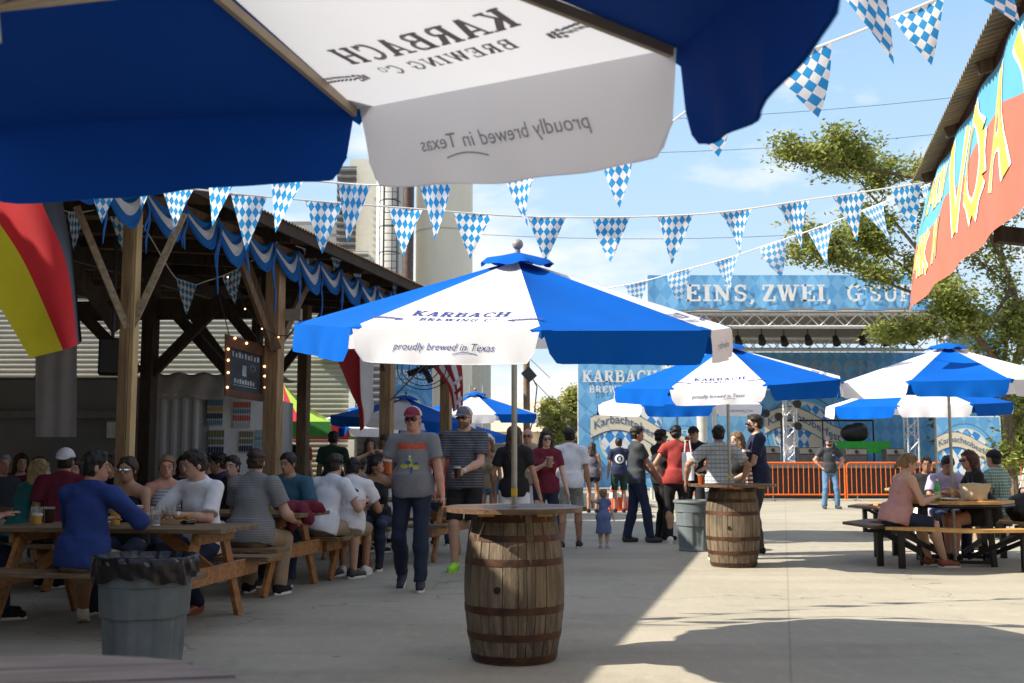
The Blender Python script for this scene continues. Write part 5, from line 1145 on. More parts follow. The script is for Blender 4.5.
bh2 = thing('beige_house', 'far beige building glimpsed under the umbrellas right of the tall banner', 'building', (px(760, 80), 80, 0)); m = MB(); m.box((px(800, 80), 84, 1.7), (60, 8, 3.4)); m.build('wall', bei, bh2, bh2); m = MB(); m.prism([(79.6, 3.3), (88.4, 3.3), (84, 5.0)], px(800, 80) - 30, px(800, 80) + 30, frame=lambda x, y, z: (y, x, z)); m.build('roof', tan, bh2, bh2)
# telephone pole and wires
tp = thing('utility_pole', 'wooden utility pole with a box, left of the gabled house', 'pole', (px(527, 30), 30, 0)); m = MB(); m.path([(px(527, 30), 30, 0), (px(526.5, 30), 30, 5.0)], [.10, .085], 12); m.build('shaft', mk('pole_wood', (.20, .14, .09), .8, .2), tp, tp, smooth=True)
m = MB(); m.beam((px(525, 30), 29.8, 3.65), (px(533, 30), 29.8, 3.4), .22, .28); m.build('box', M['dark_metal'], tp, tp); m = MB(); m.path([(px(531, 30), 29.8, 3.5), (px(537, 30), 29.8, 3.2), (px(534, 30), 29.8, 2.4), (px(529, 30), 29.9, 1.9)], .018, 5); m.build('cable', M['black'], tp, tp)
for i, (a, b) in enumerate(((( 400, 118, 60), (1200, 62, 55)), ((400, 150, 60), (1200, 98, 55)), ((440, 232, 62), (1150, 196, 60)))):
    A_, B_ = W(*a), W(*b); m = MB(); m.path([A_.lerp(B_, k / 16) - Vector((0, 0, 1.2 * 4 * (k / 16) * (1 - k / 16))) for k in range(17)], .013, 4); o = m.build('power_line', M['dark_metal'], None); tag(o, ('highest', 'middle', 'lowest')[i] + ' thin power line crossing the sky behind the pennants', 'wire', 'power lines')
for i, (a, b) in enumerate((((533, 380, 31), (590, 440, 33)), ((550, 378, 34), (500, 330, 29)))):
    m = MB(); m.tube(W(*a), W(*b), .012, n=4); o = m.build('guy_wire', M['dark_metal'], None); tag(o, ('guy wire slanting right from the utility pole', 'guy wire slanting up left of the utility pole')[i], 'wire')

# ------------------------------------------------------------------ booth, posters, sign under the pavilion
grp = mk('grey_panel', (.40, .42, .43), .6, .08, 2); 
bo = thing('beer_booth', 'grey ribbed booth with a wrinkled tarp top and a poster wall facing the yard', 'booth', (px(205, 15.2), 15.2, 0)); bx = px(205, 15.2); bx1 = px(272, 15.8)
hB = zt(395, 15.2); xL = px(152, 15.2)
m = MB(); ribbed_wall(m, xL, bx, 15.0, 0, hB, .13, .03, horizontal=False); m.build('side_wall', grp, bo, bo)
m = MB(); m.box(((bx + bx1) / 2 + .02, 15.35, hB / 2), (bx1 - bx, .12, hB)); m.build('poster_wall', mk('booth_white', (.80, .84, .86), .6, .04), bo, bo)
m = MB(); m.box(((xL + bx1) / 2, 16.4, hB / 2), (bx1 - xL - .1, 2.2, hB - .02)); m.build('core', grp, bo, bo)
def tf(u, v):
    x_ = xL - .08 + (bx1 - xL + .16) * u; return (x_, 14.93 + v * 2.4, hB + .02 + .30 * min(1, v * 6) + .02 * math.sin(u * 30 + v * 9)) if v > 0 else (x_, 14.93, hB - .06 + .02 * math.sin(u * 21))
m = MB(); m.grid(tf, 40, 8); m.build('tarp', mk('grey_tarp', (.48, .45, .41), .6, .15, 4, bump=.6, bscale=5), bo, bo, smooth=True)
pc = [mk('poster_' + n, c, .5, .05) for n, c in (('blue', (.15, .33, .55)), ('yellow', (.65, .48, .12)), ('red', (.62, .14, .12)), ('navy', (.05, .07, .14)), ('pale', (.55, .60, .62)), ('olive', (.20, .21, .10)), ('cyan', (.20, .52, .60)))]
def poster(label, p0, p1, y0, y1, cols, cells=8):
    D = 15.27; a, b = px(p0, D), px(p1, D); z1, z0 = zt(y0, D), zt(y1, D); t = thing('poster', label, 'poster', ((a + b) / 2, D, z0), 0, 'posters on the booth wall'); w_, h_ = b - a, z1 - z0
    m = MB(); m.box((0, 0, h_ / 2), (w_, .01, h_)); m.build('sheet', pc[4], t); n = len(cols)
    for i, c_ in enumerate(cols):
        m = MB(); zz = h_ * (1 - (i + .5) / n)
        for k in range(cells): m.box((-w_ / 2 + w_ * (k + .5) / cells, -.010 - i * .001, zz), (w_ / cells * .72, .006, h_ / n * (.62 if i % 2 else .8)))
        m.build('printed_row', pc[c_], t)
poster('upper left poster of blue, yellow and navy rows on the booth wall', 206, 222, 400, 426, (0, 1, 3, 0)); poster('upper poster with a red heading row on the booth wall', 232, 250, 402, 428, (2, 0, 2, 4)); poster('lower left poster of olive bottles on the booth wall', 208, 224, 430, 454, (5, 5, 3), 6); poster('lower right poster of olive bottles on the booth wall', 239, 253, 431, 452, (5, 5, 3), 6); poster('small cyan notice right of the lower posters', 255, 263, 430, 447, (6, 0, 6), 3)
poster('poster at the right end of the booth wall behind the post', 264, 270, 404, 428, (0, 3), 2)
tr = thing('food_trailer', 'dark grey food trailer with a shelf under the roof at far left', 'trailer', (px(60, 15), 15.0, 0)); zT = zt(377, 15)
m = MB(); m.box((px(20, 15), 16.2, zT / 2 + .15), (px(146, 15) - px(-106, 15), 2.2, zT - .3), bev=.04); m.build('body', mk('trailer_grey', (.20, .215, .225), .5, .1, 1), tr, tr); m = MB(); m.box((px(20, 15), 15.0, zt(415, 15)), (3.4, .2, .10)); m.build('shelf', mk('shelf_grey', (.2, .2, .2), .5), tr, tr); m = MB(); m.box((px(110, 15), 15.05, zt(430, 15)), (.12, .08, .22)); m.build('light_box', M['alu'], tr, tr)
m = MB(); 
for q in (-1.2, 1.2): m.tube((px(20, 15) + q, 16, .3), (px(20, 15) + q, 16.2, .3), .3, n=20)
m.build('wheel', M['black'], tr, tr)
tarp = thing('hanging_tarp', 'pale grey tarp hanging behind the black red and gold flag', 'tarp', W(56, 400, 11)); m = MB(); A_ = W(33, 340, 11); 
def tf(u, v): p = W(35 + 42 * u, 300 + 137 * v, 11.0); return (p.x, p.y + .012 * math.sin(u * 15 + v * 2), p.z)
m.grid(tf, 16, 12); m.build('sheet', mk('tarp_pale', (.30, .28, .27), .7, .08, trans=.2), tarp, tarp, smooth=True)
sp = thing('loudspeaker', 'black loudspeaker hung under the pavilion roof beside the front post', 'loudspeaker', W(112, 360, 12.0)); m = MB(); a = W(112, 357, 12); m.box(a, (.28, .26, .40), R(20), bev=.02); m.build('cabinet', M['black'], sp, sp); m = MB(); m.tube(a + Vector((0, 0, .2)), a + Vector((0, 0, 1.35)), .02); m.build('bracket', M['dark_metal'], sp, sp)
# chalkboard with bulbs
cb = thing('chalkboard_sign', 'wooden framed chalkboard edged with small lit bulbs, hung from the pavilion', 'sign', W(247, 370, 12.9)); 
c0, c1, c2, c3 = (225, 334, 12.7), (266, 346, 13.2), (265, 402, 13.2), (225, 396, 12.7)
def CB(u, v, o=0.): 
    a, b, c_, d = [W(*q) for q in (c0, c1, c2, c3)]; p = a.lerp(b, u).lerp(d.lerp(c_, u), v); return p + Vector((.45, -1, 0)).normalized() * o
def slab(mb, u0, u1, v0, v1, o0, o1): 
    P = [(u0, v0), (u1, v0), (u1, v1), (u0, v1)]; mb.add([CB(*q, o0) for q in P] + [CB(*q, o1) for q in P], [(3, 2, 1, 0), (4, 5, 6, 7), (0, 1, 5, 4), (1, 2, 6, 5), (2, 3, 7, 6), (3, 0, 4, 7)])
fw_ = mk('red_brown_frame', (.10, .042, .022), .7, .25); m = MB(); slab(m, 0, 1, 0, .20, -.03, .03); slab(m, 0, 1, .88, 1, -.03, .03); slab(m, 0, .12, .20, .88, -.03, .029); slab(m, .9, 1, .20, .88, -.03, .029); m.build('frame', fw_, cb, cb)
m = MB(); slab(m, .12, .9, .20, .88, -.02, .0); m.build('board', mk('chalkboard', (.035, .045, .06), .7, .3, 8), cb, cb)
m = MB(); chalk = mk('chalk', (.34, .38, .42), .9, .3)
def chal(s_, uc, vb, size, shear=0.):
    vs, fs = font_polys(s_, size, shear=shear, offset=.004); L = 0.62
    add_text(m, (vs, fs), lambda a, b, z: CB(uc + a / L, vb - b / .58, .004 + z))
for i in range(9): u0 = .18 + i * .075; slab(m, u0, u0 + .03 + .01 * (i % 3), .24 + .02 * (i % 2), .33, .003, .005)
slab(m, .42, .52, .44, .62, .003, .005)
for i in range(8): u0 = .22 + i * .065; slab(m, u0, u0 + .045, .68 + .015 * ((i * 3) % 2), .76, .003, .005)
slab(m, .2, .78, .785, .795, .003, .005)
P = [(.68 + .06 * math.cos(q), .46 + .05 * math.sin(q)) for q in [2 * PI * i / 12 for i in range(13)]]
for a, b in zip(P, P[1:]): m.beam(CB(*a, .004), CB(*b, .004), .008, .003)
m.build('chalk_drawing', chalk, cb, cb)
bulb = bpy.data.materials.new('warm_bulb'); bulb.use_nodes = True; bb = bulb.node_tree.nodes['Principled BSDF']; bb.inputs['Emission Color'].default_value = (1, .55, .22, 1); bb.inputs['Emission Strength'].default_value = 2.2; bb.inputs['Base Color'].default_value = (1, .7, .4, 1)
for u, v in ((.06, .24), (.06, .42), (.06, .62), (.04, .86), (.22, .03), (.95, .38), (.96, .55), (.97, .75), (.5, .06)): m = MB(); m.ball(CB(u, v, .05), .015, 10); m.build('bulb', bulb, cb, cb, smooth=True)
m = MB(); m.tube(CB(.1, 0), CB(.1, 0) + Vector((-.25, 0, .9)), .006); m.tube(CB(.8, 0), CB(.8, 0) + Vector((0, 0, .8)), .02); m.build('hanger', M['dark_metal'], cb, cb)
for i, (a, b) in enumerate((((222, 262, 12.2), (300, 330, 13.4)),)):
    A_, B_ = W(*a), W(*b); t = thing('string_lights', 'loose string of tiny warm bulbs hanging under the pavilion roof above the chalkboard', 'lights', A_); m = MB(); S = [A_.lerp(B_, k / 14) - Vector((0, 0, .35 * 4 * (k / 14) * (1 - k / 14))) for k in range(15)]; m.path(S, .006, 4); m.build('wire', M['black'], t, t)
    for k in range(1, 14, 3): m = MB(); m.ball(S[k] - Vector((0, 0, .02)), .010, 8); m.build('bulb', bulb, t, t, smooth=True)

# ------------------------------------------------------------------ flags
def cflag(name, label, rows, D, mats, amp=.12, pole=None, nfold=2.2, dd=0.):
    """rows: (pixel y list per column boundary) -> cloth bands between boundary curves; each row is a list of (px,py) points"""
    t = thing(name, label, 'flag', W(rows[0][0][0], rows[0][0][1], D)); nb = len(rows[0]) - 1; nr = len(rows) - 1
    for b in range(nb):
        def fn(u, v, b=b):
            tt = v * nr; L = [catmull([Vector((r[b + k][0], r[b + k][1], 0)) for r in rows], tt) for k in (0, 1)]; p = L[0].lerp(L[1], u); s_ = (b + u) / nb
            return W(p.x, p.y, D + dd * s_ + amp * math.sin(s_ * PI * nfold + v * 1.6) * (.35 + .65 * v))
        m = MB(); m.grid(fn, 10, 22); m.build('band', mats[b], t, t, smooth=True)
    return t
fy = mk('flag_gold', (.62, .52, .02), .7, .05, trans=.3); frd = mk('flag_red', (.60, .02, .025), .7, .05, trans=.3); fbk = mk('flag_black', (.02, .022, .028), .7, .05, trans=.1); fwt = mk('flag_white', (.70, .68, .70), .7, .05, trans=.3); frs = mk('flag_deep_red', (.36, .025, .03), .7, .05, trans=.3); fnv = mk('flag_navy', (.02, .03, .12), .7, .05, trans=.2)
cflag('hanging_flag', 'black, red and gold flag hanging at the left edge under the big umbrella', [[(-150, 120), (-60, 120), (20, 120), (52, 120)], [(-75, 197), (-18, 197), (40, 197), (62, 197)], [(-28, 262), (24, 262), (66, 262), (73, 260)], [(30, 358), (63, 350), (78, 345), (82, 341)]], 5.6, [fy, frd, fbk], .10)
cflag('hanging_flag', 'red and white flag hanging limp from the pavilion post under the middle umbrella', [[(320, 330), (355, 330), (360, 330), (377, 330)], [(338, 362), (357, 362), (360, 362), (374, 362)], [(352, 395), (358, 395), (361, 395), (373, 395)], [(358, 408), (361, 414), (364, 414), (374, 405)], [(360, 431), (362, 430), (364, 428), (373, 415)]], 16.2, [frs, frs, fwt], .06)
# striped flag with white stripes
t = cflag('hanging_flag', 'red and white striped flag hanging beside the striped shirt man', [[(420, 352), (428, 352), (436, 352), (444, 352), (452, 352), (460, 352)], [(437, 372), (442, 372), (447, 371), (452, 370), (457, 369), (462, 368)], [(449, 390), (452, 389), (455, 388), (457, 387), (460, 386), (463, 385)], [(453, 412), (455, 411), (457, 410), (459, 409), (461, 407), (463, 405)]], 18.6, [frs, fwt, frs, fwt, frs], .05)
for i, y in enumerate((378, 388, 398)):
    m = MB(); a, b = W(454 + i, y + 6, 18.5), W(462, y - 1, 18.5); m.beam(a, b, .006, .055); m.build('slanting_stripe', fwt if i % 2 == 0 else frs, t, t)
fan = thing('cage_fan', 'round black cage fan mounted under the pavilion roof near the striped flag', 'fan', W(430, 366, 18.3)); c_ = W(424, 368, 18.3)
for r_ in (.12, .25, .37, .45): m = MB(); m.path([c_ + Vector((r_ * math.cos(a), 0, r_ * math.sin(a) * .8)) for a in np.linspace(0, 2 * PI, 25)], .008, 4, caps=False); m.build('cage_ring', M['dark_metal'], fan, fan)
m = MB(); 
for k in range(4): a = k * PI / 2 + .4; m.beam(c_ + Vector((0, .03, 0)), c_ + Vector((.30 * math.cos(a), .05, .26 * math.sin(a))), .10, .012, up=Vector((0, 1, 0)))
m.ball(c_, .08, 10); m.build('blades', M['black'], fan, fan)

# ------------------------------------------------------------------ green and red tent
tn = thing('canopy_tent', 'lime green and red peaked canopy tent behind the pavilion posts', 'tent', (px(282, 25), 25, 0)); tg = mk('tent_lime', (.42, .62, .09), .6, .05, trans=.3); tgd = mk('tent_green', (.08, .36, .09), .6, .05, trans=.3); trd = mk('tent_red', (.55, .03, .06), .6, .05, trans=.3)
cx_, hw = 0, 1.5; pk = Vector((0, 0, zt(385, 25))); ev = zt(424, 25); lv = zt(441, 25)
cs = [Vector((a * hw, b * hw, ev)) for a, b in ((-1, -1), (1, -1), (1, 1), (-1, 1))]
for i in range(4):
    A_, B_ = cs[i], cs[(i + 1) % 4]
    for (u0, u1, mt) in ((0, .28, tgd), (.28, .42, tg), (.42, .62, tg), (.62, .80, trd), (.80, 1, tg)):
        m = MB(); m.grid(lambda u, v: (lambda p: p - Vector((0, 0, .22 * math.sin(v * PI))))((A_.lerp(B_, u0 + (u1 - u0) * u)).lerp(pk, v)), 3, 8); m.build('roof_panel', mt, tn, smooth=True)
    for (u0, u1, mt) in ((0, .55, trd), (.55, .62, tg), (.62, .95, tgd), (.95, 1, trd)):
        m = MB(); m.grid(lambda u, v: A_.lerp(B_, u0 + (u1 - u0) * u) - Vector((0, 0, .33 * v)), 2, 2); m.build('valance', mt, tn)
    m = MB(); m.tube((A_.x * .98, A_.y * .98, 0), (A_.x * .98, A_.y * .98, ev), .022); m.build('leg', M['white_paint'], tn)
m = MB(); vs, fs = slab_polys('RA', .26); add_text(m, ([(a + .55 - 1.2, b + ev - .30) for a, b in vs], fs), lambda a, b, z: (a + .3, -hw - .01 - z, b)); m.build('lettering', bwhite, tn)
# far tan and striped tent top at the right edge
t2 = thing('striped_tent', 'low striped tent top glimpsed under the right umbrella at the picture edge', 'tent', (px(1010, 40), 40, 0))
for i in range(6):
    m = MB(); a = zt(420, 40) - .02 + .12 * i; m.grid(lambda u, v: (px(950, 40) + u * 5, 40 - .6 + (i + v) * .22, zt(432, 40) + (i + v) * .12), 6, 1); m.build('roof_stripe', (cream, ban_lt, bwhite)[i % 3], t2, t2)
m = MB(); m.tube((px(955, 40), 40, 0), (px(955, 40), 40, zt(432, 40)), .03); m.tube((px(955, 40) + 4.8, 40, 0), (px(955, 40) + 4.8, 40, zt(432, 40)), .03); m.build('leg', M['white_paint'], t2, t2)
m = MB(); m.lathe([(.28, 0), (.0, .75)], 4, c=(px(1017, 40), 40.4, zt(413, 40))); m.build('peak', M['orange'], t2, t2)

# ------------------------------------------------------------------ trees
def leafmat(n, c): 
    m = mk(n, c, .6, .35, 3, trans=.42, spec=.25); return m
LF = leafmat('leaf_green', (.24, .29, .06)); LF2 = leafmat('leaf_light', (.36, .37, .11)); bark = mk('bark', (.15, .11, .075), .85, .3, 8, bump=.5, stretch=(3, 3, .7))
def tree(label, base, limbs, leaf=.085, n=60, spread=.55, mats=(LF, LF2), seed=1, trunk=.16, depth=3, blen=1.2, group='trees behind the stage', keep=None, droop=0.):
    rr = random.Random(seed); t = thing('tree', label, 'tree', base, 0, group); br = MB(); tips = []
    def grow(p, d, L, r, lv):
        pts = [p]; rs = [r]; k = 5
        for i in range(k):
            d = (d + Vector((rr.uniform(-1, 1), rr.uniform(-1, 1), rr.uniform(-.6, .8))) * .16 - Vector((0, 0, droop * (depth - lv) * .03))).normalized(); p = p + d * L / k; pts.append(p); rs.append(r * (1 - .11 * (i + 1)))
            if lv > 0 and i >= 1:
                for _ in range(1 if rr.random() < .75 else 2):
                    a = Vector((rr.uniform(-1, 1), rr.uniform(-1, 1), rr.uniform(-.35, .6))); nd = (d * .55 + a * .75).normalized(); grow(p, nd, L * rr.uniform(.45, .68), r * .5, lv - 1)
            if lv <= 1: tips.append((p, d))
        br.path(pts, rs, 6 if lv > 1 else 4, caps=False)
        if lv > 0: grow(p, d, L * .6, rs[-1], lv - 1)
    for l in limbs:
        pts = [Vector(q) for q in l[0]]; S = [catmull(pts, k / 5) for k in range(5 * (len(pts) - 1) + 1)]; r0 = l[1]; rs = [r0 * (1 - .6 * k / len(S)) for k in range(len(S))]; br.path(S, rs, 9)
        for k in range(len(S) // 3, len(S), 2):
            a = Vector((rr.uniform(-1, 1), rr.uniform(-1, 1), rr.uniform(-.2, .8))); d0 = (S[min(k + 1, len(S) - 1)] - S[k - 1]).normalized(); grow(S[k], (d0 * .5 + a * .8).normalized(), blen * rr.uniform(.6, 1.1), rs[k] * .45, depth - 2)
        grow(S[-1], (S[-1] - S[-2]).normalized(), blen, rs[-1], depth - 1)
    br.build('trunk', bark, t, t, smooth=True)
    vs = [[], []]; 
    for p, d in tips:
        cnt = int(n * rr.uniform(.2, 1.5)); sp = spread * rr.uniform(.5, 1.0)
        which = rr.random() < .4
        for _ in range(cnt):
            c_ = p + Vector((rr.gauss(0, 1), rr.gauss(0, 1), rr.gauss(0, .6))) * sp * .40
            if keep and not keep(c_): continue
            a = Vector((rr.uniform(-1, 1), rr.uniform(-1, 1), rr.uniform(-.7, .5))).normalized(); b = a.cross(Vector((rr.uniform(-1, 1), rr.uniform(-1, 1), rr.uniform(-1, 1)))).normalized(); s_ = leaf * rr.uniform(.6, 1.25)
            vs[which].append((c_ - a * s_, c_ + b * s_ * .42 + a * s_ * .1, c_ + a * s_, c_ - b * s_ * .42 + a * s_ * .1))
    for i in (0, 1):
        if not vs[i]: continue
        q = np.array([[tuple(v) for v in f] for f in vs[i]], np.float32).reshape(-1, 3) - np.array(t.location, np.float32); nq = len(vs[i]); me = bpy.data.meshes.new('foliage'); me.vertices.add(nq * 4); me.vertices.foreach_set('co', q.ravel()); me.loops.add(nq * 4); me.loops.foreach_set('vertex_index', np.arange(nq * 4, dtype=np.int32)); me.polygons.add(nq); me.polygons.foreach_set('loop_start', np.arange(0, nq * 4, 4, dtype=np.int32)); me.update(calc_edges=True)
        link('crown', me, t, [mats[i]])
    return t
w3 = lambda a, b, D: tuple(W(a, b, D))
tree('thin leafed tree rising behind the stage at right, its limbs forking above the umbrellas', (px(1012, 24), 24, 0), [
    ([(px(1012, 24), 24, 0), w3(1010, 440, 24), w3(1006, 380, 24)], .13),
    ([w3(1006, 382, 24), w3(1022, 340, 24), w3(1012, 285, 24), w3(985, 225, 23.8)], .09), ([w3(1004, 384, 24), w3(985, 345, 23.6), w3(945, 300, 23.4), w3(905, 268, 23.2)], .075),
    ([w3(1012, 370, 24), w3(1040, 320, 24.4), w3(1052, 250, 24.6), w3(1060, 200, 24.6)], .08), ([w3(985, 345, 23.6), w3(960, 320, 24.6), w3(925, 260, 24.8), w3(880, 205, 24.6)], .07),
    ([w3(945, 300, 23.4), w3(905, 290, 23), w3(860, 270, 22.8)], .045), ([w3(985, 225, 23.8), w3(950, 190, 23.6), w3(900, 175, 23.4), w3(850, 168, 23.2)], .05), ([w3(1012, 285, 24), w3(990, 320, 23.8), w3(960, 330, 23.6)], .04)],
    leaf=.062, n=17, spread=.55, seed=4, blen=.90, depth=3)
tree('leafy bush tree seen under the umbrella at the right edge', (px(1012, 36), 36.5, 0), [([(px(1012, 36), 36.5, 0), w3(1013, 470, 36.5), w3(1010, 445, 36.5)], .09), ([w3(1012, 470, 36.5), w3(1030, 450, 36.5)], .06), ([w3(1012, 470, 36.5), w3(992, 445, 36.5)], .05)], leaf=.12, n=60, spread=1.0, seed=9, blen=1.1, depth=3)
tree('light green tree beside the gabled house', (px(552, 52), 52, 0), [([(px(552, 52), 52, 0), w3(552, 445, 52), w3(552, 425, 52)], .12), ([(px(572, 52), 53, 0), w3(572, 430, 53), w3(574, 412, 53)], .1)], leaf=.11, n=26, spread=.7, seed=5, blen=.6, depth=3, mats=(LF2, LF2))
tree('dark tree filling the gap right of the octagonal tables', (px(1050, 60), 60, 0), [([(px(1040, 60), 60, 0), w3(1040, 440, 60), w3(1035, 420, 60)], .2), ([(px(1000, 60), 61, 0), w3(1000, 440, 61), w3(995, 420, 61)], .2)], leaf=.16, n=40, spread=1.2, seed=6, blen=1.0, depth=3, mats=(LF, LF))
tree('far bushy tree behind the standing group, seen between the banners', (px(655, 60), 60, 0), [([(px(668, 60), 60, 0), w3(668, 440, 60), w3(668, 420, 60)], .15), ([(px(760, 60), 61, 0), w3(760, 440, 61), w3(760, 420, 61)], .2)], leaf=.2, n=80, spread=1.6, seed=8, blen=1.3, depth=3)
# bicycles-rack like white gear at the right edge
fr = thing('bike_rack', 'jumble of white and blue tubes behind the right hand barricade', 'rack', (px(1020, 34), 34.3, 0))
for i in range(7): m = MB(); x_ = px(992 + i * 8, 34.3); m.tube((x_, 34.3, .1), (x_ + .35, 34.5, 1.0), .022, n=6); m.build('tube', M['white_paint'] if i % 2 else ban_blue, fr, fr)

# ------------------------------------------------------------------ unseen blockers added left, right and behind the camera to cut sky light
for nm, lb, c_, sz in (('light_blocker', 'unseen blocker added on the left, beyond the pavilion, to cut sky light', (-34, 2, 4), (14, 44, 8)), ('light_blocker', 'long unseen blocker added behind the camera to cut sky light', (0, -17, 4.5), (46, 12, 9)), ('light_blocker', 'unseen blocker added on the right to cut sky light', (26, 0, 5), (14, 34, 10))):
    t = thing(nm, lb, 'building', (c_[0], c_[1], 0)); m = MB(); m.box((0, 0, sz[2] / 2), sz); m.build('wall', mk('blocker_wall', (.24, .21, .17), .8, .15, .6), t)
    m = MB(); m.box((0, 0, sz[2] + .15), (sz[0] + .5, sz[1] + .5, .3)); m.build('roof', mk('blocker_roof', (.08, .08, .08), .8), t)
    for k in range(6):
        m = MB(); q = (k - 2.5) / 6
        if sz[0] > sz[1]: m.box((q * sz[0], sz[1] / 2, 2.6), (2.2, .12, 2.4))
        else: m.box(((sz[0] / 2) * (1 if c_[0] < 0 else -1), q * sz[1], 2.6), (.12, 2.2, 2.4))
        m.build('window', MATS['dim_window'], t)
# ------------------------------------------------------------------ the people
from mathutils.bvhtree import BVHTree
def decal(info, polys, mat, name='print', back=False, lift=.004):
    P0 = info['root']; sh = [c for c in P0.children if c.name.split('.')[0] in ('shirt', 'dress')][0]
    bv = BVHTree.FromPolygons([v.co for v in sh.data.vertices], [tuple(p.vertices) for p in sh.data.polygons]); fw = info['fw'] * (-1 if back else 1); sx = info['sx']; T = info['T']; m = MB()
    for k, poly in enumerate(polys):
        vs = []
        for (a, b) in poly:
            o = info['C'] + sx * a + T * b + fw * .5; hit = bv.ray_cast(o, -fw); 
            if hit[0] is None: vs = None; break
            vs.append(hit[0] + fw * (lift + .0008 * (k % 5)))
        if vs: m.add(vs, [tuple(range(len(vs)))])
    if m.v: m.build(name, mat, sh)
def cells(x0, x1, z0, z1, nx=8, nz=2): return [[(x0 + (x1 - x0) * (i + a) / nx, z0 + (z1 - z0) * (j + b) / nz) for a, b in ((0, 0), (1, 0), (1, 1), (0, 1))] for i in range(nx) for j in range(nz)]
def blob(cx, cz, rx, rz, n=10): return [(cx + rx * math.cos(2 * PI * i / n), cz + rz * math.sin(2 * PI * i / n)) for i in range(n)]

c = cloth
greyt = c('heather_grey', (.19, .20, .215)); jeans = c('dark_denim', (.016, .026, .055)); bjeans = c('blue_denim', (.10, .20, .34)); blk_ = c('black', (.012, .012, .014)); navy = c('navy', (.014, .022, .060)); wht = c('white', (.74, .75, .78)); maroon = c('maroon', (.14, .012, .030)); khaki = c('khaki', (.33, .25, .165)); royal = c('royal_blue', (.016, .042, .19)); char = c('charcoal', (.04, .045, .055)); teal = c('teal', (.02, .16, .17)); tealb = c('teal_blue', (.035, .11, .17)); red = c('brick_red', (.30, .035, .03)); green_d = c('dark_green', (.012, .035, .022)); olive = c('olive', (.05, .055, .04)); lilac = c('lilac', (.42, .40, .62)); pink = c('dusty_pink', (.50, .26, .24)); gshort = c('grey_shorts', (.28, .28, .26)); denimdress = c('chambray', (.12, .17, .34))
strp = overlay(mk('cloth_striped_charcoal', (.055, .060, .075), .85, .1, 5, bump=.25, bscale=26), stripes(2, .030, .24), (.17, .18, .20))
strg = overlay(mk('cloth_striped_grey', (.21, .215, .22), .85, .1, 5, bump=.25, bscale=26), stripes(2, .022, .35), (.15, .155, .16))
strw = overlay(mk('cloth_striped_pale', (.42, .45, .48), .85, .1, 5, bump=.25), stripes(2, .03, .4), (.16, .18, .22))
plaid = overlay(overlay(mk('cloth_plaid_grey', (.50, .54, .56), .85, .1, 5, bump=.25), stripes(2, .055, .25), (.20, .25, .28)), stripes(0, .055, .2), (.30, .35, .38))
chk = overlay(overlay(mk('cloth_green_check', (.42, .50, .44), .85, .1, 5), stripes(2, .04, .4), (.10, .20, .16)), stripes(0, .04, .3), (.10, .22, .18))
flor = mk('cloth_floral_dark', (.03, .035, .06), .8, .3, 30, col2=(.18, .16, .20)); camo = mk('cloth_faded_camo', (.30, .30, .27), .85, .3, 16, col2=(.16, .17, .15))
scarfm = overlay(mk('cloth_scarf', (.65, .62, .6), .8, .1), stripes(2, .06, .45), (.22, .02, .03)); neon = mk('shoe_neon', (.35, .75, .05), .5, .1); brownl = mk('shoe_red_brown', (.26, .075, .03), .35, .2); wsh = mk('shoe_white', (.70, .69, .66), .5, .05); dsh = mk('shoe_dark_grey', (.045, .047, .052), .6, .2); pksh = mk('shoe_lilac', (.55, .40, .62), .5, .1)
redp = mk('print_red', (.55, .09, .05), .7, .3, 60); yelp = mk('print_yellow', (.50, .46, .07), .7, .3, 50); blup = mk('print_blue', (.03, .12, .22), .7, .2); whp = mk('print_white', (.75, .75, .75), .7); blp = mk('print_black', (.02, .02, .025), .7)
PV = 'people standing and walking in the yard'; PT = 'people seated at the timber tables'; PB = 'people in the shade at the back'
def tee_print(i):
    decal(i, cells(-.14, .14, .085, .140, 10, 1) , redp); decal(i, [[(x, .068), (x + .018, .068), (x + .016, .082), (x + .002, .082)] for x in np.linspace(-.13, .11, 9)], mk('print_orange', (.60, .22, .06), .7))
    decal(i, [blob(.01, -.03, .022, .03), blob(.065, -.085, .045, .026), blob(-.045, -.10, .045, .024), blob(.0, -.075, .02, .03)], yelp); decal(i, [blob(.03, -.055, .035, .018), blob(-.01, -.125, .016, .035), blob(-.055, -.06, .02, .014)], blup, lift=.009); decal(i, [blob(.01, .005, .012, .012)], whp, lift=.012)
mug_man = person('man in a heather grey printed tee and maroon cap striding with a beer mug', 413, 11.1, 184, H=1.82, yaw=-4, fat=1.12, top=('tee', greyt), bot=('trousers', jeans), shoes=mk('shoe_navy_canvas', (.02, .025, .04), .6), hair=('buzz', 'brown'), skin='red',
    cap=('front', c('cap_white', (.60, .58, .52)), c('cap_maroon', (.20, .025, .05)), c('cap_maroon', (.20, .025, .05))), glasses='dark', hands=((.285, .26, 1.19), (-.33, .08, .83)), elbows=((.5, -.5, -1.2), None), grip=(True, False), feet=((.13, -.20, .05, 0, 28), (-.11, .16, 0, -6)), group=PV, print_fn=tee_print)
polo_man = person('tall bearded man in a striped charcoal polo and black shorts holding a dark drink', 465, 12.8, 186, H=1.90, yaw=-14, top=('polo', strp, .72), bot=('shorts', blk_), shoes=neon, sock=neon, hair=('short', 'darkblond'), skin='fair', beard='darkblond', fat=1.12, glasses='dark',
    cap=('front', c('cap_pale', (.55, .52, .45)), c('cap_grey', (.12, .14, .17)), c('cap_grey', (.12, .14, .17))), hands=((.33, .05, .92), (-.02, .30, 1.14)), elbows=(None, (-.9, -.4, -.8)), grip=(False, True), group=PV, watch='L')
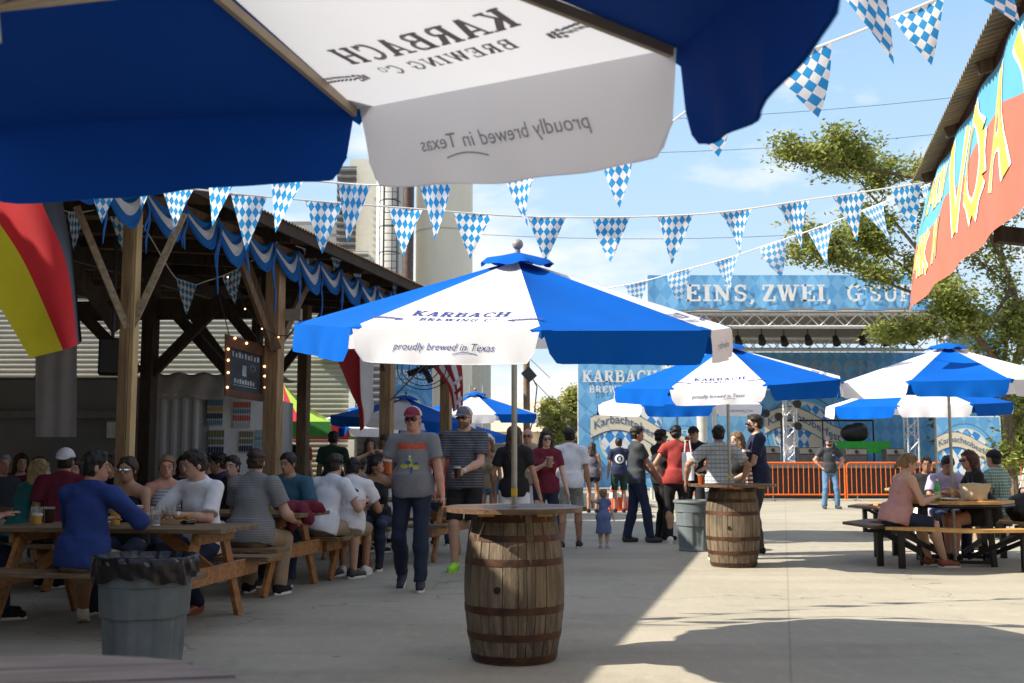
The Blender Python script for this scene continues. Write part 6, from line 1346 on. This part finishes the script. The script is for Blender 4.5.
person('woman with long brown hair seen from behind, black tee and white shorts', 514, 13.0, 12, H=1.69, sex='f', top=('tee', blk_), bot=('short_shorts', wht), hair=('long', 'brown'), skin='tan', hands=((.30, .06, .84), (-.26, .1, .9)), group=PV)
mw_ = person('woman in a loose maroon top and sunglasses holding an iced drink to her chest', 546, 14.5, 176, H=1.67, sex='f', yaw=5, top=('tee', maroon), bot=('tight', jeans), hair=('long', 'dark'), skin='pale', glasses='dark', hands=((.05, .28, 1.20), (-.28, .1, .80)), elbows=((.8, -.3, -.9), None), grip=(True, False), group=PV, h=.0125)
person('bald man in sunglasses half hidden between two women', 528, 17, 190, H=1.76, top=('polo', khaki), hair=('bald', 'brown'), skin='red', glasses='dark', group=PV)
person('man in a white polo and grey shorts leading a toddler by the hand', 570, 16.0, 5, H=1.74, top=('polo', wht, .68), bot=('shorts', camo), hair=('short', 'black'), skin='tan', shoes=dsh, fat=1.08, hands=((.29, .10, .72), (-.30, .06, .80)), feet=((.12, .12, 0), (-.12, -.10, 0, -4)), group=PV, h=.0135)
person('toddler girl in a blue chambray dress reaching up to hold a hand', 603, 16.0, 8, H=.82, sex='f', fat=1.35, top=('dress', denimdress), bot=('none', None), hem=.50, hair=('short', 'darkblond'), skin='pale', shoes=pksh, hands=((.16, .03, .36), (-.155, -.02, .60)), elbows=(None, (-.5, -.2, -.3)), group=PV, h=.0095)
person('far woman in a dark floral top and shorts behind the toddler', 592, 26, 20, H=1.66, sex='f', top=('tank', flor), bot=('short_shorts', blk_), hair=('bob', 'brown'), skin='tan', group=PV)
person('far man in a navy tee with a round white back print beside the traffic cones', 619, 26, 0, H=1.76, top=('tee', navy), bot=('shorts', green_d), hair=('short', 'black'), skin='tan', group=PV, print_fn=lambda i: decal(i, [[(a * r0, b * r0) for a, b in ((math.cos(t), math.sin(t)), (math.cos(t + .5), math.sin(t + .5)))] + [(a * .07, b * .07) for a, b in ((math.cos(t + .5), math.sin(t + .5)), (math.cos(t), math.sin(t)))] for t in np.arange(0, 6.2, .5) for r0 in (.11,)] + [blob(0, 0, .03, .045)], whp, back=True, lift=.01))
person('man in a charcoal tee and dark jeans in profile, sunglasses pushed up on his head', 636, 17, 78, H=1.79, yaw=-8, top=('tee', char), bot=('trousers', navy), hair=('short', 'black'), skin='tan', glasses='top', shoes=dsh, hands=((.13, .30, .98), (-.10, .34, 1.0)), feet=((.10, .18, 0), (-.12, -.12, 0)), group=PV)
person('man in black between the profile man and the woman in the red top', 660, 17.6, 70, H=1.76, top=('tee', blk_), bot=('trousers', blk_), hair=('short', 'black'), skin='brown', glasses='dark', hands=((.1, .3, 1.05), (-.1, .3, 1.0)), group=PV)
person('woman in a brick red top and black trousers seen from behind, hand on her hip', 676, 16.8, 8, H=1.80, sex='f', fat=1.12, top=('tee', red, .45), bot=('tight', blk_), hair=('curly', 'black'), skin='tan', shoes=wsh, hands=((.24, .22, 1.12), (-.20, -.02, .98)), elbows=(None, (-1, -.5, -.1)), group=PV)
cm_ = person('man in a dark cap raising a drink to his mouth beside the red top woman', 694, 17.6, 205, H=1.80, top=('tee', blk_), bot=('trousers', blk_), hair=('short', 'black'), skin='tan', cap=('front', blk_, blk_), hands=((.08, .22, 1.50), (-.18, .25, 1.1)), elbows=((.9, -.2, -.8), None), grip=(True, False), group=PV)
person('man in a pale grey plaid shirt leaning on the second barrel table from behind', 719, 14.2, 8, H=1.73, lean=6, top=('polo', plaid, .75), bot=('trousers', char), hair=('short', 'black'), skin='tan', hands=((.30, .10, 1.0), (-.42, .12, .99)), elbows=((.7, -.6, -.2), (-.8, -.5, -.2)), group=PV)
person('blond woman in black with a striped scarf across the second barrel table', 738, 14.9, 235, H=1.66, sex='f', top=('tee', blk_), bot=('tight', blk_), hair=('long', 'darkblond'), skin='pale', hands=((.14, .26, 1.02), (-.14, .28, 1.0)), group=PV)
person('tall bearded man in a navy polo standing in profile at the second barrel table', 757, 15.0, 272, H=1.90, top=('polo', navy, .7), bot=('trousers', char), hair=('short', 'dark'), skin='fair', beard='dark', fat=1.12, glasses='dark', hands=((.12, .34, 1.08), (-.12, .32, 1.10)), group=PV)
person('stage guard in a charcoal polo and blue jeans, hands on hips before the barricades', 829, 28, 178, H=1.82, top=('polo', char), bot=('trousers', bjeans), shoes=dsh, hair=('short', 'dark'), skin='red', beard='dark', glasses='dark', cap=('front', char, char), hands=((.20, .02, 1.03), (-.20, .02, 1.03)), elbows=((1, -.3, 0), (-1, -.3, 0)), feet=((.16, 0, 0), (-.16, .05, 0)), group=PV, print_fn=lambda i: decal(i, cells(-.10, -.04, .04, .06, 2, 1), whp, lift=.01), h=.018)
# right hand table
person('blond woman in a strapless pink top leaning on the yellow octagonal table', 892, 13.25, 78, H=1.76, sex='f', pose='sit', seatz=.49, lean=18, fat=1.28, yaw=-14, nod=16, top=('off', pink, 0), bot=('shorts', jeans), hair=('pony', 'darkblond'), skin='fair', shoes=brownl, hands=((.12, .46, .82), (-.12, .52, .82)), feet=((.14, .55, 0), (-.10, .5, 0)), h=.012, group='people at the right hand table')
person('dark haired man in a lilac shirt looking down across the octagonal table', 940, 14.95, 180, H=1.74, pose='sit', seatz=.485, lean=22, nod=22, top=('polo', lilac), bot=('trousers', navy), hair=('short', 'black'), skin='tan', hands=((.16, .44, .83), (-.12, .46, .83)), group='people at the right hand table')
person('dark head just showing behind the lilac shirt man', 926, 16.2, 200, H=1.70, pose='sit', lean=5, top=('tee', blk_), hair=('short', 'black'), skin='brown', group='people at the right hand table')
person('red haired woman in sunglasses and an off shoulder black dress leaning over the octagonal table', 984, 13.9, 275, H=1.80, sex='f', pose='sit', seatz=.50, lean=16, fat=1.3, yaw=10, nod=4, top=('tee', blk_, .45), bot=('skirt', blk_), hair=('bob', 'red'), skin='red', glasses='dark', shoes=blk_, hands=((.18, .46, .84), (-.12, .40, .88)), h=.012, group='people at the right hand table')
person('man in a green checked shirt and dark hat with his back turned', 999, 14.9, 325, H=1.80, pose='sit', seatz=.485, lean=6, top=('polo', chk), bot=('trousers', khaki), hair=('short', 'black'), skin='tan', cap=('back', blk_, blk_), group='people at the right hand table')
# left: front table
person('man in a royal blue long sleeved shirt seen from behind, front left table', 86, 8.13, 14, H=1.74, pose='sit', seatz=.47, lean=9, yaw=-48, fat=1.14, top=('long', royal), bot=('shorts', khaki), hair=('short', 'black'), skin='tan', shoes=wsh, hands=((.20, .43, .83), (-.14, .44, .82)), elbows=((.8, -.4, -.5), (-.6, -.4, -.6)), feet=((.02, .45, 0), (-.40, .62, .02, -30, 20)), group=PT)
person('woman in mirrored sunglasses and a black halter top facing us at the front left table', 133, 9.72, 186, H=1.66, sex='f', pose='sit', seatz=.47, lean=8, top=('halter', blk_), bot=('tight', jeans), hair=('pony', 'brown'), skin='tan', glasses='mirror', hands=((.14, .40, .82), (-.16, .42, .82)), group=PT)
person('man in a white shirt turned left at the front left table', 207, 9.48, 206, H=1.78, pose='sit', seatz=.47, lean=10, yaw=-28, nod=10, top=('polo', wht, .85), bot=('trousers', navy), hair=('short', 'dark'), skin='fair', shoes=brownl, sock=brownl, hands=((.20, .42, .83), (-.05, .40, .83)), elbows=((.7, -.4, -.6), (-.8, -.3, -.5)), feet=((.14, .38, 0), (-.02, .10, 0)), watch='L', group=PT)
person('heavy man in a grey striped tee and khaki trousers seen from behind, seated', 251, 10.35, 12, H=1.82, pose='sit', seatz=.47, lean=10, yaw=10, fat=1.30, top=('tee', strg, .7), bot=('trousers', khaki), hair=('short', 'brown'), skin='fair', hands=((.28, .36, .70), (-.16, .46, .83)), feet=((.16, .35, 0), (-.2, .42, 0)), group=PT)
person('heavyset man with cropped hair in a teal blue shirt facing us at the second table', 292, 11.75, 186, H=1.76, pose='sit', seatz=.47, lean=8, yaw=-18, nod=6, fat=1.25, top=('tee', tealb, .9), bot=('trousers', jeans), hair=('buzz', 'black'), skin='tan', shoes=dsh, hands=((.16, .40, .84), (-.20, .44, .83)), group=PT)
person('dark haired man in a plain white tee leaning on the third table', 321, 11.75, 28, H=1.78, pose='sit', seatz=.47, lean=22, fat=1.15, top=('tee', wht), bot=('shorts', khaki), hair=('short', 'dark'), skin='fair', shoes=dsh, hands=((.22, .48, .82), (-.12, .48, .82)), group=PT)
person('man in a white tee with a black oval back print bent over the third table', 349, 12.0, 2, H=1.74, pose='sit', seatz=.47, lean=26, nod=18, top=('tee', wht), bot=('shorts', khaki), hair=('short', 'black'), skin='tan', shoes=wsh, hands=((.18, .48, .82), (-.18, .48, .82)), group=PT, print_fn=lambda i: decal(i, [blob(0, .06, .10, .035, 16)], blp, back=True, lift=.012))
person('tattooed woman in a black tank top with both hands behind her lowered head', 378, 13.35, 186, H=1.70, sex='f', pose='sit', seatz=.47, lean=4, nod=38, top=('tank', blk_), bot=('tight', jeans), hair=('bob', 'black'), skin='tan', hands=((.10, .06, 1.34), (-.10, .06, 1.34)), elbows=((1, .3, .1), (-1, .3, .1)), group=PT)
person('woman with pulled back hair in a pale striped tank looking over from the rear table', 167, 10.75, 150, H=1.68, sex='f', pose='sit', seatz=.47, yaw=-12, top=('tank', strw), bot=('tight', jeans), hair=('bun', 'darkblond'), skin='red', hands=((.14, .3, .7), (-.14, .3, .7)), group=PT)
person('blond woman in a teal top bent over the rear left table', 22, 10.9, 25, H=1.68, sex='f', pose='sit', seatz=.47, lean=22, yaw=-20, top=('tee', teal, .7), bot=('trousers', jeans), hair=('bob', 'blond'), skin='pale', group=PT)
person('broad man in maroon wearing a white cap backwards at the rear left table', 62, 10.8, 350, H=1.84, pose='sit', seatz=.47, lean=14, fat=1.25, top=('tee', maroon), bot=('trousers', jeans), hair=('short', 'dark'), skin='tan', cap=('back', c('cap_bright', (.72, .72, .74)), c('cap_bright', (.72, .72, .74))), group=PT)
person('auburn haired woman facing us between the white cap and the blue shirt', 78, 12.4, 175, H=1.64, sex='f', pose='sit', lean=6, top=('tee', blk_), hair=('long', 'red'), skin='fair', group=PT)
person('man in an olive tee cut off by the left edge, arm on the table', -52, 8.9, 60, H=1.78, pose='sit', seatz=.47, lean=16, top=('tee', olive), bot=('trousers', jeans), hair=('short', 'dark'), skin='red', hands=((.12, .40, .82), (-.12, .42, .82)), group=PT)
person('dim face of a brown haired man behind the halter top woman', 112, 12.6, 200, H=1.70, pose='sit', top=('tee', blk_), hair=('short', 'brown'), skin='tan', group=PT)
person('man in navy with sunglasses on his head behind the white shirt man', 224, 12.9, 255, H=1.78, pose='sit', lean=4, top=('tee', navy), hair=('short', 'dark'), skin='tan', glasses='top', group=PT)
person('dark haired man whose face shows beside the grey striped shoulder', 237, 12.2, 195, H=1.72, pose='sit', lean=8, top=('tee', blk_), hair=('short', 'dark'), skin='fair', group=PT)
person('person in a dark cap at the booth end of the rear table', 208, 13.9, 215, H=1.74, pose='sit', top=('tee', blk_), hair=('short', 'dark'), skin='tan', cap=('front', blk_, blk_), group=PT)
person('grey haired man in the shade at the far left, behind the blond woman', 2, 12.9, 120, H=1.74, pose='sit', top=('tee', char), hair=('short', 'grey'), skin='red', group=PT)
for i_, (px_, D_, fc, top_, hr, sk, lb) in enumerate(((44, 13.4, 200, ('tee', char), ('short', 'dark'), 'tan', 'man in charcoal seated in the dim back between the blond hair and the white cap'), (128, 14.2, 160, ('tee', tealb), ('short', 'black'), 'brown', 'man in blue seated in the dim back just right of the front post'), (186, 13.3, 170, ('tee', blk_), ('long', 'dark'), 'tan', 'long haired woman in black seated before the grey ribbed booth'), (264, 14.0, 190, ('tee', wht), ('short', 'brown'), 'fair', 'man in white seated behind the second pavilion post'), (20, 14.3, 150, ('tee', maroon), ('bob', 'brown'), 'fair', 'woman in dark red far back at the left edge'))):
    person(lb, px_, D_, fc, H=1.68 + .03 * i_, sex='f' if hr[0] in ('long', 'bob') else 'm', pose='sit', lean=4 + i_ * 2, yaw=(-20, 15, -8, 22, 10)[i_], top=top_, hair=hr, skin=sk, group=PT)
# back, standing
person('man in a dark green tee with his back turned beyond the second table', 333, 17.2, 10, H=1.72, top=('tee', green_d), bot=('trousers', blk_), hair=('short', 'black'), skin='brown', group=PB)
person('dark haired man in sunglasses standing before the green and red tent', 287, 19, 200, H=1.78, top=('tee', blk_), bot=('trousers', blk_), hair=('short', 'black'), skin='brown', glasses='dark', group=PB)
person('man in a red tee standing before the green and red tent', 301, 19.4, 40, H=1.76, top=('tee', red), bot=('trousers', jeans), hair=('short', 'black'), skin='tan', group=PB)
person('person with curly brown hair behind the woman with raised arms', 370, 16.2, 170, H=1.60, sex='f', top=('tee', blk_), hair=('bob', 'brown'), skin='tan', group=PB)
person('person in a dark cap standing behind the woman with raised arms', 385, 16.8, 150, H=1.66, top=('tee', char), hair=('short', 'brown'), skin='tan', cap=('front', olive, olive), group=PB)
person('man in a grey tee seated near the fourth table behind the mug man', 356, 14.9, 30, H=1.72, pose='sit', lean=10, top=('tee', greyt), hair=('short', 'black'), skin='brown', group=PB)
person('person in red glimpsed between the two capped men', 442, 16.5, 350, H=1.66, sex='f', top=('tee', red), bot=('tight', jeans), hair=('long', 'dark'), skin='tan', group=PB)
person('woman in a tan top half hidden behind the striped polo man', 489, 17.5, 200, H=1.62, sex='f', top=('tank', khaki), bot=('short_shorts', bjeans), hair=('long', 'darkblond'), skin='tan', group=PB)

# ------------------------------------------------------------------ drinks and small things
beer = mk('amber_beer', (.34, .07, .015), .15, .05, spec=.7); foam = mk('beer_foam', (.72, .66, .55), .8, .05); cola = mk('dark_drink', (.04, .015, .01), .2, .05); pale = mk('pale_beer', (.55, .33, .06), .15, .05); clearp = mk('clear_plastic', (.75, .78, .80), .15, .03, spec=.6)
def drink(name, label, loc, r=.036, h=.13, liquid=beer, handle=False, r2=None, fill=.86, group='drinks', fm=True):
    t = thing(name, label, {'beer_mug': 'mug'}.get(name, 'cup'), loc, 0, group); r2 = r2 or r
    m = MB(); m.lathe([(r * .9, 0), (r, .002), (r + (r2 - r) * fill, h * fill)], 18); m.build('drink', liquid, t, smooth=True)
    if fm: m = MB(); m.lathe([(r2 * .93, h * fill), (r2 * .95, h * (fill + .12)), (r2 * .7, h * (fill + .16))], 18); m.build('foam', foam, t, smooth=True)
    m = MB(); rf = r + (r2 - r) * fill; m.lathe([(rf + .0005, h * fill), (r2 + .0005, h), (r2 - .0025, h), (rf - .003, h * fill)], 18, close=False); m.build('glass', M['glass'] if handle else M['glass'], t, smooth=True)
    if handle: m = MB(); m.path([(-r * .95, 0, h * .82), (-r - .028, 0, h * .78), (-r - .034, 0, h * .5), (-r - .026, 0, h * .24), (-r * .95, 0, h * .18)], .007, 8); m.build('handle', M['glass'], t, smooth=True)
    return t
p = hand_world(mug_man, 0); drink('beer_mug', 'glass mug of amber beer held by the man in the maroon cap', p + Vector((.085, -.02, -.055)), .047, .135, beer, True)
p = hand_world(polo_man, 1); drink('plastic_cup', 'cup of dark drink in the hand of the striped polo man', p + Vector((-.02, -.03, -.06)), .034, .13, cola, r2=.044)
p = hand_world(mw_, 0); drink('plastic_cup', 'cup of milky brown drink held by the woman in the maroon top', p + Vector((.03, -.03, -.05)), .036, .14, mk('milky_drink', (.30, .18, .13), .3), r2=.046, fm=False)
p = hand_world(cm_, 0); drink('plastic_cup', 'cup raised to the mouth of the man in the dark cap', p + Vector((0, -.02, -.03)), .034, .12, beer, r2=.044)
tz = .762
def on(pxx, D, z=tz): return (X(pxx, D), D, z)
drink('plastic_cup', 'tall clear empty cup on the front left table beside the halter top woman', on(158, 8.75), .034, .15, clearp, fill=.1, r2=.045, fm=False); drink('plastic_cup', 'clear cup with a blue print in front of the white shirt man', on(173, 9.05), .034, .15, clearp, fill=.12, r2=.045, fm=False); drink('plastic_cup', 'cup on the front left table in front of the blue shirt man', on(118, 8.9), .034, .14, pale, r2=.045)
drink('plastic_cup', 'cup of beer on the third table by the tank top woman', on(357, 12.55), .034, .14, pale, r2=.045); drink('plastic_cup', 'nearly empty cup beside it on the third table', on(362, 12.7), .034, .14, clearp, fill=.1, r2=.045, fm=False); drink('plastic_cup', 'half full cup of beer at the left end of the front left table', on(40, 8.95), .034, .14, pale, fill=.5, r2=.045)
drink('plastic_cup', 'dark drink at the left end of the front left table', on(52, 9.15), .034, .13, cola, r2=.044, fm=False); drink('plastic_cup', 'cup of beer in front of the halter top woman', on(140, 9.15), .034, .14, beer, r2=.045)
drink('plastic_cup', 'cup of beer at the far end of the second table by the teal blue shirt', on(272, 11.35), .034, .14, pale, r2=.045); drink('plastic_cup', 'dark drink on the third table before the plain white tee', on(335, 12.4), .034, .14, cola, r2=.045)
drink('plastic_cup', 'cup of beer on the fourth table behind the mug man', on(436, 14.5), .034, .14, beer, r2=.045)
drink('plastic_cup', 'cup of beer on the second table', on(283, 11.3), .034, .14, beer, r2=.045)
t = thing('snack_tray', 'paper tray of food on the front left table before the white shirt man', 'tray', on(181, 9.0)); m = MB(); m.prism([(-.11, 0), (.11, 0), (.13, .035), (-.13, .035)], -.08, .08); m.build('tray', mk('kraft_paper', (.42, .27, .13), .8), t); m = MB(); rr_ = random.Random(2)
for k in range(14): m.ball((rr_.uniform(-.09, .09), rr_.uniform(-.06, .06), .04 + rr_.uniform(0, .02)), rr_.uniform(.012, .022), 7, 0, 4)
m.build('food', mk('fried_food', (.40, .22, .05), .7, .4, 30), t, smooth=True)
t = thing('sunglasses', 'folded sunglasses lying on the front left table', 'sunglasses', on(190, 8.85)); m = MB(); m.path([(-.06, 0, .02), (-.035, .01, .02), (-.01, 0, .02), (.01, 0, .02), (.035, .01, .02), (.06, 0, .02)], [.008, .018, .012, .012, .018, .008], 8); m.tube((-.06, 0, .02), (.03, .05, .008), .003, n=5); m.tube((.06, 0, .02), (-.03, .06, .008), .003, n=5); m.build('frame', LENS, t, smooth=True)
F_ = Field((-.45, -.45, -.35), (.45, .45, .2), .016)
for k, (a, b, r_) in enumerate((((-.18, -.05, .05), (.12, .02, .05), .07), ((0, -.1, .04), (.1, -.16, -.08), .06), ((-.1, -.14, .03), (-.06, -.19, -.14), .055), ((.1, .0, .05), (.22, -.02, .02), .05))): F_.add(('c', a, b, r_, r_ * .8), 0, .05)
F_.wrinkle(.02, 4, 26); o = F_.obj('jacket', maroon, None); o.location = (X(303, 10.95), 10.95, tz + .01); tag(o, 'maroon jacket lying over the right end of the second picnic table', 'jacket')
# right table items
t = thing('soda_bottle', 'green soda bottle on the yellow octagonal table beside the pink top woman', 'bottle', (X(931, 13.5), 13.35, .775)); m = MB(); m.lathe([(.033, 0), (.036, .01), (.036, .13), (.030, .17), (.014, .215), (.013, .24)], 20); m.build('bottle', mk('green_bottle', (.02, .42, .08), .15, .1, spec=.7), t, smooth=True); m = MB(); m.lathe([(.0145, .238), (.0145, .262)], 16); m.build('bottle_cap', M['white_paint'], t)
m = MB(); m.lathe([(.0367, .06), (.0367, .115)], 20, close=False); m.build('label_band', mk('pale_green', (.45, .65, .30), .5), t)
t = thing('paper_bag', 'crumpled cream paper bag on the yellow table in front of the red haired woman', 'bag', (X(970, 13.5), 13.45, .776)); F_ = Field((-.25, -.2, -.05), (.25, .2, .3), .010); F_.add(('c', (0, 0, -.3), (0, 0, .5), .24, .24), 0, .01, [((1, .15, -.12), .13), ((-1, .1, -.1), .13), ((0, 1, -.1), .08), ((0, -1, -.1), .08), ((0, 0, 1), .20), ((0, 0, -1), 0)]); F_.wrinkle(.012, 8, 38); F_.obj('bag', mk('cream_paper', (.55, .47, .33), .8, .1), t)
for i, p in enumerate((942, 951)):
    t = thing('paper_plate', ('white paper plate between the bottle and the umbrella pole', 'white paper plate just left of the cream bag')[i], 'plate', (X(p, 13.6), 13.45 + i * .25, .776)); m = MB(); m.lathe([(.08, .002), (.085, .004), (.115, .02), (.117, .022), (.112, .018), (.05, .008)], 28); m.build('plate', M['white_paint'], t, smooth=True)
t = thing('backpack', 'black backpack on the bench at the right edge', 'bag', (X(1018, 14.3), 14.2, .485)); F_ = Field((-.4, -.3, -.05), (.4, .3, .45), .015); F_.add(('e', (0, 0, .16), (.24, .15, .20), None)); F_.add(('e', (.02, -.12, .11), (.16, .08, .11), None), 0, .03); F_.cut((0, 0, -1), 0); F_.wrinkle(.012, 2, 20); F_.obj('pack', M['black'], t); m = MB(); m.path([(-.06, 0, .33), (-.04, 0, .42), (.04, 0, .42), (.06, 0, .33)], .012, 6); m.build('strap', M['black'], t, smooth=True)
t = thing('tote_bag', 'white tote bag hanging between the red top woman and the dark cap man', 'bag', (X(688, 16.6), 16.6, .95)); m = MB(); m.grid(lambda u, v: ((u - .5) * .17, .02 * math.sin(u * 6), .42 * v), 6, 6); m.grid(lambda u, v: ((u - .5) * .17, .05 + .02 * math.sin(u * 5), .42 * v), 6, 6); m.build('bag', wht, t, smooth=True); m = MB(); m.path([(-.05, .02, .41), (-.03, .03, .60), (.03, .03, .60), (.05, .02, .41)], .010, 5); m.build('strap', wht, t, smooth=True)
t = thing('scarf', 'red and white striped scarf hanging on the blond woman in black', 'scarf', (X(746, 14.8), 14.72, .80)); m = MB(); m.grid(lambda u, v: ((u - .5) * .10 + .02 * math.sin(v * 5), .02 * math.sin(u * 6 + v * 3), .60 * v), 5, 12); m.build('cloth', scarfm, t, smooth=True)
drink('plastic_cup', 'cup of beer on the second barrel table left of the pole', (X(700, 13.3), 13.25, .977), .034, .12, beer, r2=.044)
